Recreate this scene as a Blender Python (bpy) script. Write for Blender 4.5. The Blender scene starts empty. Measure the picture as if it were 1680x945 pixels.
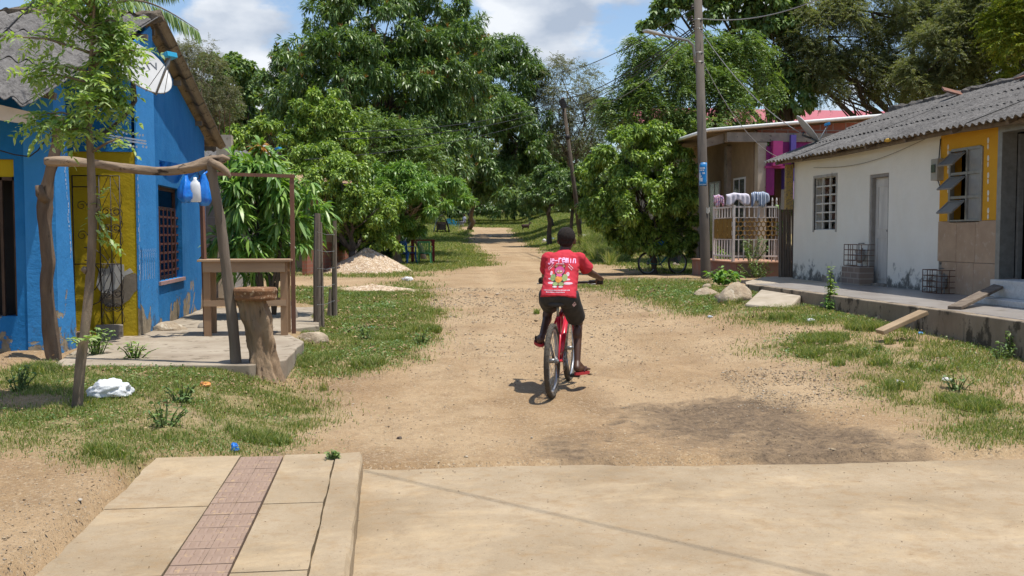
import bpy, bmesh, math, random
import numpy as np
from mathutils import Vector, Matrix, Euler, noise as mnoise
from mathutils.bvhtree import BVHTree
rnd = random.Random(7)
RG = np.random.default_rng(11)
PI = math.pi
scene = bpy.context.scene
# ------------------------------------------------------------------ camera
FPX, HC = 1633.0, 1.47
TH, PH = 0.124706, 0.0535312
cam_d = bpy.data.cameras.new('camera'); cam_d.sensor_width = 36.0
cam_d.lens = 36.0 * FPX / 1680.0; cam_d.clip_end = 3000; cam_d.clip_start = 0.05
cam = bpy.data.objects.new('camera', cam_d); scene.collection.objects.link(cam)
cam.location = (0, 0, HC); cam.rotation_euler = (PI / 2 - PH, 0, -TH)
scene.camera = cam
# ------------------------------------------------------------------ light
SUN_EL = math.radians(75.0)
SUN_DIR = Vector((0.90, -0.44, 0)).normalized() * math.cos(SUN_EL) + Vector((0, 0, math.sin(SUN_EL)))
sd = bpy.data.lights.new('sun', 'SUN'); sd.energy = 4.4; sd.angle = math.radians(0.53); sd.color = (1.0, 0.955, 0.88)
so = bpy.data.objects.new('sun', sd); scene.collection.objects.link(so)
so.rotation_euler = SUN_DIR.to_track_quat('Z', 'Y').to_euler()
so.location = (0, 0, 30)
world = bpy.data.worlds.new('World'); scene.world = world; world.use_nodes = True
nt = world.node_tree; N = nt.nodes; L = nt.links
for n in list(N): N.remove(n)
out = N.new('ShaderNodeOutputWorld'); bg = N.new('ShaderNodeBackground'); bg.inputs['Strength'].default_value = 0.125
sky = N.new('ShaderNodeTexSky'); sky.sky_type = 'NISHITA'; sky.sun_disc = False
sky.sun_elevation = SUN_EL; sky.sun_rotation = math.atan2(SUN_DIR.x, SUN_DIR.y)
sky.altitude = 50; sky.air_density = 1.0; sky.dust_density = .7; sky.ozone_density = 2.0
tc = N.new('ShaderNodeTexCoord')
def wmath(op, a, b=None, clamp=False):
    m = N.new('ShaderNodeMath'); m.operation = op; m.use_clamp = clamp
    for i, v in enumerate((a, b)):
        if v is None: continue
        if isinstance(v, (int, float)): m.inputs[i].default_value = v
        else: L.new(v, m.inputs[i])
    return m.outputs[0]
mp = N.new('ShaderNodeMapping'); mp.inputs['Scale'].default_value = (1, 1, 2.0); mp.inputs['Location'].default_value = (3.1, 0.4, 0.2)
L.new(tc.outputs['Generated'], mp.inputs['Vector'])
ns = N.new('ShaderNodeTexNoise'); ns.inputs['Scale'].default_value = 5.0; ns.inputs['Detail'].default_value = 9; ns.inputs['Roughness'].default_value = 0.56
L.new(mp.outputs[0], ns.inputs['Vector'])
ns2 = N.new('ShaderNodeTexNoise'); ns2.inputs['Scale'].default_value = 9.0; ns2.inputs['Detail'].default_value = 6
mp2 = N.new('ShaderNodeMapping'); mp2.inputs['Location'].default_value = (3.1, 0.4, 0.26); mp2.inputs['Scale'].default_value = (1, 1, 2.0)
L.new(tc.outputs['Generated'], mp2.inputs['Vector']); L.new(mp2.outputs[0], ns2.inputs['Vector'])
field = ns.outputs['Fac']
def cam_ray(px, py):
    th, ph = TH, PH
    f = Vector((math.sin(th) * math.cos(ph), math.cos(th) * math.cos(ph), -math.sin(ph)))
    r = Vector((math.cos(th), -math.sin(th), 0)); u = r.cross(f)
    return f + r * ((px - 840) / FPX) - u * ((py - 472.5) / FPX)
# banks of cumulus at chosen compass directions
for (px, py, rad, amp) in ((425, 95, .11, .17), (330, 140, .08, .12), (885, 60, .11, .13), (1010, 15, .14, .12), (800, 60, .06, .05), (640, 100, .1, -.08), (1000, 150, .08, .08), (1400, 40, .2, .1), (1050, 90, .05, .08)):
    d = cam_ray(px, py).normalized()
    vd = N.new('ShaderNodeVectorMath'); vd.operation = 'DISTANCE'; vd.inputs[1].default_value = d
    L.new(tc.outputs['Generated'], vd.inputs[0])
    t = wmath('MULTIPLY', wmath('SUBTRACT', 1.0, wmath('DIVIDE', vd.outputs['Value'], rad), True), amp)
    field = wmath('ADD', field, t)
cov = N.new('ShaderNodeMapRange'); cov.inputs['From Min'].default_value = 0.545; cov.inputs['From Max'].default_value = 0.63; cov.interpolation_type = 'SMOOTHSTEP'
L.new(field, cov.inputs['Value'])
shade = N.new('ShaderNodeValToRGB')
shade.color_ramp.elements[0].position = .38; shade.color_ramp.elements[0].color = (2.8, 3.3, 4.1, 1)
shade.color_ramp.elements[1].position = .6; shade.color_ramp.elements[1].color = (5.6, 5.85, 6.2, 1)
L.new(ns2.outputs['Fac'], shade.inputs[0])
skyc = N.new('ShaderNodeMix'); skyc.data_type = 'RGBA'; skyc.blend_type = 'MIX'
L.new(cov.outputs[0], skyc.inputs[0]); L.new(sky.outputs[0], skyc.inputs[6]); L.new(shade.outputs[0], skyc.inputs[7])
L.new(skyc.outputs[2], bg.inputs['Color']); L.new(bg.outputs[0], out.inputs[0])
scene.view_settings.view_transform = 'Standard'; scene.view_settings.look = 'None'
scene.view_settings.gamma = 1.0; scene.view_settings.exposure = 0.38
scene.render.engine = 'CYCLES'
cy = scene.cycles; cy.max_bounces = 6; cy.diffuse_bounces = 3; cy.glossy_bounces = 2; cy.transmission_bounces = 4; cy.transparent_max_bounces = 8
cy.use_adaptive_sampling = True; cy.adaptive_threshold = 0.02
try: cy.use_denoising = True; cy.denoiser = 'OPENIMAGEDENOISE'
except Exception: pass
cy.caustics_reflective = False; cy.caustics_refractive = False

# ------------------------------------------------------------------ picture -> place helpers (used only to lay things out on the ground or on walls)
CAM = Vector((0, 0, HC))
def W(px, py, X=None, Y=None, Z=None):
    d = cam_ray(px, py)
    t = X / d.x if X is not None else (Y / d.y if Y is not None else (Z - HC) / d.z)
    return CAM + d * t
def px_m(Y): return Y / FPX            # metres per photo pixel at a depth
def sstep(t): t = np.clip(t, 0, 1); return t * t * (3 - 2 * t)
PY = np.array([-50, 0, 6.5, 9, 12, 16, 25, 40, 55, 75, 100, 140, 400, 2000.])
PZ = np.array([0, 0, 0, .03, .12, .22, .33, .38, .55, .95, 2.1, 4.2, 9, 12.])
def gz(x, y):
    x = np.asarray(x, float); y = np.asarray(y, float)
    b = (np.interp(y - 1.2, PY, PZ) + np.interp(y, PY, PZ) + np.interp(y + 1.2, PY, PZ)) / 3
    rc = np.interp(y, [0, 20, 45, 80, 140], [1.9, 2.6, 4.2, 7.5, 14.])       # centre of the dirt road
    b = b + .195 * sstep((-x - .75) / .9) * sstep((20 - y) / 6 ) * (.55 + .45 * sstep((y - 6) / 3)) 
    b = b + .20 * sstep((x - 3.4) / 2.6) * sstep((y - 6.5) / 4) * (1 - sstep((y - 21) / 7))
    b = b + 1.25 * sstep((x - rc - 3.2) / 5) * sstep((y - 40) / 18) * sstep((x - rc - 3) / 2)
    b = b + .012 * np.sin(x * 1.7 + .6 * np.sin(y * .8)) * sstep((y - 7) / 2) + .010 * np.sin(y * 1.3 + x * .7) * sstep((y - 7) / 2)
    return b
def gzf(x, y): return float(gz(x, y))
def G(px, py):
    d = cam_ray(px, py); t = 3.0
    ts = np.geomspace(3, 400, 4000)
    xs, ys, zs = d.x * ts, d.y * ts, HC + d.z * ts
    k = np.nonzero(zs <= gz(xs, ys))[0]
    i = k[0] if len(k) else len(ts) - 1
    return Vector((xs[i], ys[i], float(gz(xs[i], ys[i]))))

# ------------------------------------------------------------------ mesh builder
class MB:
    def __init__(s): s.v = []; s.f = []; s.n = 0
    def add(s, verts, faces):
        s.v.extend([tuple(v) for v in verts]); s.f.extend([tuple(i + s.n for i in f) for f in faces]); s.n += len(verts); return s
    def box(s, c, size, rot=None, taper=1.0):
        hx, hy, hz = size[0] / 2, size[1] / 2, size[2] / 2
        vs = []
        for z, k in ((-hz, 1), (hz, taper)):
            for x, y in ((-hx, -hy), (hx, -hy), (hx, hy), (-hx, hy)): vs.append(Vector((x * k, y * k, z)))
        if rot is not None:
            R = rot if isinstance(rot, Matrix) else Euler(rot).to_matrix()
            vs = [R @ v for v in vs]
        return s.add([v + Vector(c) for v in vs], [(3, 2, 1, 0), (4, 5, 6, 7), (0, 1, 5, 4), (1, 2, 6, 5), (2, 3, 7, 6), (3, 0, 4, 7)])
    def bb(s, x0, x1, y0, y1, z0, z1): return s.box(((x0 + x1) / 2, (y0 + y1) / 2, (z0 + z1) / 2), (abs(x1 - x0), abs(y1 - y0), abs(z1 - z0)))
    def beam(s, a, b, w, h, up=(0, 0, 1)):
        a, b = Vector(a), Vector(b); d = (b - a); l = d.length; d.normalize()
        r = d.cross(Vector(up)); r = r.normalized() if r.length > 1e-4 else Vector((1, 0, 0)); u = r.cross(d)
        vs = [p + r * (i * w / 2) + u * (j * h / 2) for p in (a, b) for i, j in ((-1, -1), (1, -1), (1, 1), (-1, 1))]
        return s.add(vs, [(0, 1, 2, 3), (7, 6, 5, 4), (0, 4, 5, 1), (1, 5, 6, 2), (2, 6, 7, 3), (3, 7, 4, 0)])
    def tube(s, pts, r, n=8, cap=True, rough=0, seed=0):
        pts = [Vector(p) for p in pts]; m = len(pts)
        rs = r if isinstance(r, (list, tuple)) else [r] * m
        q = random.Random(seed); prev = None; vs = []
        for i, p in enumerate(pts):
            t = (pts[min(i + 1, m - 1)] - pts[max(i - 1, 0)])
            t = t.normalized() if t.length > 1e-9 else Vector((0, 0, 1))
            if prev is None:
                a = Vector((1, 0, 0)) if abs(t.x) < .8 else Vector((0, 1, 0)); a = (a - t * a.dot(t)).normalized()
            else:
                a = prev - t * prev.dot(t); a = a.normalized() if a.length > 1e-6 else prev
            prev = a; b = t.cross(a)
            for k in range(n):
                an = 2 * PI * k / n; rr = rs[i] * (1 + rough * (q.random() - .5))
                vs.append(p + (a * math.cos(an) + b * math.sin(an)) * rr)
        fs = [(i * n + k, i * n + (k + 1) % n, (i + 1) * n + (k + 1) % n, (i + 1) * n + k) for i in range(m - 1) for k in range(n)]
        if cap: fs += [tuple(range(n - 1, -1, -1)), tuple((m - 1) * n + k for k in range(n))]
        return s.add(vs, fs)
    def log(s, pts, rs, amp=.18, n=22, seed=0, step=.03):
        P = [Vector(p) for p in pts]; out_, rr = [], []
        for i in range(len(P) - 1):
            p0, p1, p2, p3 = P[max(i - 1, 0)], P[i], P[i + 1], P[min(i + 2, len(P) - 1)]; k = max(2, int((p2 - p1).length / step))
            for j in range(k + (i == len(P) - 2)):
                t = j / k; out_.append(.5 * ((2 * p1) + (p2 - p0) * t + (2 * p0 - 5 * p1 + 4 * p2 - p3) * t * t + (3 * p1 - p0 - 3 * p2 + p3) * t ** 3)); rr.append(rs[i] * (1 - t) + rs[i + 1] * t)
        b = s.n; s.tube(out_, rr, n)
        for q in range(b, s.n):
            i = (q - b) // n
            if i >= len(out_): break
            c = out_[i]; v = Vector(s.v[q]); d = v - c; u = d.normalized(); z = i * step
            k = 1 + amp * mnoise.noise(Vector((u.x * 1.3 + seed, u.y * 1.3, z * 3 + u.z))) * 1.4 + amp * .7 * mnoise.noise(Vector((u.x * 4 + seed, u.y * 4 + u.z * 4, z * 6))) - amp * .5 * abs(mnoise.noise(Vector((u.x * 8, u.y * 8 + u.z * 8, z * 2.5 + seed)))) + amp * .9 * max(0, mnoise.noise(Vector((u.x * 2, u.y * 2 + u.z * 2 + seed, z * 5 + 9))) - .38)
            s.v[q] = tuple(c + d * k)
        return s
    def lathe(s, prof, c=(0, 0, 0), n=24, M=None):
        vs = []; c = Vector(c)
        for r, z in prof:
            for k in range(n):
                v = Vector((r * math.cos(2 * PI * k / n), r * math.sin(2 * PI * k / n), z))
                vs.append((M @ v if M is not None else v) + c)
        m = len(prof)
        return s.add(vs, [(i * n + k, i * n + (k + 1) % n, (i + 1) * n + (k + 1) % n, (i + 1) * n + k) for i in range(m - 1) for k in range(n)])
    def torus(s, c, R, r, ax=0, n=40, m=8, flat=1.0):
        vs = []
        for i in range(n):
            a = 2 * PI * i / n
            for j in range(m):
                b = 2 * PI * j / m; rr = R + r * math.cos(b); h = r * math.sin(b) * flat
                p = (h, rr * math.cos(a), rr * math.sin(a)) if ax == 0 else ((rr * math.cos(a), h, rr * math.sin(a)) if ax == 1 else (rr * math.cos(a), rr * math.sin(a), h))
                vs.append(Vector(p) + Vector(c))
        return s.add(vs, [(i * m + j, i * m + (j + 1) % m, ((i + 1) % n) * m + (j + 1) % m, ((i + 1) % n) * m + j) for i in range(n) for j in range(m)])
    def ell(s, c, r, nu=16, nv=10, R=None):
        if isinstance(r, (int, float)): r = (r, r, r)
        c = Vector(c); vs = [Vector((0, 0, -r[2]))]; fs = []
        for j in range(1, nv):
            ph = -PI / 2 + PI * j / nv
            for i in range(nu): vs.append(Vector((r[0] * math.cos(ph) * math.cos(2 * PI * i / nu), r[1] * math.cos(ph) * math.sin(2 * PI * i / nu), r[2] * math.sin(ph))))
        vs.append(Vector((0, 0, r[2])))
        for i in range(nu): fs.append((0, 1 + (i + 1) % nu, 1 + i))
        for j in range(nv - 2):
            for i in range(nu):
                a = 1 + j * nu + i; b = 1 + j * nu + (i + 1) % nu; fs.append((a, b, b + nu, a + nu))
        t = len(vs) - 1
        for i in range(nu): fs.append((t, t - nu + i, t - nu + (i + 1) % nu))
        if R is not None: vs = [R @ v for v in vs]
        return s.add([v + c for v in vs], fs)
    def cone(s, a, b, ra, rb, n=14):      # limb: tapered capsule
        a, b = Vector(a), Vector(b); s.ell(a, ra, n, 8); s.ell(b, rb, n, 8); return s.tube([a, b], [ra, rb], n)
    def loft(s, secs, n=24):               # (centre, rx, ry, tilt about x)
        vs = []
        for c, rx, ry, tl in secs:
            c = Vector(c); R = Matrix.Rotation(tl, 3, 'X')
            for k in range(n):
                a = 2 * PI * k / n
                e = 1.0
                vs.append(c + R @ Vector((rx * abs(math.cos(a)) ** .85 * (1 if math.cos(a) > 0 else -1), ry * abs(math.sin(a)) ** .85 * (1 if math.sin(a) > 0 else -1), 0)))
        m = len(secs)
        fs = [(i * n + k, i * n + (k + 1) % n, (i + 1) * n + (k + 1) % n, (i + 1) * n + k) for i in range(m - 1) for k in range(n)]
        fs += [tuple(range(n - 1, -1, -1)), tuple((m - 1) * n + k for k in range(n))]
        return s.add(vs, fs)
    def sheet(s, P, nu, nv):               # P(i,j) -> point, open grid
        vs = [P(i / nu, j / nv) for j in range(nv + 1) for i in range(nu + 1)]
        return s.add(vs, [(j * (nu + 1) + i, j * (nu + 1) + i + 1, (j + 1) * (nu + 1) + i + 1, (j + 1) * (nu + 1) + i) for j in range(nv) for i in range(nu)])
    def prism(s, poly, ax, d0, d1):        # polygon in the plane across axis ax (0: yz, 1: xz, 2: xy), extruded d0..d1
        n = len(poly); vs = []
        for d in (d0, d1):
            for a, b in poly: vs.append((d, a, b) if ax == 0 else ((a, d, b) if ax == 1 else (a, b, d)))
        return s.add(vs, [tuple(range(n - 1, -1, -1)), tuple(range(n, 2 * n))] + [(i, (i + 1) % n, n + (i + 1) % n, n + i) for i in range(n)])
    def wallgrid(s, fixed, ax, thick, u0, u1, z0, z1, holes):   # wall slab with rectangular holes; ax=0: wall in the YZ plane, ax=1: XZ
        us = sorted({u0, u1, *[h[0] for h in holes], *[h[1] for h in holes]}); zs = sorted({z0, z1, *[h[2] for h in holes], *[h[3] for h in holes]})
        us = [u for u in us if u0 <= u <= u1]; zs = [z for z in zs if z0 <= z <= z1]
        sol = [[not any(h[0] < (us[i] + us[i + 1]) / 2 < h[1] and h[2] < (zs[j] + zs[j + 1]) / 2 < h[3] for h in holes) for j in range(len(zs) - 1)] for i in range(len(us) - 1)]
        def p(u, z, t): return (t, u, z) if ax == 0 else (u, t, z)
        a, b = fixed, fixed + thick
        nu, nz = len(us) - 1, len(zs) - 1
        for i in range(nu):
            for j in range(nz):
                if not sol[i][j]: continue
                U0, U1, Z0, Z1 = us[i], us[i + 1], zs[j], zs[j + 1]
                s.add([p(U0, Z0, a), p(U1, Z0, a), p(U1, Z1, a), p(U0, Z1, a)], [(0, 1, 2, 3)])
                s.add([p(U0, Z0, b), p(U1, Z0, b), p(U1, Z1, b), p(U0, Z1, b)], [(3, 2, 1, 0)])
                for di, dj, q in ((-1, 0, (U0, Z0, U0, Z1)), (1, 0, (U1, Z0, U1, Z1)), (0, -1, (U0, Z0, U1, Z0)), (0, 1, (U0, Z1, U1, Z1))):
                    ii, jj = i + di, j + dj
                    if 0 <= ii < nu and 0 <= jj < nz and sol[ii][jj]: continue
                    s.add([p(q[0], q[1], a), p(q[2], q[3], a), p(q[2], q[3], b), p(q[0], q[1], b)], [(0, 1, 2, 3)])
        return s
    def arr(s): return np.array(s.v, float)
def mesh_from(name, V, F):
    me = bpy.data.meshes.new(name); me.from_pydata([tuple(v) for v in V], [], F); me.update(); return me
def np_mesh(name, V, F):                    # fast: F is (n,k)
    me = bpy.data.meshes.new(name); V = np.ascontiguousarray(V, np.float32); F = np.ascontiguousarray(F, np.int32)
    nf, k = F.shape
    me.vertices.add(len(V)); me.vertices.foreach_set('co', V.ravel())
    me.loops.add(nf * k); me.loops.foreach_set('vertex_index', F.ravel())
    me.polygons.add(nf); me.polygons.foreach_set('loop_start', np.arange(nf, dtype=np.int32) * k)
    try: me.polygons.foreach_set('loop_total', np.full(nf, k, np.int32))
    except Exception: pass
    me.update(calc_edges=True); return me
INV = {}
def link(o, parent=None):
    scene.collection.objects.link(o)
    if parent is not None:
        o.parent = parent
        if parent.name in INV: o.matrix_parent_inverse = INV[parent.name]
    return o
def obj(name, src, m, parent=None, smooth=False, label=None, cat=None, group=None, kind=None, bevel=0, weld=False):
    me = src if isinstance(src, bpy.types.Mesh) else mesh_from(name, src.v, src.f)
    if bevel or weld:
        b = bmesh.new(); b.from_mesh(me); bmesh.ops.remove_doubles(b, verts=b.verts, dist=1e-5); bmesh.ops.recalc_face_normals(b, faces=b.faces); b.to_mesh(me); b.free()
    if m is not None: me.materials.append(m)
    if smooth: me.polygons.foreach_set('use_smooth', [True] * len(me.polygons))
    o = bpy.data.objects.new(name, me); link(o, parent)
    if bevel:
        md = o.modifiers.new('bevel', 'BEVEL'); md.width = bevel; md.segments = 2; md.limit_method = 'ANGLE'
    if label: o['label'] = label
    if cat: o['category'] = cat
    if group: o['group'] = group
    if kind: o['kind'] = kind
    return o
def thing(name, label, cat, loc=(0, 0, 0), group=None, rotz=None):
    o = bpy.data.objects.new(name, None); scene.collection.objects.link(o); o.location = loc; o.empty_display_size = .1
    o['label'] = label; o['category'] = cat
    if group: o['group'] = group
    if rotz is None: INV[o.name] = Matrix.Translation(-Vector(loc))     # parts are written in place coordinates
    else: o.rotation_euler = (0, 0, rotz)                                # parts are written round the thing's own base
    return o
def children_of(o): return [c for c in bpy.data.objects if c.parent == o]
def dup(root, loc, rotz=None, label=None, kids=None):
    r = root.copy(); scene.collection.objects.link(r); r.location = loc
    if rotz is not None: r.rotation_euler = (0, 0, rotz)
    if label: r['label'] = label
    for ch in (kids if kids is not None else children_of(root)):
        c = ch.copy(); scene.collection.objects.link(c); c.parent = r
        for g in children_of(ch):
            d = g.copy(); scene.collection.objects.link(d); d.parent = c
    return r

# ------------------------------------------------------------------ materials
def nodes(name):
    m = bpy.data.materials.new(name); m.use_nodes = True
    t = m.node_tree; b = t.nodes.get('Principled BSDF'); return m, t, b
class NT:
    def __init__(s, t): s.t = t
    def new(s, k, **kw):
        n = s.t.nodes.new(k)
        for a, v in kw.items(): setattr(n, a, v)
        return n
    def ln(s, a, b): s.t.links.new(a, b)
    def coord(s, kind='Object', scale=None):
        c = s.new('ShaderNodeTexCoord').outputs[kind]
        if scale is None: return c
        m = s.new('ShaderNodeMapping'); m.inputs['Scale'].default_value = scale; s.ln(c, m.inputs[0]); return m.outputs[0]
    def noise(s, vec, scale, detail=6, rough=.55, dist=0):
        n = s.new('ShaderNodeTexNoise'); n.inputs['Scale'].default_value = scale; n.inputs['Detail'].default_value = detail
        n.inputs['Roughness'].default_value = rough; n.inputs['Distortion'].default_value = dist
        if vec is not None: s.ln(vec, n.inputs['Vector'])
        return n.outputs['Fac']
    def ramp(s, fac, stops):
        r = s.new('ShaderNodeValToRGB'); e = r.color_ramp.elements
        while len(e) < len(stops): e.new(.5)
        for i, (p, c) in enumerate(stops):
            e[i].position = p; e[i].color = (*c, 1) if isinstance(c, (tuple, list)) else (c, c, c, 1)
        s.ln(fac, r.inputs[0]); return r.outputs[0]
    def mix(s, fac, a, b, mode='MIX'):
        m = s.new('ShaderNodeMix', data_type='RGBA', blend_type=mode)
        for i, v in ((0, fac), (6, a), (7, b)):
            if isinstance(v, (int, float)): m.inputs[i].default_value = v
            elif isinstance(v, (tuple, list)): m.inputs[i].default_value = (*v, 1)
            else: s.ln(v, m.inputs[i])
        return m.outputs[2]
    def math(s, op, a, b=None, c=None, clamp=False):
        m = s.new('ShaderNodeMath', operation=op, use_clamp=clamp)
        for i, v in enumerate((a, b, c)):
            if v is None: continue
            if isinstance(v, (int, float)): m.inputs[i].default_value = v
            else: s.ln(v, m.inputs[i])
        return m.outputs[0]
    def bump(s, h, strength, dist, bsdf, prev=None):
        b = s.new('ShaderNodeBump'); b.inputs['Strength'].default_value = strength; b.inputs['Distance'].default_value = dist
        s.ln(h, b.inputs['Height'])
        if prev is not None: s.ln(prev, b.inputs['Normal'])
        s.ln(b.outputs[0], bsdf.inputs['Normal']); return b.outputs[0]
MC = {}
def mat(name, c1, c2=None, scale=6, rough=.8, bump=.0, bscale=40, bd=.005, metal=0, spec=.35, detail=6, stretch=None, c3=None, c3t=.62):
    if name in MC: return MC[name]
    m, t, b = nodes(name); q = NT(t)
    c2 = c2 or tuple(x * .75 for x in c1)
    vec = q.coord('Object', stretch) if stretch else q.coord('Object')
    f = q.noise(vec, scale, detail, .6)
    col = q.ramp(f, [(.32, c1), (.68, c2)])
    if c3:
        g = q.noise(vec, scale * 2.3, 7, .65); k = q.ramp(g, [(c3t - .03, 0.0), (c3t + .03, 1.0)]); col = q.mix(k, col, c3)
    q.ln(col, b.inputs['Base Color']); b.inputs['Roughness'].default_value = rough; b.inputs['Metallic'].default_value = metal
    b.inputs['Specular IOR Level'].default_value = spec
    if bump: q.bump(q.noise(vec, bscale, 8, .65), bump, bd, b)
    MC[name] = m; return m
def leafmat(name, cols, trans=.35, rough=.42, spec=.5):
    if name in MC: return MC[name]
    m, t, b = nodes(name); q = NT(t)
    g = q.new('ShaderNodeNewGeometry'); col = q.ramp(g.outputs['Random Per Island'], [(i / max(1, len(cols) - 1), c) for i, c in enumerate(cols)])
    q.ln(col, b.inputs['Base Color']); b.inputs['Roughness'].default_value = rough; b.inputs['Specular IOR Level'].default_value = spec
    tr = q.new('ShaderNodeBsdfTranslucent'); q.ln(q.mix(1.0, col, (1.5, 1.55, .5), 'MULTIPLY'), tr.inputs['Color'])
    mx = q.new('ShaderNodeMixShader'); mx.inputs[0].default_value = trans
    q.ln(b.outputs[0], mx.inputs[1]); q.ln(tr.outputs[0], mx.inputs[2]); q.ln(mx.outputs[0], t.nodes['Material Output'].inputs[0])
    MC[name] = m; return m
def paintwall(name, base, base2, under, zlo, zhi, peel=.5, dirt=(.12, .10, .08), dirtamt=.5, rough=.85, mottle=.3, chips=0.0):
    """painted plaster: mottling, peeled patches and splash stains that live near the foot of the wall"""
    m, t, b = nodes(name); q = NT(t)
    co = q.coord('Object'); sep = q.new('ShaderNodeSeparateXYZ'); q.ln(co, sep.inputs[0]); z = sep.outputs[2]
    col = q.ramp(q.noise(co, 1.6, 7, .62), [(.3, base), (.7, base2)])
    col = q.mix(q.ramp(q.noise(q.coord('Object', (1.4, 1.4, .7)), 1.4, 9, .7), [(.48, 0.0), (.66, .28)]), col, tuple(min(.8, x * 1.25 + .035) for x in base2)); col = q.mix(q.ramp(q.noise(q.coord('Object', (3, 3, .5)), 1.1, 9, .74), [(.56, 0.0), (.72, .22)]), col, tuple(x * .72 for x in base))
    fine = q.noise(co, 38, 4, .6); col = q.mix(q.math('MULTIPLY', fine, mottle), col, base2)
    hgt = q.math('MULTIPLY', q.math('SUBTRACT', zhi, z), 1 / max(.01, zhi - zlo), clamp=True)
    st = q.math('ADD', q.noise(co, 4.5, 9, .7, .3), q.math('MULTIPLY', hgt, dirtamt))
    k = q.ramp(st, [(.78, 0.0), (.92, 1.0)]); col = q.mix(q.math('MULTIPLY', k, .85), col, dirt)
    pn = q.math('ADD', q.noise(co, 1.9, 8, .62, .6), q.math('MULTIPLY', hgt, peel))
    kp = q.ramp(pn, [(.74, 0.0), (.755, 1.0)])
    und = q.ramp(q.noise(co, 12, 6, .6), [(.35, under), (.65, tuple(x * .6 for x in under))])
    col = q.mix(kp, col, und)
    if chips:
        cn = q.noise(co, 22, 5, .7); kc = q.ramp(cn, [(.72 - chips * .05, 0.0), (.74, 1.0)]); col = q.mix(kc, col, under)
    q.ln(col, b.inputs['Base Color']); b.inputs['Roughness'].default_value = rough; b.inputs['Specular IOR Level'].default_value = .25
    h = q.math('ADD', q.math('SUBTRACT', q.noise(co, 30, 6, .6), q.math('MULTIPLY', kp, 1.5)), q.math('MULTIPLY', q.noise(co, 3.5, 4, .5), 3.0)); q.bump(h, .6, .008, b)
    return m
def brickmat(name, c1, c2, mortar, bw=.3, bh=.12, ax='YZ'):
    if name in MC: return MC[name]
    m, t, b = nodes(name); q = NT(t)
    co = q.coord('Object'); sep = q.new('ShaderNodeSeparateXYZ'); q.ln(co, sep.inputs[0]); cb = q.new('ShaderNodeCombineXYZ')
    q.ln(sep.outputs[{'Y': 1, 'X': 0}[ax[0]]], cb.inputs[0]); q.ln(sep.outputs[2] if ax[1] == 'Z' else sep.outputs[1], cb.inputs[1])
    br = q.new('ShaderNodeTexBrick'); br.inputs['Scale'].default_value = 1; br.inputs['Brick Width'].default_value = bw; br.inputs['Row Height'].default_value = bh
    br.inputs['Mortar Size'].default_value = .012; br.inputs['Mortar Smooth'].default_value = .2
    br.inputs['Color1'].default_value = (*c1, 1); br.inputs['Color2'].default_value = (*c2, 1); br.inputs['Mortar'].default_value = (*mortar, 1)
    q.ln(cb.outputs[0], br.inputs['Vector'])
    col = q.mix(q.math('MULTIPLY', q.noise(co, 9, 6, .7), .5), br.outputs['Color'], tuple(x * .5 for x in c1))
    q.ln(col, b.inputs['Base Color']); b.inputs['Roughness'].default_value = .9
    q.bump(q.math('ADD', br.outputs['Fac'], q.math('MULTIPLY', q.noise(co, 40, 5), -.4)), -.6, .008, b)
    MC[name] = m; return m
MT = {}
MT['bark'] = mat('bark', (.13, .10, .075), (.06, .048, .038), 9, .95, .8, 30, .02, stretch=(1, 1, .3))
MT['bark_pale'] = mat('bark_pale', (.26, .20, .14), (.12, .09, .065), 9, .95, .8, 30, .015, stretch=(1, 1, .3))
MT['log'] = mat('log', (.17, .12, .08), (.075, .05, .035), 7, .9, .9, 26, .012, stretch=(1, 1, .25), c3=(.05, .035, .025), c3t=.66)
MT['log_h'] = mat('log_h', (.36, .27, .185), (.15, .105, .07), 6, .9, .9, 26, .012, stretch=(.25, 1, 1), c3=(.045, .03, .022), c3t=.6)
MT['wood'] = mat('wood', (.36, .225, .125), (.25, .15, .085), 5, .8, .5, 30, .004, stretch=(1, 1, .2))
MT['wood_x'] = mat('wood_x', (.40, .27, .165), (.27, .175, .105), 5, .8, .5, 30, .004, stretch=(.15, 1, 1))
MT['grey_wood'] = mat('grey_wood', (.21, .17, .13), (.11, .085, .065), 8, .95, .8, 34, .008, stretch=(1, 1, .15))
MT['door_wood'] = mat('door_wood', (.60, .57, .51), (.44, .41, .37), 8, .7, .4, 40, .003, stretch=(1, 1, .2), c3=(.16, .14, .12), c3t=.68)
MT['concrete_old'] = mat('concrete_old', (.30, .26, .21), (.17, .145, .12), 3, .95, .6, 35, .008, c3=(.07, .06, .05), c3t=.63)
MT['concrete_lt'] = mat('concrete_lt', (.42, .36, .28), (.31, .26, .19), 3, .92, .5, 45, .004, c3=(.2, .16, .11), c3t=.66)
MT['pole'] = mat('pole', (.125, .105, .085), (.08, .066, .054), 3, .9, .5, 60, .004, stretch=(1, 1, .4), c3=(.10, .085, .07), c3t=.6)
MT['stone'] = mat('stone', (.44, .36, .26), (.28, .215, .145), 5, .95, 1, 14, .03, c3=(.5, .44, .34), c3t=.6)
MT['black_metal'] = mat('black_metal', (.03, .03, .032), (.05, .04, .035), 20, .5, metal=.4)
MT['rust'] = mat('rust', (.16, .07, .035), (.09, .05, .035), 20, .8)
MT['grey_metal'] = mat('grey_metal', (.32, .32, .31), (.22, .22, .21), 12, .45, metal=.7)
MT['alu'] = mat('alu', (.30, .29, .26), (.22, .21, .19), 12, .45, metal=.35)
MT['glass_dark'] = mat('glass_dark', (.05, .055, .055), (.08, .085, .08), 3, .12, spec=.6)
MT['dark'] = mat('painted_room_shade', (.012, .012, .012), (.02, .018, .016), 3, .9)  # near-black panel colour standing in for the shade of unlit rooms
MT['roof'] = None
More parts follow.
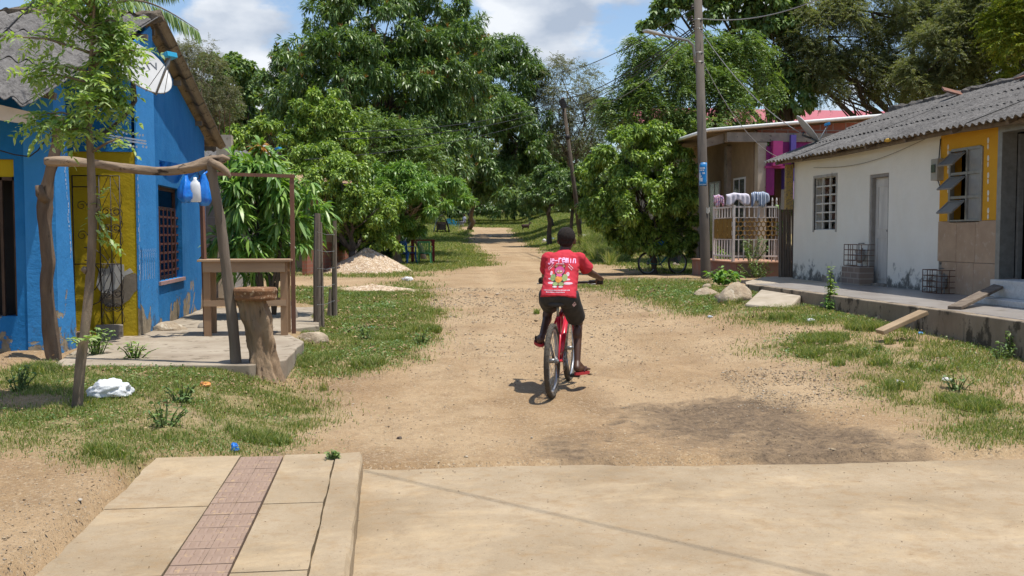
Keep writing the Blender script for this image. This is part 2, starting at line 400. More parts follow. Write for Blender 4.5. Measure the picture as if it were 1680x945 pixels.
# ================================================================== SETTING
def inpoly(x, y, poly):
    c = np.zeros(x.shape, bool); n = len(poly); j = n - 1
    for i in range(n):
        xi, yi = poly[i]; xj, yj = poly[j]
        k = ((yi > y) != (yj > y)) & (x < (xj - xi) * (y - yi) / (yj - yi + 1e-12) + xi)
        c ^= k; j = i
    return c
_np = RG.random((256, 256))
def vnoise(x, y, s, o=0):
    x = np.asarray(x) * s + 57.3 + o * 13.7; y = np.asarray(y) * s + 91.1 + o * 7.9
    xi = np.floor(x).astype(int); yi = np.floor(y).astype(int); fx = sstep(x - xi); fy = sstep(y - yi)
    g = lambda a, b: _np[a % 256, b % 256]
    return (g(xi, yi) * (1 - fx) + g(xi + 1, yi) * fx) * (1 - fy) + (g(xi, yi + 1) * (1 - fx) + g(xi + 1, yi + 1) * fx) * fy
def fnoise(x, y, s, o=0, k=4): return sum(vnoise(x, y, s * 2 ** i, o + i) * .5 ** i for i in range(k)) / sum(.5 ** i for i in range(k))
# grass patches, outlined on the ground: (corners, density, blade height)
PATCH = [
    ([(0, 600), (90, 604), (180, 600), (330, 604), (480, 615), (540, 636), (535, 668), (490, 692), (470, 735), (400, 744), (270, 742), (210, 765), (120, 775), (0, 778)], .8, .045),
    ([(455, 575), (500, 548), (470, 500), (480, 475), (560, 472), (660, 484), (690, 505), (700, 545), (655, 592), (590, 610), (520, 605)], .9, .05),
    ([(600, 428), (700, 424), (770, 400), (800, 430), (770, 438), (690, 447), (630, 448)], .8, .09),
    ([(640, 455), (690, 462), (670, 478), (620, 470)], .8, .08),
    ([(690, 390), (770, 378), (762, 392), (740, 402), (700, 408)], .8, .1),
    ([(1040, 478), (1130, 458), (1225, 478), (1235, 500), (1290, 518), (1290, 545), (1230, 530), (1160, 506), (1090, 494)], .95, .07),
    ([(1285, 512), (1400, 500), (1450, 520), (1510, 545), (1470, 566), (1420, 590), (1330, 598), (1265, 568)], .95, .06),
    ([(1390, 610), (1480, 560), (1680, 560), (1680, 715), (1600, 735), (1500, 680), (1420, 640)], .5, .055),
    ([(840, 378), (870, 362), (960, 350), (1050, 380), (1150, 440), (1040, 447), (975, 420), (905, 402), (870, 398)], .7, .12),
    ([(975, 462), (1140, 466), (1120, 478), (1000, 474)], .6, .08),
    ([(770, 346), (900, 335), (900, 362), (860, 370), (780, 370)], .9, .2)]
PATCHW = []
for poly, dn, h in PATCH:
    PATCHW.append(([(G(a, b).x, G(a, b).y) for a, b in poly], dn, h))
ROADP = [(G(a, b).x, G(a, b).y) for a, b in ((560, 475), (690, 452), (700, 430), (752, 400), (742, 388), (748, 371.5), (868, 371.5), (862, 385), (885, 405), (960, 428), (1180, 452), (1180, 475))]
def grassmask(x, y):
    x = np.asarray(x, float); y = np.asarray(y, float); sc = np.clip(y / 14, .6, 5)
    wx = x + (fnoise(x, y, .9, 3) - .5) * 1.1 * np.clip(y / 9, .6, 1.5); wy = y + (fnoise(x, y, .7, 9) - .5) * 1.3 * np.clip(y / 9, .6, 1.8)
    m = np.zeros(x.shape)
    for poly, dn, h in PATCHW: m = np.maximum(m, inpoly(wx, wy, poly) * dn)
    rc = np.interp(y, [0, 20, 45, 80, 140], [1.9, 2.6, 4.2, 7.5, 14.])
    far = ((~inpoly(wx, wy, ROADP)) & (y > 27)) * .8
    n = fnoise(x, y, 1.3, 5)
    return np.maximum(m * sstep((n - .30) / .2), far * (.45 + .55 * sstep((n - .3) / .2)))
mudA = [(G(a, b).x, G(a, b).y) for a, b in ((880, 765), (950, 705), (1080, 658), (1250, 640), (1420, 690), (1560, 765))]
mudB = [(G(a, b).x, G(a, b).y) for a, b in ((560, 500), (700, 470), (760, 500), (700, 520), (600, 530))]
def mudmask(x, y):
    wx = x + (fnoise(x, y, 1.5, 31) - .5) * 1.3; wy = y + (fnoise(x, y, 1.2, 37) - .5) * .8
    a = inpoly(wx, wy, mudA) * sstep((fnoise(x, y, 2.6, 41) - .18) / .38)
    return np.clip(a, 0, 1)
def near_line(x, y, pts, wd):
    d = np.full(np.shape(x), 1e9)
    for a, b in zip(pts[:-1], pts[1:]):
        ax, ay = a.x, a.y; bx, by = b.x - ax, b.y - ay; t = np.clip(((x - ax) * bx + (y - ay) * by) / (bx * bx + by * by), 0, 1)
        d = np.minimum(d, np.hypot(x - ax - t * bx, y - ay - t * by))
    return np.exp(-(d / wd) ** 2)
TRK = [[G(*p) for p in q] for q in ([(1120, 668), (1220, 690), (1330, 722), (1440, 765)], [(1150, 655), (1260, 676), (1380, 712), (1500, 765)], [(1000, 720), (1120, 690), (1240, 700), (1320, 765)], [(980, 700), (1050, 672), (1180, 655)])]
TRL = [[G(*p) for p in q] for q in ([(760, 765), (800, 640), (815, 540), (800, 450), (795, 400)], [(1050, 700), (1010, 600), (960, 520), (900, 460), (850, 410)], [(640, 765), (700, 640), (745, 540), (760, 470)], [(1500, 740), (1260, 610), (1120, 530), (1000, 480)])]
def axis(stops):
    out = []
    for (a, b, s) in stops: out.extend(np.arange(a, b, s))
    out.append(stops[-1][1]); return np.array(out)
gx = axis([(-900, -200, 100), (-200, -60, 20), (-60, -20, 3), (-20, -6, .6), (-6, 8, .075), (8, 20, .5), (20, 60, 3), (60, 200, 20), (200, 900, 100)])
gy = axis([(-200, -20, 30), (-20, 3, 2), (3, 12, .06), (12, 22, .12), (22, 45, .4), (45, 110, 1), (110, 300, 15), (300, 2000, 150)])
XX, YY = np.meshgrid(gx, gy)
ZZ = gz(XX, YY); nearf = np.exp(-np.maximum(0, YY - 10) / 12)
def softened(fn, s=.16):
    return sum(fn(XX + s * a * np.clip(YY / 9, .6, 2), YY + s * b * np.clip(YY / 9, .6, 3)) for a, b in ((0, 0), (1, .3), (-1, -.4), (.4, 1.2), (-.3, -1.2), (1.8, -1), (-1.8, 1))) / 7
gm, mm = softened(grassmask), softened(mudmask, .22)
ZZ = ZZ + (fnoise(XX, YY, 3.0, 1, 5) - .5) * .035 * nearf * sstep((YY - 6.2) / .5)
ZZ = ZZ + mm * ((fnoise(XX, YY, 8, 21, 4) - .5) * .085 - .004) + gm * (fnoise(XX, YY, 5, 51, 3) - .3) * .03 * nearf
wn_ = fnoise(XX, YY, 6, 91, 3); wx_ = XX + (fnoise(XX, YY, 1.4, 95) - .5) * .25
trk = np.max([near_line(wx_, YY, t, .085) for t in TRK], 0) * sstep((wn_ - .25) / .3); mm = np.clip(np.maximum(mm, .95 * trk), 0, 1); ZZ = ZZ - .02 * trk
lane = np.max([near_line(wx_, YY, t, .26) for t in TRL], 0)
# tyre ruts running up the road
for rx in (.55, 2.05, 2.9): ZZ = ZZ - .028 * np.exp(-((XX - rx - .35 * np.sin(YY * .25) - (YY - 6) * .04) / .14) ** 2) * sstep((YY - 6.5) / 1.2)
under_conc = (YY < 6.33) & (XX > -1.5)
ZZ = np.where(under_conc, -.05, ZZ)
ZZ = np.where((XX > -3.5) & (XX < -1.12) & (YY > 9.75) & (YY < 16.8), np.minimum(ZZ, .235), ZZ)
nx_, ny_ = len(gx), len(gy)
idx = np.arange(nx_ * ny_).reshape(ny_, nx_)
F = np.stack([idx[:-1, :-1], idx[:-1, 1:], idx[1:, 1:], idx[1:, :-1]], -1).reshape(-1, 4)
gme = np_mesh('ground', np.stack([XX, YY, ZZ], -1).reshape(-1, 3), F)
ca = gme.color_attributes.new('cover', 'FLOAT_COLOR', 'POINT')
pale = np.clip((fnoise(XX, YY, .8, 71) - .42) * 3 + lane * .9 * sstep((wn_ - .2) / .4), 0, 1)
ca.data.foreach_set('color', np.stack([gm, mm, pale, np.ones_like(gm)], -1).astype(np.float32).ravel())
def ground_mat():
    m, t, b = nodes('ground_dirt'); q = NT(t); co = q.coord('Object')
    at = q.new('ShaderNodeAttribute', attribute_name='cover'); sp = q.new('ShaderNodeSeparateColor'); q.ln(at.outputs['Color'], sp.inputs[0])
    n1 = q.noise(co, .9, 8, .65, .3); n2 = q.noise(co, 9, 8, .7); n3 = q.noise(co, 70, 5, .7)
    str_ = q.noise(q.coord('Object', (1.2, .35, 1)), 2.2, 7, .65, .5)
    col = q.ramp(n1, [(.28, (.21, .132, .067)), (.5, (.310, .208, .110)), (.72, (.40, .285, .165))])
    n4 = q.noise(co, 3.2, 9, .72, .4); col = q.mix(q.ramp(n4, [(.50, 0.0), (.66, .62)]), col, (.215, .138, .075))
    col = q.mix(q.ramp(q.noise(co, 34, 6, .8), [(.52, 0.0), (.64, .7)]), col, (.56, .45, .31)); col = q.mix(q.ramp(q.noise(co, 47, 6, .8), [(.54, 0.0), (.63, .75)]), col, (.15, .098, .055))
    col = q.mix(q.math('MULTIPLY', q.ramp(str_, [(.42, 0.0), (.66, 1.0)]), .45), col, (.36, .235, .125))
    col = q.mix(q.math('MULTIPLY', sp.outputs[2], .5), col, (.45, .33, .20))
    col = q.mix(q.ramp(n2, [(.52, 0.0), (.72, .55)]), col, (.235, .155, .085))
    vo = q.new('ShaderNodeTexVoronoi'); vo.inputs['Scale'].default_value = 55; q.ln(co, vo.inputs['Vector'])
    peb = q.math('MULTIPLY', q.ramp(vo.outputs['Distance'], [(.16, 1.0), (.26, 0.0)]), q.ramp(n2, [(.42, 0.0), (.5, 1.0)]))
    pc = q.ramp(q.new('ShaderNodeSeparateColor').outputs[0], [(0, (.5, .43, .33)), (1, (.3, .27, .22))])
    sc = q.new('ShaderNodeSeparateColor'); q.ln(vo.outputs['Color'], sc.inputs[0])
    pc = q.ramp(sc.outputs[0], [(0.0, (.62, .53, .40)), (.5, (.40, .33, .24)), (1.0, (.20, .17, .14))])
    col = q.mix(q.math('MULTIPLY', peb, .75), col, pc)
    gcol = q.ramp(n2, [(.35, (.26, .20, .10)), (.5, (.17, .165, .06)), (.65, (.11, .135, .035))])
    gk = q.math('MULTIPLY', sp.outputs[0], q.ramp(q.noise(co, 14, 6, .7), [(.36, .35), (.56, .95)]))
    col = q.mix(gk, col, gcol)
    mk = q.math('MULTIPLY', q.math('ADD', q.math('ADD', sp.outputs[1], q.math('MULTIPLY', q.noise(co, 5, 10, .8, .6), 1.9)), -1.22), 1.7, clamp=True); mk = q.math('MULTIPLY', mk, q.ramp(sp.outputs[1], [(.02, 0.0), (.2, 1.0)]))
    col = q.mix(mk, col, q.ramp(q.noise(co, 16, 7, .7), [(.36, (.10, .068, .040)), (.66, (.235, .162, .093))]))
    q.ln(col, b.inputs['Base Color'])
    q.ln(q.math('SUBTRACT', .95, q.math('MULTIPLY', mk, .3)), b.inputs['Roughness']); b.inputs['Specular IOR Level'].default_value = .25
    h = q.math('ADD', q.math('MULTIPLY', n2, .8), q.math('ADD', q.math('MULTIPLY', n3, .35), q.math('MULTIPLY', peb, .35)))
    q.bump(h, .9, .03, b); return m
obj('ground', gme, ground_mat(), smooth=True, kind='structure')

def concmat(name, joints=None):
    m, t, b = nodes(name); q = NT(t); co = q.coord('Object')
    n1 = q.noise(co, 1.1, 8, .62, .3); n2 = q.noise(co, 11, 8, .72); n3 = q.noise(co, 110, 4, .7)
    col = q.ramp(n1, [(.3, (.255, .192, .120)), (.5, (.325, .252, .165)), (.7, (.385, .305, .208))])
    col = q.mix(q.ramp(n2, [(.5, 0.0), (.7, .6)]), col, (.30, .205, .108))
    col = q.mix(q.ramp(q.noise(q.coord('Object', (1, 1.3, 1)), 3.0, 10, .76, .2), [(.54, 0.0), (.68, .75)]), col, (.27, .175, .088))
    col = q.mix(q.ramp(q.noise(co, 26, 5, .8), [(.62, 0.0), (.68, .85)]), col, (.12, .078, .045))
    col = q.mix(q.ramp(q.noise(co, 60, 5, .8), [(.56, 0.0), (.66, .5)]), col, (.20, .135, .08)); col = q.mix(q.ramp(q.noise(co, 5, 10, .78, .5), [(.52, 0.0), (.68, .55)]), col, (.25, .168, .092))
    col = q.mix(q.ramp(n3, [(.6, 0.0), (.75, .35)]), col, (.62, .55, .42))
    vo = q.new('ShaderNodeTexVoronoi', feature='DISTANCE_TO_EDGE'); vo.inputs['Scale'].default_value = .42; wv = q.new('ShaderNodeVectorMath', operation='ADD'); nz = q.new('ShaderNodeTexNoise'); nz.inputs['Scale'].default_value = 2.5; nz.inputs['Detail'].default_value = 8; q.ln(co, nz.inputs['Vector']); vs = q.new('ShaderNodeVectorMath', operation='SCALE'); vs.inputs[3].default_value = .55; q.ln(nz.outputs['Color'], vs.inputs[0]); q.ln(co, wv.inputs[0]); q.ln(vs.outputs[0], wv.inputs[1]); q.ln(wv.outputs[0], vo.inputs['Vector'])
    ck = q.math('MULTIPLY', q.ramp(vo.outputs['Distance'], [(.0, 1.0), (.006, 0.0)]), q.ramp(q.noise(co, .7, 3), [(.56, 0.0), (.62, .4)])); col = q.mix(ck, col, (.10, .07, .045))
    col = q.mix(q.ramp(q.noise(q.coord('Object', (.8, 1.1, 1)), 1.5, 10, .74, .3), [(.50, 0.0), (.66, .5)]), col, (.50, .38, .235))
    q.ln(col, b.inputs['Base Color']); b.inputs['Roughness'].default_value = .93; b.inputs['Specular IOR Level'].default_value = .2
    q.bump(q.math('ADD', q.math('MULTIPLY', n2, .7), q.math('MULTIPLY', n3, .35)), .55, .010, b); return m
MT['conc'] = concmat('pavement_concrete')
# foreground concrete carriageway; worn uneven far edge
def road_slab():
    mb = MB(); xs = np.concatenate([np.arange(-.158, 6, .06), np.arange(6, 40, 1.)])
    n = len(xs); ye = 6.21 - (xs + .1) * .065 + .02 * np.sin(xs * 2.1) + (fnoise(xs, xs * 0, 4, 2) - .5) * .11
    ys = [-14, 0, 3, 4.5, 5.5]
    V = []; 
    for y in ys: V += [(x, y, .014) for x in xs]
    V += [(x, y - .06, .014) for x, y in zip(xs, ye)] + [(x, y, .006) for x, y in zip(xs, ye)] + [(x, y + .01, -.10) for x, y in zip(xs, ye)]
    m = len(V) // n
    Fq = [(j * n + i, j * n + i + 1, (j + 1) * n + i + 1, (j + 1) * n + i) for j in range(m - 1) for i in range(n - 1)]
    return mb.add(V, Fq)
obj('road', road_slab(), MT['conc'], kind='structure')
# raised pavement on the left with its kerb and a strip of tactile tiles
XL, XT0, XT1, XK, XR, YE = -1.385, -.885, -.632, -.318, -.16, 6.13
def crack_edge(y, s): return .003 * math.sin(y * 9 + s) + .002 * math.sin(y * 23 + s * 2)
def slab(x0, x1, z, wob0, wob1, ye, joints):
    mb = MB(); ys = list(np.arange(-3.0, ye, .08)) + [ye]
    ys = sorted(set(ys + [j + d for j in joints for d in (-.006, .006)]))
    for a, b_ in zip(ys[:-1], ys[1:]):
        if any(abs((a + b_) / 2 - j) < .006 for j in joints): zt = z - .012
        else: zt = z
        ce = lambda y: crack_edge(y, 1) + .022 * (vnoise(y, 3., 5) - .5) + .012 * (vnoise(y, 9., 17) - .5)
        e0 = x0 + ce(a) * wob0; e0b = x0 + ce(b_) * wob0; e1 = x1 + crack_edge(a, 4) * wob1; e1b = x1 + crack_edge(b_, 4) * wob1
        za = zt + .004 * math.sin(a * 2.2); zb = zt + .004 * math.sin(b_ * 2.2)
        mb.add([(e0, a, za), (e1, a, za), (e1b, b_, zb), (e0b, b_, zb), (e0, a, -.1), (e1, a, -.1), (e1b, b_, -.1), (e0b, b_, -.1)],
               [(0, 1, 2, 3), (0, 3, 7, 4), (1, 5, 6, 2), (3, 2, 6, 7), (0, 4, 5, 1)])
    return mb
JT = [5.02, 3.98, 2.9, 1.8]
pav = slab(XL, XT0 - .006, .13, 1, 0, YE, JT)
p2 = slab(XT1 + .008, XK - .006, .131, 0, 1, YE - .02, JT); pav.add(p2.v, p2.f)
p3 = slab(XL + .01, XR - .012, .09, 0, 0, YE - .04, []); pav.add(p3.v, p3.f)
obj('pavement', pav, MT['conc'], kind='structure')
def kerb():
    mb = MB(); ys = np.arange(-3, YE - .01, .07)
    prof = [(XK + .004, .134), (XR - .022, .136), (XR - .006, .128), (XR, .112), (XR + .006, -.06)]
    V = []
    for k, y in enumerate(ys):
        for j, (x, z) in enumerate(prof): 
            w = (vnoise(y, j * 3., 6) - .5) * (.012 if j in (1, 2, 3) else .004); V.append((x + w, y, z + (w * .6 if j in (1, 2) else 0) + .003 * math.sin(y * 2.2)))
    n = len(prof); mb.add(V, [(i * n + j, i * n + j + 1, (i + 1) * n + j + 1, (i + 1) * n + j) for i in range(len(ys) - 1) for j in range(n - 1)] + [tuple((len(ys) - 1) * n + j for j in range(n))])
    mb.bb(XK + .006, XR - .008, YE - .12, YE - .078, -.06, .128)
    return mb
obj('kerb', kerb(), MT['conc'], kind='structure')
# tactile tiles: small pavers with raised bars
tp = MB(); tb = MB(); q_ = random.Random(5)
y = YE - .02; row = 0
while y > 1.0:
    th = .105; zt = .128 + q_.uniform(-.0015, .0015)
    for k in range(2):
        x0 = XT0 + k * .1245 + .002; x1 = x0 + .1215
        tp.box(((x0 + x1) / 2, y - th / 2, zt - .03), (x1 - x0 + .0012, th - .0012, .06), (q_.uniform(-.01, .01), q_.uniform(-.01, .01), q_.uniform(-.008, .008)))
        for kk in range(3):
            xb = x0 + .022 + kk * .038
            tb.box((xb, y - th / 2 + (.0 if (row + k) % 2 else .004), zt + .0015), (.017, th * .74, .005), taper=.7)
    y -= th; row += 1
MT['tactile'] = mat('tactile_tile', (.285, .20, .148), (.24, .165, .12), 7, .9, .5, 60, .003, c3=(.36, .25, .15), c3t=.6)
pv = bpy.data.objects['pavement']
obj('tactile_strip', tp, MT['tactile'], kind='structure'); 
obj('tactile_bar', tb, mat('tactile_bar', (.30, .212, .16), (.26, .178, .132), 9, .9), kind='structure')
# porch-side paving of the two houses
PLZ = .30
def slabpoly(name, poly, z0, z1, m, seed=0):
    mb = MB(); q = random.Random(seed); P2 = []
    n = len(poly)
    for i in range(n):
        a, b_ = Vector(poly[i]), Vector(poly[(i + 1) % n]); k = max(1, int((b_ - a).length / .25))
        for j in range(k):
            p = a.lerp(b_, j / k) + Vector((q.uniform(-.02, .02), q.uniform(-.02, .02))); P2.append((p.x, p.y))
    mb.prism(P2, 2, z0, z1); return obj(name, mb, m, kind='structure', bevel=.012)
slabpoly('left_terrace', [(-3.1, 9.62), (-1.28, 9.42), (-.98, 9.75), (-.95, 11.4), (-1.35, 12.9), (-.9, 13.4), (-1.2, 17), (-3.0, 17), (-3.0, 12.3), (-3.4, 12.3)], -.1, .265, mat('terrace_concrete', (.37, .315, .24), (.25, .20, .145), 2.2, .92, .6, 40, .006, c3=(.16, .125, .085), c3t=.6), 3)
PORZ = .586
pw = MB(); pw.prism([(6.6, 9.0), (8.45, 9.0), (8.45, 17.6), (6.6, 17.3)], 2, .0, PORZ)
obj('porch_floor', pw, mat('porch_tile', (.34, .31, .28), (.25, .225, .20), 1.5, .32, .15, 50, .002, spec=.5, c3=(.2, .17, .14), c3t=.62), kind='structure', bevel=.01)
pk = MB()
yy = 9.0; q_ = random.Random(2)
while yy < 17.3:
    ln = q_.uniform(.9, 1.5); e = min(17.35, yy + ln)
    pk.bb(6.44 + q_.uniform(-.012, .012), 6.6, yy + .004, e - .004, .05, PORZ - .003 + q_.uniform(-.004, .004)); yy += ln
obj('porch_kerb', pk, mat('porch_kerb', (.30, .245, .18), (.19, .15, .105), 2.0, .92, .7, 30, .01, stretch=(1, 1, .6), c3=(.075, .062, .045), c3t=.56), kind='structure', bevel=.012)
pe = MB(); pe.prism([(6.45, 17.3), (8.45, 17.6), (8.6, 21.0), (8.1, 20.7), (6.9, 18.6)], 2, .0, PORZ - .03)
obj('porch_end', pe, MT['concrete_lt'], kind='structure')
# ================================================================== BLUE HOUSE
def roofmat(name, c1, c2, c3):
    m, t, b = nodes(name); q = NT(t); co = q.coord('Object')
    col = q.ramp(q.noise(co, 1.4, 8, .65), [(.3, c1), (.7, c2)])
    col = q.mix(q.ramp(q.noise(co, 14, 8, .75), [(.48, 0.0), (.62, .85)]), col, c3)
    col = q.mix(q.ramp(q.noise(co, 45, 5, .75), [(.56, 0.0), (.66, .7)]), col, (.33, .32, .30))
    q.ln(col, b.inputs['Base Color']); b.inputs['Roughness'].default_value = .95; b.inputs['Specular IOR Level'].default_value = .15
    q.bump(q.noise(co, 60, 6, .7), .6, .006, b); return m
MT['roof'] = roofmat('roof_fibre_cement', (.17, .16, .15), (.10, .095, .09), (.045, .042, .04))
MT['roof_under'] = mat('roof_underside', (.30, .235, .16), (.20, .15, .10), 5, .95, .4, 30, .004, c3=(.09, .065, .045), c3t=.6)
def corrugated(A, B, C, D, waves, rows, amp=.026, lap=.10, seed=0, off=0., ragged=.02):
    """sheets between the ridge line A-B and the eave line D-C; returns top and underside builders"""
    q = random.Random(seed); top = MB(); und = MB(); A, B, C, D = map(Vector, (A, B, C, D))
    nrm = (B - A).cross(D - A).normalized(); nrm = nrm if nrm.z > 0 else -nrm
    k = 8; per = 6                                   # samples per wave, waves per sheet
    nsheet = math.ceil(waves / per)
    for r in range(rows):
        for s_ in range(nsheet):
            w0 = s_ * per; w1 = min(waves, w0 + per + .5)
            v0 = max(0, (r - .0) / rows - .01); v1 = min(1.0, (r + 1) / rows + lap / 6) + q.uniform(-ragged, ragged) * (1 if r == rows - 1 else .6)
            dz = .012 * (rows - r) * .5 + q.uniform(0, .008) + (s_ % 2) * .006
            nn = int((w1 - w0) * k); tw = q.uniform(-.008, .008)
            for mb, o in ((top, 0.0), (und, -.009)):
                vs = []
                for j in range(3):
                    v = v0 + (v1 - v0) * j / 2
                    for i in range(nn + 1):
                        w = w0 + (w1 - w0) * i / nn; u = min(1.02, w / waves)
                        p = (A * (1 - u) + B * u) * (1 - v) + (D * (1 - u) + C * u) * v
                        vs.append(p + nrm * (amp * math.cos(2 * PI * w) + dz + .014 * (j / 2) + tw * (i / nn) + o + off))
                fs = [(j * (nn + 1) + i, j * (nn + 1) + i + 1, (j + 1) * (nn + 1) + i + 1, (j + 1) * (nn + 1) + i) for j in range(2) for i in range(nn)]
                mb.add(vs, fs)
            # the cut edge at the foot and the side of the sheet
            n1 = nn + 1; b0 = top.n - 3 * n1
            T = top.v[b0:]; U = und.v[und.n - 3 * n1:]
            top.add([*T[2 * n1:], *U[2 * n1:]], [(i, i + 1, n1 + i + 1, n1 + i) for i in range(nn)])
            for e in (0, nn): top.add([T[e], T[n1 + e], T[2 * n1 + e], U[e], U[n1 + e], U[2 * n1 + e]], [(0, 1, 4, 3), (1, 2, 5, 4)])
    return top, und
BL = paintwall('blue_plaster', (.005, .125, .35), (.018, .175, .42), (.34, .27, .18), .2, 1.25, peel=.30, dirt=(.05, .075, .10), dirtamt=.22, mottle=.25)
BL_LIT = paintwall('blue_plaster_sunlit', (.045, .25, .56), (.03, .21, .50), (.36, .30, .21), .2, 1.3, peel=.34, dirt=(.06, .06, .05), dirtamt=.34, mottle=.3)  # same blue paint, with the sunlight on the piers put into its colour
YEL = paintwall('yellow_plaster', (.47, .345, .012), (.40, .285, .012), (.36, .345, .32), .3, 1.2, peel=.10, dirt=(.22, .15, .02), dirtamt=.15, mottle=.3)
house = thing('blue_house', 'bright blue plastered house with grey corrugated roof and yellow entrance wall', 'house', (-4.5, 12.5, .2))
YF, XF = 10.75, -3.37
a0, a1 = W(22, 261, Y=YF), W(22, 519, Y=YF)
ztop = W(97, 205, Y=YF).z
w = MB(); w.wallgrid(YF, 1, .18, -9.5, XF - .02, -.1, ztop + .05, [(-4.55 - .6, a0.x, a1.z, a0.z)])
fw = obj('wall', w, BL, house)
yb = W(22, 290, Y=YF).z
mb = MB(); mb.bb(-5.2, a0.x, YF + .05, YF + .09, yb, a0.z); wn = obj('window', mb, YEL, house, label='window opening with yellow head panel and dark wooden grille')
mb = MB(); mb.bb(-5.2, a0.x - .0, YF + .04, YF + .08, yb - .035, yb); 
for i in range(6): mb.bb(a0.x - .03 - i * .13, a0.x - .002 - i * .13, YF + .04, YF + .07, a1.z, yb)
obj('frame', mb, mat('dark_frame', (.09, .055, .035), (.05, .03, .02), 8, .8), wn)
mb = MB(); mb.bb(-5.3, a0.x + .1, YF + .5, YF + .52, a1.z - .2, a0.z + .1); obj('room_shade_panel', mb, MT['dark'], wn)  # black sheet behind the opening, indoor shade put into its colour
# corner pier that tapers to the top
mb = MB(); mb.prism([(YF - .015, -.1), (YF - .015, ztop + .42), (YF + .36, ztop + .46), (YF + .62, -.1)], 0, XF - .3, XF); obj('corner_pier', mb, BL_LIT, house)
pm = mat('white_brush', (.55, .62, .72), (.35, .45, .62), 60, .9)
def scribble(p0, p1, n, width, seed, ax=0, fixed=0.):
    mb = MB(); q = random.Random(seed); p0, p1 = Vector(p0), Vector(p1)
    for i in range(n):
        t = (i + q.random() * .6) / n; c = p0.lerp(p1, t); l = (p1 - p0).length / n * q.uniform(.5, 1.2); ww = width * q.uniform(.2, .6); d = (p1 - p0).normalized() * l / 2
        o = q.uniform(-width, width) * .5
        if ax == 0: vs = [(fixed, c.y + o - ww / 2, c.z - d.z), (fixed, c.y + o + ww / 2, c.z - d.z * .8), (fixed, c.y + o + ww / 2, c.z + d.z), (fixed, c.y + o - ww / 2, c.z + d.z * .8)]
        else: vs = [(c.x - d.x, fixed, c.z + o - ww / 2), (c.x + d.x, fixed, c.z + o - ww / 2), (c.x + d.x, fixed, c.z + o + ww / 2), (c.x - d.x, fixed, c.z + o + ww / 2)]
        mb.add(vs, [(0, 1, 2, 3)])
    return mb
obj('brush_marks', scribble((XF, YF + .26, ztop), (XF, YF + .46, 1.2), 34, .05, 4, 0, XF + .003), pm, house)
# entrance wall
YE2 = 12.3; zy = W(180, 249, Y=YE2).z; XP = -2.93
mb = MB(); mb.bb(-5.2, XP - .022, YE2, YE2 + .15, -.1, zy); obj('entrance_wall', mb, YEL, house, label='yellow entrance wall with a peeled plaster patch')
for nm_, pg_, mm_ in (('bare_plaster', [(196, 470), (205, 452), (222, 448), (228, 455), (228, 474), (220, 480), (212, 492), (196, 503), (176, 504), (163, 492), (166, 480), (184, 482)], mat('bare_cement', (.24, .20, .15), (.16, .135, .10), 6, .95, .5, 30, .006)), ('old_whitewash', [(163, 440), (176, 441), (181, 433), (203, 434), (204, 446), (213, 440), (219, 447), (205, 452), (195, 470), (184, 482), (166, 480), (158, 468)], mat('old_whitewash', (.50, .49, .46), (.38, .37, .34), 8, .9))):
    mb = MB(); P_ = [W(a, b, Y=YE2 - .003) for a, b in pg_]; mb.prism([(p.x, p.z) for p in P_], 1, YE2 - .004 - .001 * (nm_[0] == 'o'), YE2 + .01); obj(nm_, mb, mm_, house)
def zroof_near(x, y): 
    t = (13.1 - y) / (13.1 - 9.95); ze = EAV(x); return 4.18 * (1 - t) + ze * t
e0, e1 = W(0, 163, Y=9.95), W(97, 186, Y=9.95)
def EAV(x): return e0.z + (x - e0.x) * (e1.z - e0.z) / (e1.x - e0.x)
RX = -2.80
mb = MB(); mb.prism([(-5.2, zy), (XP - .06, zy), (XP - .06, zroof_near(XP, YE2) - .07), (-5.2, zroof_near(-5.2, YE2) - .07)], 1, YE2 - .03, YE2 + .15); obj('upper_wall', mb, BL, house)
# painted white border: two rules and dots
mb = MB(); q_ = random.Random(3)
l0, l1 = W(165, 221, Y=YE2 - .033), W(240, 233, Y=YE2 - .033); yy = YE2 - .034
for dz in (0, -.032):
    for t0, t1 in ((0, .5), (.52, 1.0)):
        p, r_ = l0.lerp(l1, t0), l0.lerp(l1, t1); mb.add([(p.x, yy, p.z + dz), (r_.x, yy, r_.z + dz), (r_.x, yy, r_.z + dz + .02), (p.x, yy, p.z + dz + .02)], [(0, 1, 2, 3)])
for i in range(15):
    p = l0.lerp(l1, i / 14); 
    for dz in (.065 + q_.uniform(-.01, .012), -.07 + q_.uniform(-.015, .01)):
        if q_.random() < .8: mb.add([(p.x + .013 * math.cos(k), yy, p.z + dz + .016 * math.sin(k)) for k in np.arange(0, 6.2, 1.05)], [(0, 1, 2, 3, 4, 5)])
mb.v = [v for v in mb.v]; obj('painted_border', mb, pm, house)
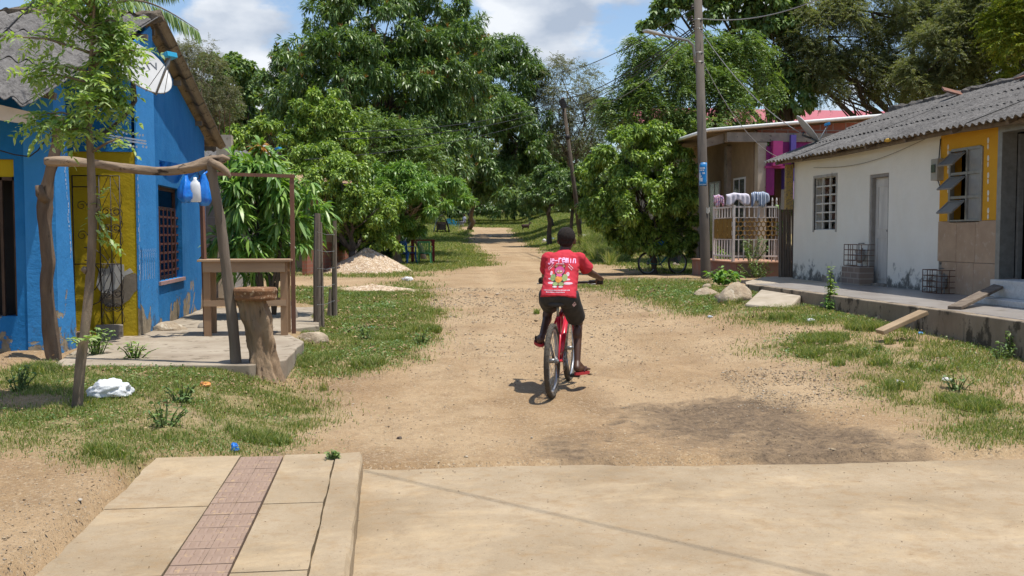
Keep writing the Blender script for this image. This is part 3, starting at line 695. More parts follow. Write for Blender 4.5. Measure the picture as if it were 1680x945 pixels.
# pier by the window
mb = MB(); mb.prism([(YE2 - .01, .1), (YE2 - .01, 3.74), (13.1, 4.08), (13.2, 4.05), (13.28, .1)], 0, XP - .02, XP); obj('pier', mb, BL_LIT, house)
mb = scribble((XP, YE2 + .02, 2.2), (XP, YE2 + .02, .9), 20, .05, 8, 0, XP + .003)
for i in range(7):                                      # little painted loops low on the pier
    y0 = YE2 + .05 + i * .12
    for k in range(6):
        an = PI * k / 5; mb.add([(XP + .003, y0 + .05 + .05 * math.cos(an), 1.18 + .12 * math.sin(an)), (XP + .003, y0 + .05 + .05 * math.cos(an) + .008, 1.18 + .12 * math.sin(an)), (XP + .003, y0 + .05 + .05 * math.cos(an + .5) + .008, 1.18 + .12 * math.sin(an + .5)), (XP + .003, y0 + .05 + .05 * math.cos(an + .5), 1.18 + .12 * math.sin(an + .5))], [(0, 1, 2, 3)])
    mb.add([(XP + .003, y0, .92), (XP + .003, y0 + .012, .92), (XP + .003, y0 + .012, 1.18), (XP + .003, y0, 1.18)], [(0, 1, 2, 3)])
obj('brush_marks', mb, pm, house)
# street-side wall with barred window
XS = -3.02; wy0, wy1, wz0, wz1 = 13.78, 15.30, W(262, 462, X=XS).z, W(262, 303, X=XS).z
YR2 = 17.25
mb = MB(); mb.wallgrid(XS - .15, 0, .15, 13.2, YR2, -.1, 2.62, [(wy0, wy1, wz0, wz1)])
def zfar(y): return 4.18 + (2.96 - 4.18) * (y - 13.1) / (18.0 - 13.1)
mb.prism([(13.2, 2.62), (YR2, 2.62), (YR2, zfar(YR2) - .05), (13.2, zfar(13.2) - .05)], 0, XS - .15, XS); obj('side_wall', mb, BL, house)
mb = MB(); mb.bb(-9.5, XS - .15, YR2 - .15, YR2, -.1, 2.9); obj('rear_wall', mb, BL, house)
wn = obj('window', MB().bb(XS - .13, XS - .09, wy0, wy1, wz0, wz0 + .05).bb(XS - .13, XS - .09, wy0, wy1, wz1 - .05, wz1).bb(XS - .13, XS - .09, wy0, wy0 + .05, wz0 + .05, wz1 - .05).bb(XS - .13, XS - .09, wy1 - .05, wy1, wz0 + .05, wz1 - .05).bb(XS - .13, XS - .09, wy0 + .05, wy1 - .05, wz1 - .33, wz1 - .28), mat('window_wood', (.12, .06, .045), (.07, .035, .03), 8, .7), house, label='barred wooden window on the street side')
mb = MB()
for i in range(1, 6): y0 = wy0 + (wy1 - wy0) * i / 6; mb.bb(XS - .055, XS - .04, y0 - .009, y0 + .009, wz0, wz1 - .3)
for i in range(1, 8): z0 = wz0 + (wz1 - .3 - wz0) * i / 8; mb.bb(XS - .07, XS - .055, wy0, wy1, z0 - .014, z0 + .014)
obj('bars', mb, mat('maroon_bar', (.11, .035, .03), (.07, .03, .025), 10, .7), wn)
obj('room_shade_panel', MB().bb(-4.3, -4.28, 13.3, 16, .5, 2.5), MT['dark'], wn)  # room shade painted as a near-black panel behind the bars
obj('sill', MB().bb(XS - .02, XS + .03, wy0 - .06, wy1 + .06, wz0 - .05, wz0 - .002), mat('pink_sill', (.42, .25, .24), (.3, .2, .18), 9, .9), wn)
# roof
A, B = Vector((-9.6, 13.1, 4.18)), Vector((RX, 13.1, 4.18)); D, C = Vector((-9.6, 9.95, EAV(-9.6))), Vector((XF + .06, 9.95, EAV(XF + .06)))
top, und = corrugated(A, B, C, D, 37, 3, .027, seed=2, ragged=.015)
rf = obj('roof', top, MT['roof'], house, smooth=False); obj('underside', und, MT['roof_under'], rf)
A2, B2 = Vector((RX + .02, 13.05, 4.2)), Vector((-9.6, 13.05, 4.2)); C2, D2 = Vector((-9.6, 18.0, 2.96)), Vector((RX + .02, 18.0, 2.96))
top, und = corrugated(A2, B2, C2, D2, 37, 5, .027, seed=4); rf2 = obj('roof', top, MT['roof'], house); obj('underside', und, MT['roof_under'], rf2)
mb = MB(); q_ = random.Random(8)                         # ridge mortar, lumpy with leaf litter
mb.tube([(x, 13.1 + q_.uniform(-.02, .02), 4.2 + q_.uniform(-.015, .025)) for x in np.arange(-9.5, RX + .06, .12)], [q_.uniform(.05, .075) for _ in np.arange(-9.5, RX + .06, .12)], 7, rough=.5)
obj('ridge_cap', mb, mat('ridge_mortar', (.20, .16, .115), (.10, .08, .06), 14, .95, 1, 25, .03), rf)
f0, f1 = W(-60, 0, Y=10.08), None
mb = MB()
def fz(x, k): return (EAV(x) - .045) if k else (W(0, 197, Y=10.1).z + (x - W(0, 197, Y=10.1).x) * (W(97, 212, Y=10.1).z - W(0, 197, Y=10.1).z) / (W(97, 212, Y=10.1).x - W(0, 197, Y=10.1).x))
mb.prism([(-9.5, fz(-9.5, 0)), (XF + .03, fz(XF + .03, 0)), (XF + .03, fz(XF + .03, 1)), (-9.5, fz(-9.5, 1))], 1, 10.10, 10.13); obj('fascia', mb, mat('fascia_white', (.62, .55, .45), (.50, .43, .34), 4, .8, .3, 40, .003), house)
mb = MB()
for y in (13.3, 14.9, 16.5, 17.7): obj('rafter', MB().beam((-3.6, y, zfar(y) - .09), (RX - .12, y, zfar(y) - .09), .06, .07), MT['grey_wood'], house)
for y in (10.5, 11.6, 12.6): obj('rafter', MB().beam((-9.4, y, zroof_near(-9.4, y) - .10), (XF + .1 + (y - 10.5) * .2, y, zroof_near(XF, y) - .10), .07, .07), MT['grey_wood'], house)
# wrought iron gate in front of the yellow wall
gt = MB(); yg = YE2 - .06; g0, g1 = W(118, 288, Y=yg), W(201, 548, Y=yg)
def rod(pts, r=.008): gt.tube(pts, r * .68, 6)
xs = [g0.x, W(162, 300, Y=yg).x, W(181, 300, Y=yg).x, g1.x]; zt, zb = g0.z, .31; zm = W(190, 433, Y=yg).z
for x in xs: rod([(x, yg, zb), (x, yg, zt)], .0115 if x in (xs[0], xs[1], xs[3]) else .008)
for z in (zt, zm, zb + .02, zt - .13): rod([(xs[0], yg, z), (xs[-1] if z != zt - .13 else xs[1], yg, z)], .010)
def scroll(cx, cz, r, s1, s2, turns=1.35):
    pts = []
    for k in range(22):
        t = k / 21; a = t * turns * 2 * PI; rr = r * (1 - .75 * t); pts.append((cx + s1 * (r - rr * math.cos(a)) , yg, cz + s2 * rr * math.sin(a)))
    rod(pts, .0055)
cx = xs[2]
for cz in (zt - .42, zm + .42, zm - .35, zb + .3):
    for s1 in (-1, 1):
        for s2 in (-1, 1): scroll(cx, cz, .055, s1, s2)
        rod([(cx + s1 * .11, yg, cz + .05), (cx + s1 * .13, yg, cz + .18), (cx + s1 * .02, yg, cz + .42)], .005); rod([(cx + s1 * .11, yg, cz - .05), (cx + s1 * .13, yg, cz - .16), (cx + s1 * .02, yg, cz - .36)], .005)
for k, r in ((0, .3), (1, .17)):
    rod([(xs[0] + .12 + r * math.cos(a), yg, zm - .15 + r * 1.15 * math.sin(a)) for a in np.linspace(-PI / 2, PI / 2, 14)], .009)
for cz in (zt - .35, zt - .7): scroll(xs[0] + .16, cz, .06, 1, 1); scroll(xs[0] + .16, cz, .06, -1, 1)
rod([(xs[1] + .03, yg - .02, zm), (xs[1] + .03, yg - .02, zm - .14), (xs[1] + .055, yg - .02, zm - .14), (xs[1] + .055, yg - .02, zm)], .006)
obj('gate', gt, MT['black_metal'], house, smooth=True, label='black wrought iron gate with scrolls')
# ---------------- satellite dishes
def dish(name, label, c, n, dia, back, armcol, text=None, mount=None, group=None):
    t = thing(name, label, 'satellite dish', tuple(c), group)
    n = Vector(n).normalized(); h = Vector((0, 0, 1)).cross(n).normalized(); v = n.cross(h); M = Matrix((h, v, n)).transposed()
    c = Vector(c); R = dia / 2
    prof = [(0.001, 0)] + [(R * i / 8, .16 * R * (i / 8) ** 2) for i in range(1, 9)] + [(R * 1.02, .16 * R + .004), (R * 1.02, .16 * R - .012)] + [(R * i / 8, .16 * R * (i / 8) ** 2 - .012) for i in range(8, 0, -1)] + [(0.001, -.012)]
    mb = MB(); mb.lathe(prof, c, 40, M); obj('reflector', mb, mat('dish_white', (.44, .44, .43), (.37, .37, .36), 5, .45, c3=(.5, .48, .44), c3t=.66), t, smooth=True)
    foot = c - v * R * .98 + n * .1 * R; lnb = c + n * R * 1.25 - v * R * .55
    mb = MB(); mb.tube([c - v * R * .6 - n * .03, foot - v * .02, lnb], .014, 8); mb.tube([foot + h * R * .35, lnb], .004, 5); mb.tube([foot - h * R * .35, lnb], .004, 5); obj('arm', mb, MT['grey_metal'], t, smooth=True)
    mb = MB(); dn = (c - lnb).normalized(); mb.beam(lnb - h * .07, lnb + h * .07, .055, .045, up=dn); mb.beam(lnb - h * .05, lnb - h * .05 + dn * .08, .05, .05); mb.beam(lnb + h * .05, lnb + h * .05 + dn * .08, .05, .05); obj('receiver', mb, armcol, t, bevel=.004)
    if mount:
        mb = MB(); mb.tube([c - n * .05, c - n * .12 - v * .03] + [Vector(p) for p in mount], .024, 10); obj('mount_pipe', mb, mat('pipe_grey', (.10, .10, .10), (.07, .065, .06), 20, .5, metal=.3), t, smooth=True)
    if text:
        cu = bpy.data.curves.new('lettering', 'FONT'); cu.body = text; cu.size = dia * .19; cu.align_x = 'CENTER'; cu.align_y = 'CENTER'; cu.extrude = .001; cu.space_character = 1.05
        o = bpy.data.objects.new('lettering', cu); scene.collection.objects.link(o); cu.offset = .002
        cu.materials.append(mat('letter_grey', (.10, .11, .13), (.12, .13, .15), 5, .6))
        o.matrix_world = Matrix.Translation(c + n * (.035 * dia) + v * dia * .08) @ M.to_4x4()
        bpy.context.view_layer.update(); me = bpy.data.meshes.new_from_object(o.evaluated_get(bpy.context.evaluated_depsgraph_get()))
        me.transform(o.matrix_world)
        for vtx in me.vertices:                          # lay the letters onto the bowl
            d = vtx.co - c; rr = (d - n * d.dot(n)).length; lift = .16 * R * (rr / R) ** 2 + .004; vtx.co = vtx.co - n * (d.dot(n) - lift)
        bpy.data.objects.remove(o); obj('lettering', me, None, t)
    return t
BLU = mat('lnb_blue', (.02, .25, .50), (.02, .2, .42), 9, .4); 
dc = W(226, 114, Y=11.55)
dish('satellite_dish', 'white satellite dish with dark lettering on the blue house behind the young tree', dc, (.66, -.45, .60), .76, None, mat('lnb_teal', (.03, .33, .55), (.03, .28, .45), 9, .4), 'DIRECTV', [W(222, 165, Y=11.9), W(205, 190, Y=12.1), W(180, 212, Y=12.2), W(157, 228, Y=12.27)])
# ---------------- grey house behind the blue one
h2 = thing('grey_house', 'small unplastered grey block house half hidden behind the mango sapling', 'house', (-4, 22, .3))
blk = brickmat('block_grey', (.33, .31, .28), (.28, .26, .24), (.38, .36, .33), .4, .2, 'YZ'); blkx = brickmat('block_grey_x', (.33, .31, .28), (.28, .26, .24), (.38, .36, .33), .4, .2, 'XZ')
obj('wall', MB().bb(-8, -3.1, 19.6, 19.75, .1, 2.7).bb(-3.25, -3.1, 19.75, 25, .1, 2.45), blkx, h2)
obj('column', MB().bb(-3.1, -2.83, 18.9, 19.15, .1, W(375, 222, Y=19).z), MT['concrete_lt'], h2)
mb = MB(); 
for dx in (-3.06, -2.97, -2.88): mb.tube([(dx, 19.02, W(375, 222, Y=19).z - .02), (dx + .02, 19.0, W(375, 180, Y=19).z)], .006, 5)
obj('rebar', mb, MT['rust'], h2)
top, und = corrugated((-8, 20.9, 3.15), (-2.5, 20.9, 3.15), (-2.5, 19.2, 2.8), (-8, 19.2, 2.8), 31, 2, .025, seed=9); rf = obj('roof', top, MT['roof'], h2); obj('underside', und, MT['roof_under'], rf)
top, und = corrugated((-2.5, 20.9, 3.15), (-8, 20.9, 3.15), (-8, 25.3, 2.5), (-2.5, 25.3, 2.5), 31, 3, .025, seed=9); rf = obj('roof', top, MT['roof'], h2); obj('underside', und, MT['roof_under'], rf)
dish('satellite_dish', 'small pale satellite dish among leaves above the grey house roof', W(436, 251, Y=23.5), (.70, -.35, .62), .55, None, BLU, None, [W(436, 262, Y=23.9), W(430, 285, Y=24)])
# ---------------- brick garden wall, further house among trees
bw = thing('brick_wall', 'low red brick wall with leaning grey sheet left of the gravel heap', 'wall', (-2, 26, .3))
p0, p1 = G(500, 452), G(578, 440)
mb = MB(); mb.beam((p0.x, p0.y, p0.z + .45), (p1.x, p1.y, p1.z + .38), .14, .95); obj('wall', mb, brickmat('brick_red_x', (.36, .12, .07), (.30, .10, .06), (.25, .17, .12), .28, .11, 'XZ'), bw)
mb = MB(); a = Vector((p1.x - .55, p1.y - .25, p1.z)); mb.add([a, a + Vector((.35, 0, 0)), a + Vector((.75, .2, .62)), a + Vector((.35, .2, .70)), a + Vector((0, .02, 0)), a + Vector((.35, .02, 0)), a + Vector((.75, .22, .62)), a + Vector((.35, .22, .70))], [(0, 1, 2, 3), (7, 6, 5, 4), (0, 3, 7, 4), (1, 5, 6, 2), (3, 2, 6, 7)]); obj('sheet', mb, mat('dark_sheet', (.12, .09, .085), (.08, .07, .065), 9, .8), bw)
h3 = thing('adobe_house', 'tan house glimpsed between trees left of the road', 'house', tuple(W(620, 420, Y=31)))
a, b_ = W(470, 330, Y=33), W(572, 330, Y=33)
obj('wall', MB().bb(a.x, b_.x, 33, 36, .2, W(600, 302, Y=33).z), mat('tan_plaster', (.42, .29, .18), (.34, .23, .14), 4, .9), h3)
mb = MB(); mb.prism([(32.2, W(600, 302, Y=33).z - .05), (34.5, W(600, 285, Y=34.5).z), (36.8, W(600, 302, Y=33).z)], 0, a.x - .4, b_.x + .4); obj('roof', mb, mat('tile_roof', (.40, .27, .17), (.3, .19, .12), 5, .9), h3)

# ================================================================== THINGS ON THE LEFT
def pathpx(pts, Ys): return [W(x, y, Y=Y) for (x, y), Y in zip(pts, Ys)]
# crooked log post, cross log, leaning post
base = W(90, 600, Y=10.25); base.z = gzf(base.x, base.y)
t = thing('log_post', 'crooked log post standing against the blue front wall', 'post', tuple(base))
pts = [(97, 190), (94, 225), (88, 262), (80, 300), (72, 340), (74, 380), (79, 430), (77, 480), (82, 540), (91, 602)]
mb = MB(); P_ = [W(x, y, Y=10.28) for x, y in pts]; P_[-1].z = base.z - .12; mb.log(P_, [.045, .047, .05, .054, .066, .06, .066, .062, .066, .07], .24, seed=1)
mb.tube([W(76, 330, Y=10.25), W(66, 318, Y=10.2), W(64, 304, Y=10.2)], [.05, .045, .035], 7, rough=.3, seed=3); obj('trunk', mb, MT['log'], t, smooth=True)
b2 = G(388, 610)
t = thing('leaning_post', 'grey leaning post propping the cross log beside the stump', 'post', tuple(b2))
mb = MB(); P_ = [W(x, y, Y=9.55) for x, y in ((347, 268), (352, 310), (362, 365), (370, 430), (378, 500), (384, 560), (389, 612))]; P_[-1].z = b2.z - .12
mb.log(P_, [.040, .043, .046, .048, .05, .05, .055], .16, seed=5); obj('trunk', mb, MT['grey_wood'], t, smooth=True)
P_ = pathpx([(76, 265), (110, 265), (150, 268), (190, 274), (230, 279), (270, 281), (310, 276), (335, 269), (352, 264), (370, 262)], [10.17, 10.1, 10.0, 9.9, 9.82, 9.75, 9.66, 9.6, 9.56, 9.53])
mb = MB(); mb.log(P_, [.042, .043, .041, .041, .043, .043, .047, .055, .05, .03], .2, seed=7)
mb.tube(pathpx([(345, 265), (360, 272), (372, 282), (378, 291)], [9.55, 9.5, 9.48, 9.46]), [.045, .04, .03, .014], 8, rough=.4, seed=9); mb.tube(pathpx([(352, 262), (366, 258), (376, 261)], [9.55, 9.53, 9.5]), [.04, .028, .014], 8, rough=.4, seed=2)
obj('cross_log', mb, MT['log_h'], smooth=True, label='thick weathered log lying across the two posts in front of the blue house', cat='log')
# tree stump with a round wooden seat
sb = G(440, 622)
mb = MB(); n = 64; prof = [(z, float(np.interp(z, [0, .06, .15, .3, .45, .58, .7, .76], [.17, .145, .125, .112, .124, .134, .112, .108]))) for z in np.linspace(0, .76, 46)]
q_ = random.Random(12); V = []
top_off = W(417, 492, Y=sb.y).x - sb.x - .02
for i, (z, r) in enumerate(prof):
    for k in range(n):
        a = 2 * PI * k / n; ca_, sa_ = math.cos(a), math.sin(a); rr = r * (1 + .12 * math.sin(a * 3 + z * 5) + .34 * mnoise.noise(Vector((ca_ * 1.6, sa_ * 1.6, z * 3.2))) + .20 * mnoise.noise(Vector((ca_ * 5, sa_ * 5, z * 7))) - .16 * abs(mnoise.noise(Vector((ca_ * 9, sa_ * 9, z * 2.5 + 7)))) + .07 * mnoise.noise(Vector((ca_ * 16, sa_ * 16, z * 24))))
        if i == 0: rr *= 1.1
        V.append((sb.x + top_off * z / .76 + rr * math.cos(a) * 1.08, sb.y + rr * math.sin(a) * .9, sb.z - .05 + z * .82 / .76))
mb.add(V, [(i * n + k, i * n + (k + 1) % n, (i + 1) * n + (k + 1) % n, (i + 1) * n + k) for i in range(len(prof) - 1) for k in range(n)] + [tuple((len(prof) - 1) * n + k for k in range(n))])
st = obj('stump', mb, mat('stump_wood', (.34, .24, .15), (.17, .115, .07), 5, .95, 1, 16, .03, stretch=(1, 1, .3), c3=(.06, .04, .028), c3t=.62), smooth=True, label='gnarled pale tree stump standing by the leaning post', cat='tree stump')
zt = W(419, 492, Y=sb.y).z; xt = W(419, 480, Y=sb.y).x
mb = MB(); mb.lathe([(.001, zt), (.19, zt), (.2, zt + .02), (.197, zt + .05), (.205, zt + .09), (.195, zt + .115), (.001, zt + .117)], (xt, sb.y, 0), 26)
obj('round_slab', mb, mat('slab_bark', (.26, .13, .06), (.14, .07, .035), 9, .9, .8, 30, .01, c3=(.42, .30, .19), c3t=.6), smooth=False, label='thick round wooden slab lying on the stump as a seat', cat='wooden seat', bevel=.006)
# wooden stall table with tall posts
tb_ = thing('stall_table', 'rough wooden table with two tall posts and a top rail beside the blue house', 'table', (-1.75, 12.3, .265))
tx0, tx1 = W(326, 428, Y=12.2).x, W(477, 428, Y=12.2).x; tz = W(400, 426, Y=12.1).z; ty0, ty1 = 12.08, 12.62
mb = MB()
for i in range(4): y0 = ty0 + i * .135; mb.bb(tx0 - .01 * (i % 2), tx1 + .012 * (i % 3), y0 + .003, y0 + .132, tz - .025, tz)
obj('tabletop', mb, MT['wood_x'], tb_, bevel=.003)
mb = MB(); mb.bb(tx0 + .06, tx1 - .06, ty0 + .03, ty0 + .055, tz - .15, tz - .027); mb.bb(tx0 + .06, tx1 - .06, ty1 - .055, ty1 - .03, tz - .15, tz - .027); obj('apron', mb, MT['wood_x'], tb_)
for x in (tx0 + .1, tx1 - .08): 
    for y in (ty0 + .085, ty1 - .09): obj('leg', MB().bb(x - .04, x + .04, y - .03, y + .03, .262, tz - .027), MT['wood'], tb_)
mb = MB(); mb.bb(tx0 + .06, tx1 - .05, ty0 + .035, ty0 + .053, .62, .69); mb.bb(tx0 + .06, tx1 - .05, ty1 - .05, ty1 - .03, .62, .69); obj('stretcher', mb, MT['wood_x'], tb_)
zr = W(470, 288, Y=12.3).z
for x in (tx0 + .02, tx1 - .01): obj('post', MB().beam((x + .02, ty0 + .3, .262), (x + (.02 if x > -1.7 else .0), ty0 + .27, zr), .05, .04), mat('post_red', (.22, .11, .07), (.15, .075, .05), 7, .85, stretch=(1, 1, .2)), tb_)
obj('top_rail', MB().beam((tx0 + .05, ty0 + .27, zr + .02), (tx1 + .05, ty0 + .26, zr - .005), .035, .04), mat('post_red', (.2, .1, .06)), tb_)
# bags and jug hanging from the rail
def baggy(c, w_, h_, seed, d=.10):
    q = random.Random(seed); mb = MB(); n, m = 22, 12; V = []
    for j in range(m + 1):
        t_ = j / m; wr = (.25 + .75 * math.sin(min(1, t_ * 1.25) * PI / 2)) * (1 if t_ < .85 else 1 - (t_ - .85) * 3.2)
        for k in range(n):
            a = 2 * PI * k / n; f = 1 + .16 * math.sin(5 * a + seed + t_ * 2) + .1 * math.sin(11 * a + 2 * seed + t_ * 6) + q.uniform(-.06, .06)
            V.append((c[0] + w_ / 2 * wr * f * math.cos(a), c[1] + d * wr * f * math.sin(a), c[2] - h_ * t_ + .012 * math.sin(7 * a + seed) * t_))
    mb.add(V, [(j * n + k, j * n + (k + 1) % n, (j + 1) * n + (k + 1) % n, (j + 1) * n + k) for j in range(m) for k in range(n)] + [tuple(m * n + k for k in range(n))])
    return mb
blubag = mat('blue_plastic', (.005, .12, .55), (.02, .25, .75), 9, .35, .5, 25, .01, spec=.6)
c = W(305, 288, Y=11.95); mb = baggy(c, .17, .31, 2); mb.tube([c + Vector((0, 0, -.02)), c + Vector((.02, .1, .05)), c + Vector((.03, .3, .07))], .012, 6); obj('blue_bag', mb, blubag, smooth=True, label='crumpled blue plastic bag hanging left of the white jug', cat='plastic bag', group='plastic bags hanging at the stall')
c = W(334, 286, Y=12.05); mb = baggy(c, .16, .36, 5, .06); mb.tube([c, c + Vector((.02, .2, .05))], .012, 6); obj('blue_bag', mb, blubag, smooth=True, label='limp blue plastic bag hanging behind the white jug at the stall post', cat='plastic bag', group='plastic bags hanging at the stall')
c = W(320, 291, Y=11.93); mb = MB(); mb.loft([((c.x, c.y, c.z), .018, .018, 0), ((c.x, c.y, c.z - .03), .02, .02, 0), ((c.x, c.y, c.z - .06), .05, .035, 0), ((c.x, c.y, c.z - .1), .06, .045, 0), ((c.x + .005, c.y, c.z - .27), .062, .045, 0), ((c.x + .005, c.y, c.z - .285), .052, .036, 0)], 18)
jt = obj('plastic_jug', mb, mat('jug_white', (.72, .74, .76), (.62, .66, .7), 6, .4), smooth=True, label='white plastic jug hanging among blue bags at the stall', cat='jug')
obj('handle', MB().tube([(c.x + .02, c.y, c.z - .02), (c.x + .05, c.y, c.z - .01), (c.x + .02, c.y + .1, c.z + .07)], .006, 6), MT['black_metal'], jt)
# blue scalloped tarp
mb = MB()
def tarp(u, v):
    a = W(259, 262, Y=12.25); b = W(330, 276, Y=11.9); p = a.lerp(b, u)
    sag = .24 * (math.sin(PI * min(1, u * 1.6)) ** .5 if u < .62 else max(0, (1 - u) / .38) ** 1.4 * .9); p.z -= v * max(.03, sag); p.y += .06 * math.sin(u * 14 + v * 3) + .05 * v; return p
mb.sheet(tarp, 28, 8); obj('blue_tarp', mb, mat('tarp_blue', (.01, .18, .60), (.02, .22, .68), 6, .55, .4, 20, .01), smooth=True, label='small blue scalloped tarp strung below the cross log', cat='tarp')
# weathered fence posts
for lab, x, y0, y1, r, Y in (('grey split fence post nearer to the stall, the taller one', 520, 350, 538, .052, 13.5), ('thin grey fence post standing behind the taller one', 549, 362, 523, .04, 14.2)):
    g = G(x, y1); t = thing('fence_post', lab, 'fence post', tuple(g), 'fence posts on the left verge')
    mb = MB(); top_ = W(x, y0, Y=g.y); mb.tube([(g.x, g.y, g.z - .1), (g.x + .005, g.y, (g.z + top_.z) / 2), (top_.x, g.y, top_.z)], [r, r * .95, r * .8], 6, rough=.3, seed=x)
    if x == 520: mb.tube([(g.x + .07, g.y + .05, g.z - .1), (g.x + .06, g.y + .05, top_.z - .12)], [.03, .022], 5, rough=.3)
    else: mb.tube([(g.x - .09, g.y - .02, g.z - .1), (g.x - .06, g.y, g.z + .45)], [.05, .02], 5, rough=.3)
    obj('stake', mb, MT['grey_wood'], t)
wr = MB(); 
for k in range(5):
    a, b_ = W(520, 380 + k * 30, Y=13.5), W(549, 385 + k * 27, Y=14.2); mb = wr; m_ = (a + b_) / 2; m_.z -= .02; mb.tube([a, m_, b_], .003, 4)
obj('fence_wire', wr, MT['grey_metal'], label='thin wires strung between the two weathered fence posts', cat='wire')
# white bag on the grass
def crumple(c, sx, sy, sz, seed, nu=22, nv=14, amp=.35):
    mb = MB(); mb.ell((0, 0, 0), (1, 1, 1), nu, nv); out_ = []
    for v in mb.v:
        v = Vector(v); d = mnoise.noise(v * 1.8 + Vector((seed, 0, 0))) * amp + mnoise.noise(v * 4.5 + Vector((0, seed, 0))) * amp * .6 + mnoise.noise(v * 9 + Vector((0, seed, 4))) * amp * .25
        v = v * (1 + d); out_.append((c[0] + v.x * sx, c[1] + v.y * sy, c[2] + max(v.z, -.35) * sz))
    mb.v = out_; return mb
def rock(c, sx, sy, sz, seed, rz=0., name='rock', label='', m=None, group=None, nu=26, nv=18):
    mb = MB(); mb.ell((0, 0, 0), (1, 1, 1), nu, nv); o_ = []; q = random.Random(seed)
    pl = [(Vector((q.uniform(-1, 1), q.uniform(-1, 1), q.uniform(-.2, 1))).normalized(), q.uniform(.62, .9)) for _ in range(11)]
    R = Matrix.Rotation(rz, 3, 'Z')
    for v in mb.v:
        v = Vector(v)
        for nrm_, d in pl:
            k = v.dot(nrm_)
            if k > d: v = v - nrm_ * (k - d) * .9
        v *= 1 + .07 * mnoise.noise(v * 3 + Vector((seed, 0, 0))) + .03 * mnoise.noise(v * 8 + Vector((seed, 0, 0)))
        v = R @ Vector((v.x * sx, v.y * sy, max(v.z, -.4) * sz)); o_.append((c[0] + v.x, c[1] + v.y, c[2] + v.z))
    mb.v = o_; return obj(name, mb, m or MT['stone'], smooth=False if False else True, label=label, cat='rock', group=group)
plw = mat('white_plastic', (.72, .73, .74), (.60, .61, .62), 9, .38, .6, 22, .02, spec=.6)
g = G(180, 652); mb = crumple((g.x, g.y, g.z + .045), .15, .09, .09, 4, 48, 30, .30); obj('white_bag', mb, plw, smooth=True, label='crumpled white plastic bag on the grass by the young tree', cat='plastic bag')
g = G(385, 741); mb = crumple((g.x, g.y, g.z + .02), .025, .02, .04, 9); obj('blue_wrapper', mb, blubag, label='small bright blue wrapper in the grass at the pavement end', cat='litter')
g = G(337, 636); mb = crumple((g.x, g.y, g.z + .02), .045, .03, .03, 14); obj('snack_wrapper', mb, mat('wrapper_red', (.6, .12, .05), (.7, .45, .1), 40, .5), label='torn red and orange snack wrapper on the left grass', cat='litter')
g = G(300, 528); rock((-2.72, 13.0, .28), .22, .12, .10, 5, .2, 'rubble', 'pale lumpy stone lying against the pier of the blue house'); rock((-2.35, 13.3, .28), .12, .09, .07, 8, .6, 'rubble', 'small dark stone on the terrace behind the stall table', MT['concrete_old'])
g = G(512, 560); rock((g.x - .02, g.y, g.z + .01), .23, .15, .13, 11, .2, 'rock', 'flat tan rock in the grass at the terrace corner')
g = G(497, 535); rock((g.x - .25, g.y + .9, g.z + .02), .14, .12, .26, 15, .2, 'rock', 'grey upright rock behind the stall table leg', MT['concrete_old'])
pp = [(.0, -.08, 0), (.37, 0, 0), (.38, .16, 0), (0, .1, 0)]
mb = MB(); c = W(180, 548, Z=.30); mb.box((c.x, c.y, .33), (.30, .13, .16), (0, 0, .25)); obj('concrete_block', mb, MT['concrete_old'], label='broken concrete block at the foot of the yellow wall', cat='block', bevel=.012)
c = W(225, 535, Z=.36); obj('brick_piece', MB().box((c.x, c.y, .33), (.13, .13, .14), (0, .1, .4)), mat('brick_old', (.34, .18, .11), (.28, .22, .16), 8, .95), label='small stack of broken brick beside the yellow wall', cat='brick', bevel=.01)
# gravel heaps
def heap(name, c, sx, sy, h, seed, label, m):
    mb = MB(); n, r = 60, 22; V = [(c[0], c[1], c[2] + h)]
    for j in range(1, r + 1):
        t_ = j / r
        for k in range(n):
            a = 2 * PI * k / n; e = 1 + .12 * math.sin(a * 2 + seed) + .06 * math.sin(a * 5 + seed * 2)
            x = sx * t_ * e * math.cos(a); y = sy * t_ * e * math.sin(a); z = h * (1 - t_) ** .9 * (1 + .08 * math.sin(a * 3 + seed)) + .022 * mnoise.noise(Vector((x * 9, y * 9, seed))) - .04 * (t_ ** 4)
            V.append((c[0] + x, c[1] + y, gzf(c[0] + x, c[1] + y) * t_ + c[2] * (1 - t_) + z))
    mb.add(V, [(0, 1 + k, 1 + (k + 1) % n) for k in range(n)] + [(1 + j * n + k, 1 + (j + 1) * n + k, 1 + (j + 1) * n + (k + 1) % n, 1 + j * n + (k + 1) % n) for j in range(r - 1) for k in range(n)])
    return obj(name, mb, m, smooth=True, label=label, cat='gravel heap')
def gravmat(name, sc):
    m, t, b = nodes(name); q = NT(t); co = q.coord('Object'); vo = q.new('ShaderNodeTexVoronoi'); vo.inputs['Scale'].default_value = sc; q.ln(co, vo.inputs['Vector'])
    s = q.new('ShaderNodeSeparateColor'); q.ln(vo.outputs['Color'], s.inputs[0])
    col = q.ramp(s.outputs[0], [(0, (.30, .20, .12)), (.3, (.46, .34, .22)), (.7, (.52, .41, .29)), (1, (.62, .54, .43))])
    col = q.mix(q.ramp(vo.outputs['Distance'], [(.45, 0.0), (.7, .6)]), col, (.2, .13, .08)); q.ln(col, b.inputs['Base Color']); b.inputs['Roughness'].default_value = .95
    q.bump(vo.outputs['Distance'], -.9, .05, b); return m
MT['gravel'] = gravmat('gravel', 26)
g = G(600, 448); heap('gravel_heap', (g.x, g.y + .6, g.z), 1.25, 1.3, .72, 1, 'tan gravel heap beside the brick wall, the taller heap', MT['gravel'])
g = G(610, 480); heap('gravel_heap', (g.x, g.y + .3, g.z), 1.15, .8, .15, 3, 'low spread of pale gravel in front of the taller heap', MT['gravel'])
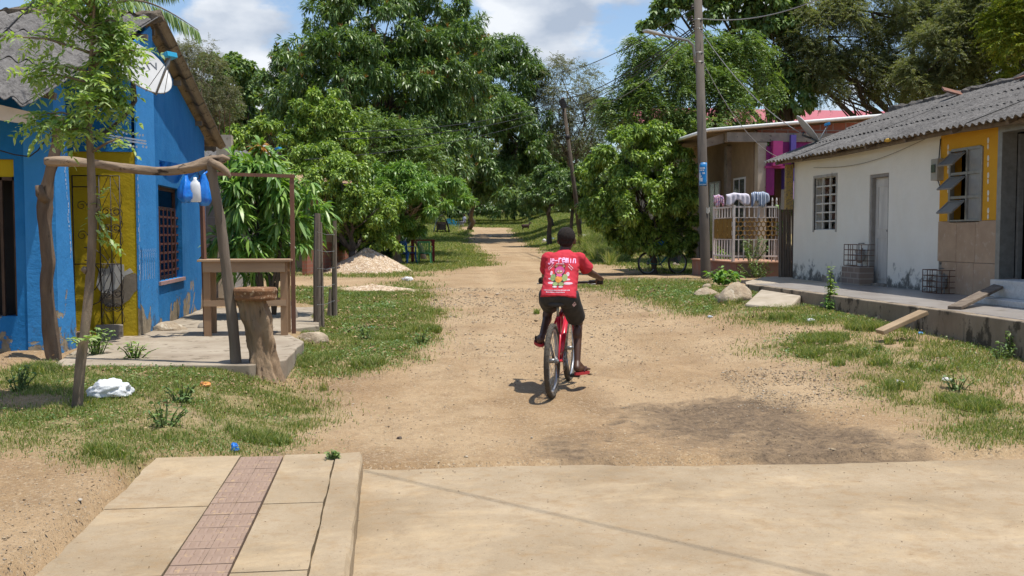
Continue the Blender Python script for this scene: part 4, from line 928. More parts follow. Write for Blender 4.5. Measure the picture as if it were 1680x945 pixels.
# ================================================================== WHITE AND YELLOW HOUSE
XW = 8.42
hs = thing('white_yellow_house', 'long low house, white plaster then yellow wall, under grey corrugated roof', 'house', (9, 15, PORZ))
WHT = paintwall('white_plaster', (.76, .725, .64), (.70, .66, .57), (.34, .29, .23), .55, 1.35, peel=.16, dirt=(.05, .048, .042), dirtamt=.42, mottle=.25)
YLW = paintwall('ochre_plaster', (.62, .32, .025), (.56, .28, .02), (.6, .45, .2), .6, 1.2, peel=.0, dirt=(.4, .22, .03), dirtamt=.05, mottle=.2)
yb = W(1545, 300, X=XW).y; yc = W(1303, 300, X=XW).y; ye = W(1641, 300, X=XW).y
d0, d1 = W(1427, 287, X=XW), W(1455, 469, X=XW); w0_, w1_ = W(1337, 293, X=XW), W(1371, 377, X=XW)
mb = MB(); mb.wallgrid(XW, 0, .16, yb, yc, .3, 3.05, [(d1.y, d0.y, PORZ, d0.z), (w1_.y, w0_.y, w1_.z, w0_.z)]); obj('white_wall', mb, WHT, hs)
mb = MB(); mb.bb(XW + .16, 12.6, yc - .16, yc, .3, 3.0); mb.prism([(XW, 3.05), (12.6, 3.05), (10.8, 3.95)], 1, yc - .16, yc); obj('gable_wall', mb, WHT, hs)
dr = obj('door', MB().bb(XW + .09, XW + .13, d1.y + .06, d0.y - .06, PORZ + .02, d0.z - .06), MT['door_wood'], hs, label='pale weathered panelled door', bevel=.003)
mb = MB(); yy0, yy1 = d1.y + .06, d0.y - .06
for z0, z1 in ((PORZ + .12, PORZ + .85), (PORZ + .98, d0.z - .2)):
    mb.bb(XW + .078, XW + .088, yy0 + .09, yy0 + .11, z0, z1).bb(XW + .078, XW + .088, yy1 - .11, yy1 - .09, z0, z1).bb(XW + .078, XW + .088, yy0 + .11, yy1 - .11, z0, z0 + .02).bb(XW + .078, XW + .088, yy0 + .11, yy1 - .11, z1 - .02, z1)
obj('panel_moulding', mb, MT['door_wood'], dr)
obj('handle', MB().ell((XW + .06, yy0 + .07, PORZ + .95), .022, 10, 6), MT['grey_metal'], dr)
mb = MB(); mb.bb(XW + .02, XW + .15, d0.y - .058, d0.y, PORZ, d0.z).bb(XW + .02, XW + .15, d1.y, d1.y + .058, PORZ, d0.z).bb(XW + .02, XW + .15, d1.y + .06, d0.y - .06, d0.z - .056, d0.z); obj('door_frame', mb, mat('frame_grey', (.30, .28, .25), (.22, .2, .18), 8, .8), dr)
obj('threshold', MB().bb(XW - .06, XW + .05, d1.y, d0.y, PORZ, PORZ + .045), MT['concrete_old'], dr)
mb = MB(); n_ = 3
for i in range(n_ + 1): y = w1_.y + (w0_.y - w1_.y) * i / n_; mb.bb(XW + .02, XW + .06, y - .017, y + .017, w1_.z, w0_.z)
for i in range(7): z = w1_.z + (w0_.z - w1_.z) * i / 6; mb.bb(XW + .025, XW + .055, w1_.y, w0_.y, z - .014, z + .014)
wn = obj('window', mb, mat('lattice_white', (.58, .56, .50), (.46, .44, .40), 8, .85), hs, label='small square-lattice window')
obj('frame', MB().bb(XW - .015, XW + .03, w0_.y, w0_.y + .05, w1_.z - .04, w0_.z + .05).bb(XW - .015, XW + .03, w1_.y - .04, w1_.y, w1_.z - .04, w0_.z + .05).bb(XW - .015, XW + .03, w1_.y, w0_.y, w0_.z, w0_.z + .05), mat('window_edge', (.42, .40, .36), (.3, .28, .25), 8, .85), wn)
mb = MB(); q_ = random.Random(4)
for i in range(9): mb.ell((XW + .16, w1_.y + q_.uniform(.05, .85), w1_.z + i * .11 + .05), (.05, .2, .07), 10, 6)
obj('stored_logs', mb, mat('stored_brown', (.14, .07, .045), (.08, .04, .03), 7, .9), wn)
obj('room_shade_panel', MB().bb(XW + .7, XW + .72, 11, 19.5, .6, 3), MT['dark'], hs)  # near-black panel painted as the shade indoors, behind door and windows
# yellow section
l0, l1 = W(1559, 248, X=XW - .03), W(1611, 362, X=XW - .03); zw = W(1600, 362, X=XW - .03).z
mb = MB(); mb.wallgrid(XW - .03, 0, .19, ye, yb, zw, 3.05, [(l1.y, l0.y, l1.z, l0.z)]); mb.bb(XW - .03, XW + .16, 6.5, 10.9, zw, 3.05); mb.bb(XW - .03, XW + .16, 10.9, ye, 2.95, 3.05); obj('yellow_wall', mb, YLW, hs)
TIL = mat('wall_tile', (.42, .285, .19), (.32, .21, .14), 4, .35, .25, 40, .002, spec=.5, c3=(.42, .31, .23), c3t=.6)
mb = MB(); zt1 = W(1590, 431, X=XW - .04).z
yys = [yb, yb - .50, yb - .98, ye]
for i in range(3):
    a, b_ = yys[i + 1], yys[i]
    if b_ - a > .03: mb.bb(XW - .045, XW + .1, a + .003, b_ - .003, zt1 + .003, zw - .003)
for a, b_ in ((ye, yb - .95), (yb - .95, yb - .52), (yb - .52, yb - .12)): mb.bb(XW - .043, XW + .1, a + .003, b_ - .003, PORZ, zt1 - .003)
mb.bb(XW - .04, XW + .1, 6.5, 10.9, PORZ, zw - .003)
tl = obj('wainscot_tile', mb, TIL, hs, bevel=.003)
obj('wall_core', MB().bb(XW - .02, XW + .15, ye, yb, .3, zw - .002), MT['concrete_old'], hs)
# louvred window: three opening flaps beside fixed panes
lw = obj('window', MB().bb(XW - .05, XW + .02, l1.y - .0, l1.y + .05, l1.z, l0.z).bb(XW - .05, XW + .02, l0.y - .05, l0.y, l1.z, l0.z).bb(XW - .05, XW + .02, (l0.y + l1.y) / 2 - .06, (l0.y + l1.y) / 2 - .02, l1.z, l0.z), MT['alu'], hs, label='metal window with three flaps propped open')
hh = (l0.z - l1.z) / 3; ym = (l0.y + l1.y) / 2 - .04
mb = MB()
for i in range(4): z = l1.z + hh * i; mb.bb(XW - .045, XW + .018, l1.y + .05, l0.y - .05, z - .02, z + .02)
obj('transom', mb, MT['alu'], lw)
for i in range(3):
    z1 = l1.z + hh * (i + 1) - .05; Rm = Matrix.Rotation(math.radians(48), 3, 'Y')
    fr = MB(); pn = MB(); wy = l0.y - .07 - ym; hz = hh - .08; cc = Vector((XW - .06, (l0.y - .05 + ym) / 2 + .01, z1)); 
    def T(x, y, z): return cc + Rm @ Vector((x, y, z))
    for (y0, y1, za, zb_) in ((-wy / 2, wy / 2, -.03, 0), (-wy / 2, wy / 2, -hz, -hz + .03), (-wy / 2, -wy / 2 + .03, -hz + .03, -.03), (wy / 2 - .03, wy / 2, -hz + .03, -.03)):
        fr.add([T(x, y, z) for x in (-.012, .012) for y in (y0, y1) for z in (za, zb_)], [(0, 1, 3, 2), (4, 6, 7, 5), (0, 4, 5, 1), (2, 3, 7, 6), (0, 2, 6, 4), (1, 5, 7, 3)])
    pn.add([T(x, y, z) for x in (-.003, .003) for y in (-wy / 2 + .03, wy / 2 - .03) for z in (-hz + .03, -.03)], [(0, 1, 3, 2), (4, 6, 7, 5), (0, 4, 5, 1), (2, 3, 7, 6), (0, 2, 6, 4), (1, 5, 7, 3)])
    pf = obj('flap', fr, MT['alu'], lw); obj('pane', pn, mat('ribbed_glass', (.24, .24, .22), (.16, .16, .15), 30, .3, stretch=(1, 6, .3)), pf)
    fp = MB(); fp.bb(XW - .02, XW - .01, l1.y + .05, ym - .02, l1.z + hh * i + .02, l1.z + hh * (i + 1) - .02); obj('fixed_pane', fp, mat('ribbed_glass2', (.30, .29, .27), (.2, .2, .19), 30, .3, stretch=(1, 8, .3)), lw)
# white dabs painted beside the window
mb = MB(); pmw = mat('white_dab', (.72, .68, .58), (.62, .56, .42), 20, .9)
def dab(y, z, s):
    for (oz, rz_, ry) in ((.06, .055, .032), (-.05, .05, .026)): mb.add([(XW - .034, y + ry * math.cos(k) * s, z + oz * s + rz_ * math.sin(k) * s) for k in np.linspace(0, 2 * PI, 12)[:-1]], [tuple(range(11))])
for py in (246, 277, 309, 340): p = W(1556, py, X=XW - .034); dab(p.y + .01, p.z, .74)
for py in (236, 265, 293, 322, 351): p = W(1621, py, X=XW - .034); dab(p.y, p.z, .78)
obj('painted_dabs', mb, pmw, hs)
# doorway with metal frame, part-open leaf and dark room
mb = MB(); mb.bb(XW - .05, XW + .17, ye - .10, ye - .002, PORZ + .17, 2.95).bb(XW - .05, XW + .17, 10.9, 11.0, PORZ + .17, 2.95).bb(XW - .05, XW + .17, 11.0, ye - .10, 2.87, 2.948)
dw = obj('doorway', mb, MT['alu'], hs, label='open metal doorway'); obj('door_leaf', MB().bb(XW + .19, XW + .26, ye - .14, ye - .09, PORZ + .19, 2.85), MT['alu'], dw)
obj('raised_sill', MB().bb(XW - .04, XW + 3.4, 10.9, ye, .3, PORZ + .17), MT['concrete_old'], hs)
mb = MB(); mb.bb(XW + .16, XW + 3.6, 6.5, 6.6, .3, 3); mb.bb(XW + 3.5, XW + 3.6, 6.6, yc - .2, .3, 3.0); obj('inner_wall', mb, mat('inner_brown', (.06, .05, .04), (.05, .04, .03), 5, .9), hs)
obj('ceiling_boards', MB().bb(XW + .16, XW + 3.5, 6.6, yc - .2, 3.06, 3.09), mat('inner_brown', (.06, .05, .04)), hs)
# roof
def sag(y): return .02 * math.sin(y * .9) 
Yr0, Yr1 = 6.2, W(1256, 268, X=8.0).y
EZ = 2.97
top, und = corrugated((10.8, Yr0, 4.10), (10.8, Yr1, 4.10), (7.97, Yr1, EZ), (7.97, Yr0, EZ - .02), 88, 3, .023, seed=6, ragged=.018); rf = obj('roof', top, MT['roof'], hs); obj('underside', und, MT['roof_under'], rf)
top, und = corrugated((10.8, Yr1, 4.10), (10.8, Yr0, 4.10), (13.4, Yr0, 3.0), (13.4, Yr1, 3.0), 76, 3, .028, seed=8); rf2 = obj('roof', top, MT['roof'], hs); obj('underside', und, MT['roof_under'], rf2)
mb = MB(); q_ = random.Random(3); mb.tube([(10.8 + q_.uniform(-.03, .03), y, 4.13 + q_.uniform(-.02, .03)) for y in np.arange(Yr0, Yr1, .15)], [q_.uniform(.07, .11) for _ in np.arange(Yr0, Yr1, .15)], 7, rough=.5)
obj('ridge_cap', mb, mat('ridge_grey', (.15, .135, .12), (.09, .08, .07), 14, .95, 1, 25, .03), rf)
mb = MB()
for k, (x, y) in enumerate(((10.66, 15.6), (10.62, 15.0), (10.7, 14.3), (10.5, 17.6))): obj('broken_tile', MB().box((x, y, 4.14), (.3, .35, .03), (.1 * k, -.35, .4 * k)), mat('broken_tile', (.24, .10, .06), (.13, .08, .06), 9, .9), rf)
mb = MB(); mb.tube([(8.22, y, EZ + .0 + .02 * math.sin(y)) for y in np.arange(6.4, Yr1 - .1, .6)], .045, 8, rough=.2); obj('eave_pole', mb, MT['grey_wood'], hs, smooth=True)
mb = MB()
for y in np.arange(7, Yr1, 1.3): obj('rafter', MB().beam((8.05, y, EZ - .03), (10.7, y, 4.02), .06, .06), MT['grey_wood'], hs)
mb = MB(); c = W(1457, 229, X=7.99); mb.ell(c + Vector((-.0, 0, -.01)), (.035, .11, .03), 10, 6); obj('yellow_patch', mb, mat('y_patch', (.6, .36, .05)), rf)
# corner bracket of yellow-painted timber
mb = MB(); c = W(1293, 330, X=8.38); mb.bb(8.25, 8.40, yc + .002, yc + .10, 2.0, 2.93); obj('corner_board', mb, mat('corner_board', (.42, .28, .06), (.24, .18, .10), 12, .9, c3=(.15, .12, .09), c3t=.55), hs); obj('corner_box', MB().bb(8.26, 8.42, yc + .12, yc + .3, 2.0, 2.42), MT['concrete_old'], hs)
# electricity box with cable
c = W(1541, 279, X=8.37); t = thing('meter_box', 'grey electricity meter box between the white and yellow walls', 'meter box', tuple(c))
obj('box', MB().bb(8.28, 8.415, c.y - .09, c.y + .09, c.z - .16, c.z + .17), mat('box_grey', (.36, .33, .27), (.27, .25, .2), 8, .6), t, bevel=.01); obj('glass_cover', MB().box((8.272, c.y, c.z + .02), (.02, .1, .12)), MT['glass_dark'], t)
mb = MB(); mb.tube([(8.34, c.y - .02, c.z - .16), (8.34, c.y - .1, c.z - .28), (8.37, c.y - .16, c.z - .2)], .008, 6); mb.tube([(8.36, c.y, c.z + .17), (8.38, c.y, 2.93)], .01, 6); obj('cable', mb, MT['black_metal'], t)
# wall wire sagging across the white wall
mb = MB(); a, b_ = W(1335, 275, X=8.38), W(1530, 222, X=8.38); pts = [a.lerp(b_, i / 16) - Vector((0, 0, .16 * math.sin(PI * i / 16))) for i in range(17)]; mb.tube(pts, .005, 5)
c0 = W(1365, 283, X=8.39); mb.tube([c0, c0 + Vector((0, .0, -.25)), c0 + Vector((0, .3, -.45))], .004, 5); obj('wall_wire', mb, mat('wire_tan', (.25, .2, .14)), label='thin wire sagging across the white wall above the lattice window', cat='wire')
# gas meters in rusty cages
def cage(px0, px1, py0, py1, lab, block):
    a, b_ = W(px1, py1, X=8.25), W(px0, py0, X=8.25); t = thing('meter_cage', lab, 'meter cage', (8.3, (a.y + b_.y) / 2, PORZ), 'gas meters in wire cages')
    mb = MB(); y0, y1, z0, z1 = a.y, b_.y, a.z, b_.z; x0, x1 = 8.17, 8.41
    for x in (x0,):
        for i in range(5): y = y0 + (y1 - y0) * i / 4; mb.tube([(x, y, z0), (x, y, z1)], .007, 5)
        for i in range(5): z = z0 + (z1 - z0) * i / 4; mb.tube([(x, y0, z), (x, y1, z)], .007, 5)
    for y in (y0, y1):
        for i in range(5): z = z0 + (z1 - z0) * i / 4; mb.tube([(x0, y, z), (x1, y, z)], .006, 5)
        mb.tube([((x0 + x1) / 2, y, z0), ((x0 + x1) / 2, y, z1)], .006, 5)
    obj('cage', mb, MT['rust'], t)
    mb = MB(); c = ((x0 + x1) / 2 + .02, (y0 + y1) / 2, z0 + (z1 - z0) * .42); mb.ell(c, (.09, .1, .11), 14, 10); mb.box((c[0], c[1], c[2] + .1), (.12, .16, .06)); obj('meter', mb, mat('meter_grey', (.34, .33, .31), (.25, .24, .22), 8, .5), t, smooth=False)
    mb = MB(); mb.tube([(c[0], c[1] + .05, c[2] + .1), (c[0], c[1] + .05, z1 + .02), (c[0] + .1, c[1] + .05, z1 + .02)], .012, 6); mb.tube([(c[0], c[1] - .05, c[2] + .1), (c[0], c[1] - .09, c[2] + .16), (c[0], c[1] - .1, PORZ)], .01, 6); obj('pipe', mb, MT['grey_metal'], t)
    if block: obj('plinth', MB().bb(x0 - .02, x1, y0 + .02, y1 + .04, PORZ, z0 - .02), brickmat('plinth_brick', (.28, .20, .15), (.2, .15, .12), (.35, .3, .25), .25, .1, 'YZ'), t)
cage(1392, 1420, 401, 437, 'gas meter in a rusty wire cage on a brick plinth left of the white door', True)
cage(1522, 1553, 442, 482, 'rusty wire meter cage standing where the white wall meets the tiles', False)
# steps and plank up to the doorway
s = thing('tiled_steps', 'white tiled steps leading up to the open doorway', 'steps', (7.9, 12, PORZ))
wt = mat('white_tile', (.60, .60, .58), (.48, .48, .46), 20, .4, c3=(.35, .33, .3), c3t=.64)
p = W(1612, 500, Z=PORZ); y1s = p.y
obj('step', MB().bb(7.55, 8.36, 10.9, W(1596, 500, X=7.55).y, PORZ, PORZ + .075), wt, s, bevel=.006); obj('step', MB().bb(7.83, 8.36, 10.9, W(1626, 490, X=7.85).y, PORZ + .077, PORZ + .30), wt, s, bevel=.006)
a = W(1566, 505, Z=PORZ + .02); b_ = W(1662, 458, X=8.28); mb = MB(); mb.beam(a, b_, .16, .035); obj('plank', mb, MT['grey_wood'], label='grey plank ramp leaning up beside the white tiled steps', cat='plank', bevel=.004)
# plastic chairs piled inside the dark doorway
def monobloc(name, label, m, group=None):
    t = thing(name, label, 'plastic chair', (0, 0, 0), group, rotz=0)
    mb = MB(); mb.sheet(lambda u, v: Vector(((u - .5) * .44, -.22 + v * .42, .43 - .018 * math.sin(PI * u) - .02 * v)), 6, 6); mb.sheet(lambda u, v: Vector(((u - .5) * .44, -.22 + v * .42, .41 - .018 * math.sin(PI * u) - .02 * v)), 6, 6); mb.box((0, -.22, .415), (.44, .02, .04)); obj('seat', mb, m, t)
    mb = MB()
    for i in range(6): x = -.17 + i * .068; mb.beam((x, .20, .43), (x * 1.08, .32, .80), .045, .014)
    mb.beam((-.22, .325, .82), (.22, .325, .82), .02, .07, up=(0, 0, 1)); mb.beam((-.2, .25, .60), (-.22, .325, .82), .04, .02); mb.beam((.2, .25, .60), (.22, .325, .82), .04, .02); mb.beam((-.2, .2, .43), (-.2, .25, .60), .04, .02); mb.beam((.2, .2, .43), (.2, .25, .60), .04, .02); obj('backrest', mb, m, t)
    for sx in (-1, 1):
        for y0, y1 in ((-.2, -.26), (.18, .28)): obj('leg', MB().add([Vector((sx * .21, y0, .42)) + Vector((dx, dy, 0)) for dx, dy in ((-.03, -.02), (.02, -.02), (.02, .03), (-.03, .03))] + [Vector((sx * .25, y1, 0)) + Vector((dx, dy, 0)) for dx, dy in ((-.022, -.015), (.015, -.015), (.015, .02), (-.022, .02))], [(0, 1, 2, 3), (7, 6, 5, 4), (0, 4, 5, 1), (1, 5, 6, 2), (2, 6, 7, 3), (3, 7, 4, 0)]), m, t)
        obj('armrest', MB().beam((sx * .25, -.2, .64), (sx * .24, .27, .66), .05, .02).beam((sx * .245, -.2, .42), (sx * .25, -.2, .64), .04, .025), m, t)
    return t
teal = mat('teal_plastic', (.01, .14, .15), (.01, .12, .13), 5, .4)
ch = monobloc('plastic_chair', 'teal plastic chair in the dark doorway, lowest of its stack', teal, 'teal chairs stacked in the doorway'); ch.location = (8.95, 11.75, PORZ + .172); ch.rotation_euler.z = 1.2
for k in (1, 2): dup(ch, (8.95 + .01 * k, 11.75, PORZ + .172 + .11 * k), 1.2, ('teal plastic chair in the dark doorway, middle of its stack', 'teal plastic chair in the dark doorway, topmost of its stack')[k - 1])
# street side of the porch: ramps, stones
a, b_ = W(1443, 545, Z=.36), W(1512, 512, Z=PORZ); mb = MB(); mb.beam(a, b_ + Vector((.03, 0, .0)), .19, .05); obj('board_ramp', mb, mat('ramp_board', (.40, .29, .18), (.28, .20, .12), 4, .9, .5, 30, .006), label='tan board leaning on the porch kerb as a ramp', cat='board', bevel=.008)
mb = MB(); c = G(1500, 543); mb.box((c.x + .12, c.y + .15, c.z + .06), (.34, .22, .16), (.1, 0, .2)); obj('paving_slab', mb, MT['concrete_old'], label='broken grey slab under the leaning board ramp', cat='slab', bevel=.01)
c = G(1448, 528); rock((c.x + .1, c.y + .1, c.z + .04), .20, .16, .10, 31, .3, 'rock', 'smooth rounded stone between board ramp and porch kerb', mat('stone_tan', (.38, .27, .17), (.30, .21, .13), 5, .9, .5, 20, .01))
mb = MB(); A_ = W(1222, 498, Z=.42); B_ = W(1327, 486, Z=.55); mb.add([(A_.x, A_.y, A_.z), (A_.x + .5, A_.y - .5, A_.z - .04), (6.44, 14.9, PORZ - .06), (6.44, 16.6, PORZ - .06), (A_.x, A_.y, .1), (A_.x + .5, A_.y - .5, .1), (6.44, 14.9, .1), (6.44, 16.6, .1)], [(0, 1, 2, 3), (0, 4, 5, 1), (1, 5, 6, 2), (3, 2, 6, 7), (0, 3, 7, 4)])
obj('concrete_ramp', mb, MT['concrete_lt'], label='worn concrete ramp from the verge up to the porch behind the boulder', cat='ramp', bevel=.03)
c = G(1205, 497); rock((c.x, c.y, c.z + .08), .33, .24, .27, 21, .5, 'boulder', 'large pale boulder on the right verge in front of the porch end')
c = G(1158, 486); rock((c.x, c.y, c.z + .03), .26, .14, .13, 22, .2, 'boulder', 'lower elongated pale boulder between utility pole and large boulder')
c = G(1183, 492); rock((c.x, c.y, c.z + .02), .13, .10, .10, 23, .1, 'stone', 'small stone wedged at the left side of the large boulder')
c = G(1143, 474); rock((c.x + .2, c.y, c.z + .02), .12, .10, .09, 24, .4, 'stone', 'small stone near the foot of the utility pole')
c = G(1103, 484); rock((c.x, c.y, c.z), .14, .10, .04, 25, .4, 'stone', 'small flat yellowish stone in the verge grass left of the boulders', mat('stone_yel', (.5, .36, .17), (.42, .3, .15), 5, .9))
# ================================================================== PURPLE HOUSE
ph = thing('purple_house', 'half-built brick house with magenta and purple walls and white-edged flat roof', 'house', (10, 26, .5))
YP = 24.6
a, b_ = W(1160, 214, Y=YP), W(1492, 186, Y=YP); zR = lambda x: a.z + (x - a.x) * (b_.z - a.z) / (b_.x - a.x)
mb = MB(); mb.prism([(a.x, a.z - .05), (b_.x, b_.z - .05), (b_.x, b_.z), (a.x, a.z)], 1, YP, YP + 6.5); rf = obj('roof', mb, MT['roof_under'], ph)
mb = MB(); mb.tube([(a.x - .02, YP + 4.5, a.z + .0), (a.x - .02, YP - .0, a.z), (a.x + .05, YP - .04, a.z + .01), (b_.x, YP - .04, b_.z)], .045, 8); obj('white_edge', mb, mat('edge_white', (.72, .72, .70), (.6, .6, .58), 6, .5), rf, smooth=True)
c1, c2 = W(1192, 215, Y=YP + .1), W(1330, 205, Y=YP + .1)
mb = MB(); mb.prism([(c1.x, zR(c1.x) - .32), (c2.x + .7, zR(c1.x) - .30), (c2.x + .7, zR(c1.x) - .08), (c1.x, zR(c1.x) - .08)], 1, YP + .05, YP + .25); mb.prism([(a.x + .06, a.z - .40), (c1.x, zR(c1.x) - .33), (c1.x, zR(c1.x) - .08), (a.x + .06, a.z - .2)], 1, YP + .3, YP + .5); obj('beam', mb, MT['concrete_old'], ph)
xb = W(1305, 210, Y=YP + .3).x
mb = MB(); mb.prism([(c1.x + .9, zR(c1.x) - .07), (b_.x, zR(c1.x) - .07 - .12), (b_.x, zR(b_.x) - .08), (c1.x + .9, zR(c1.x + .9) - .07)], 1, YP + .28, YP + .44); mb.bb(c2.x, b_.x, YP + .3, YP + .46, W(1300, 222, Y=YP).z, zR(c2.x) - .2); obj('brick_band', mb, brickmat('brick_red', (.40, .13, .07), (.34, .11, .065), (.35, .32, .28), .35, .22, 'XZ'), ph)
xt0, xt1 = W(1212, 300, Y=YP + 1).x, W(1252, 300, Y=YP).x
tan = mat('tan_render', (.26, .19, .115), (.20, .145, .09), 3, .9)
mb = MB(); mb.bb(xt1 - .14, xt1, YP + .32, YP + 5.5, .4, zR(xt1) - .08); obj('side_wall', mb, tan, ph)
mb = MB(); mb.bb(xt1 - .12, xt1 + .12, YP + .06, YP + .3, .4, zR(c1.x) - .33); obj('column', mb, MT['concrete_lt'], ph)
obj('column', MB().bb(xt1 - .26, xt1 - .02, YP + 2.0, YP + 2.25, .4, zR(xt1) - .35), MT['concrete_old'], ph); obj('column', MB().bb(xt1 - .26, xt1 - .02, YP + 4.4, YP + 4.65, .4, zR(xt1) - .4), MT['concrete_old'], ph)
for y0 in (YP + .85, YP + 2.9):
    f = MB(); f.bb(xt1 - .17, xt1 - .142, y0, y0 + .05, 1.0, 3.0).bb(xt1 - .17, xt1 - .142, y0 + .85, y0 + .9, 1.0, 3.0).bb(xt1 - .17, xt1 - .142, y0 + .05, y0 + .85, 2.95, 3.0).bb(xt1 - .17, xt1 - .142, y0 + .43, y0 + .47, 1.0, 2.95)
    wn = obj('window', f, mat('pale_frame', (.55, .55, .52), (.5, .5, .48), 5, .6), ph); obj('pane', MB().bb(xt1 - .16, xt1 - .145, y0 + .05, y0 + .85, 1.0, 2.95), MT['glass_dark'], wn)
mag, mag2, vio = mat('magenta', (.21, .02, .13), (.17, .018, .11), 4, .8), mat('magenta_lt', (.36, .04, .17), (.31, .035, .15), 4, .8), mat('violet', (.10, .075, .30), (.085, .06, .26), 4, .8)
def pxb(x0, x1, y0, y1, Y, th, m, nm='parapet'):
    p, q = W(x0, y0, Y=Y), W(x1, y1, Y=Y); obj(nm, MB().bb(p.x, q.x, Y, Y + th, q.z, p.z), m, ph)
pxb(1258, 1270, 240, 320, YP + .02, .3, mag); pxb(1269, 1284, 231, 272, YP - .10, .3, mag2); pxb(1284, 1298, 229, 272, YP + .06, .3, mag); pxb(1298, 1306, 221, 262, YP - .05, .3, vio); pxb(1306, 1400, 218, 260, YP + .10, .25, mag)
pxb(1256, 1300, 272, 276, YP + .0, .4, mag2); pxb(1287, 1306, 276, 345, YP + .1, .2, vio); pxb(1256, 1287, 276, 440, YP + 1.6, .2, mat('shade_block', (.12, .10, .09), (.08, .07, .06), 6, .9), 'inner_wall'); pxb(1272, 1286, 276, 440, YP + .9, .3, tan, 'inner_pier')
pxb(1306, 1480, 260, 440, YP + .14, .2, mag, 'front_wall'); pxb(1291, 1306, 297, 345, YP + .0, .08, mat('lilac', (.42, .32, .5)), 'meter_panel')
pxb(1155, 1256, 345, 420, YP + 6.0, .2, brickmat('brick_red_x2', (.30, .11, .07), (.25, .09, .055), (.32, .28, .24), .3, .2, 'XZ'), 'rear_wall')
# plinth and white fence
YFN = 22.0; pz = W(1240, 429, Y=YFN).z; x0 = W(1203, 429, Y=YFN).x; x1 = W(1278, 429, Y=YFN).x
pl = thing('red_plinth', 'red and grey stone plinth below the white fence', 'plinth', (x0 + .5, YFN, .4))
obj('block', MB().bb(x0 - .03, x1 + .4, YFN - .25, YP + .4, .2, pz - .03), mat('plinth_red', (.24, .10, .07), (.20, .16, .14), 3, .9, .4, 20, .01), pl, bevel=.01); obj('slab', MB().bb(x0 - .07, x1 + .4, YFN - .32, YP + .4, pz - .028, pz), mat('slab_red', (.42, .23, .15), (.34, .2, .13), 5, .85), pl)
fn = thing('white_fence', 'rusty white metal fence with spear posts and gold panels before the purple house', 'fence', (x0, YFN, pz))
fm = mat('fence_white', (.62, .58, .55), (.5, .45, .42), 14, .7, c3=(.26, .15, .1), c3t=.66); gold = mat('fence_gold', (.26, .15, .03), (.18, .10, .025), 8, .5, metal=.3)
zt = W(1240, 338, Y=YFN).z; zg0, zg1 = W(1240, 393, Y=YFN).z, W(1240, 357, Y=YFN).z
def panel(p, q, n, name, gap=1):
    p, q = Vector(p), Vector(q); mb = MB(); gd = MB()
    for i in range(n + 1):
        c = p.lerp(q, i / n); main = i in (0, n)
        if main: mb.beam((c.x, c.y, pz), (c.x, c.y, zt + (.02)), .055, .055, up=(0, 1, 0))
        else: mb.beam((c.x, c.y, pz + .03), (c.x, c.y, zg0), .022, .022, up=(0, 1, 0)); mb.beam((c.x, c.y, zg1), (c.x, c.y, zt), .022, .022, up=(0, 1, 0))
    for z in (pz + .12, zt - .02): mb.beam((p.x, p.y, z), (q.x, q.y, z), .03, .04)
    for z in (zg0, zg1): mb.beam((p.x, p.y, z), (q.x, q.y, z), .014, .02)
    obj(name, mb, fm, fn)
    d = (q - p); L_ = d.length; d.normalize(); nh = max(2, int(L_ / .1))
    for j in range(5):
        for i in range(nh):
            u = (i + (.5 if j % 2 else 0)) * L_ / nh; z = zg0 + (zg1 - zg0) * (j + .5) / 5; hz = (zg1 - zg0) / 5
            if u > L_: continue
            pts = []
            for k in range(7):
                an = PI / 6 + k * PI / 3; pts.append(p + d * min(L_, u + .052 * math.cos(an)) + Vector((0, 0, 0)) - Vector((0, 0, p.z)) + Vector((0, 0, z + hz * .62 * math.sin(an))))
            gd.tube(pts, .008, 4, cap=False)
    return gd
g1_ = panel((x0, YFN, pz), (x1, YFN, pz), 9, 'rail_panel'); obj('honeycomb', g1_, gold, fn)
ys = W(1171, 420, X=x0).y
g2_ = panel((x0, YFN + .03, pz), (x0, ys, pz), 7, 'rail_panel'); 
for i in range(4): y_ = YFN + .08 + i * (ys - YFN) / 4; g2_.bb(x0 - .008, x0 + .008, y_, y_ + (ys - YFN) / 4 - .06, zg0 + .03, zg1 - .03)
obj('gold_plate', g2_, gold, fn)
for px_, Y_ in ((1203, YFN), (1245, YFN), (1268, YFN), (1275, YFN)): c = W(px_, 330, Y=Y_); obj('spear_post', MB().tube([(c.x, Y_ + .03, pz), (c.x, Y_ + .03, zt + .10)], .018, 8).lathe([(.001, zt + .2), (.016, zt + .17), (.024, zt + .13), (.014, zt + .1)][::-1], (c.x, Y_ + .03, 0), 8), fm, fn)
def cloth(name, lab, px0, px1, ptop, pbot, m, seed, Y=YFN, d=.08):
    mb = MB(); q = random.Random(seed)
    a, b_ = W(px0, ptop, Y=Y), W(px1, ptop, Y=Y); h = (pbot - ptop) * px_m(Y)
    def P_(u, v):
        x = a.x + (b_.x - a.x) * u; s_ = (v - .5) * 2; top_ = a.z - .02 * abs(math.sin(u * 6 + seed)); drop = h * (.55 + .45 * math.sin(u * 4.4 + seed) ** 2)
        z = top_ - abs(s_) ** 1.6 * drop + .03 * math.sin(PI * u); return Vector((x + .012 * math.sin(v * 9), Y - math.copysign(min(1, abs(s_) * 3), s_) * -.03 * -1 + .018 * math.sin(u * 30 + seed) * abs(s_), z))
    mb.sheet(P_, 26, 16); o = obj(name, mb, m, smooth=True, label=lab, cat='laundry', group='laundry drying on the white fence'); md = o.modifiers.new('thickness', 'SOLIDIFY'); md.thickness = .004; return o
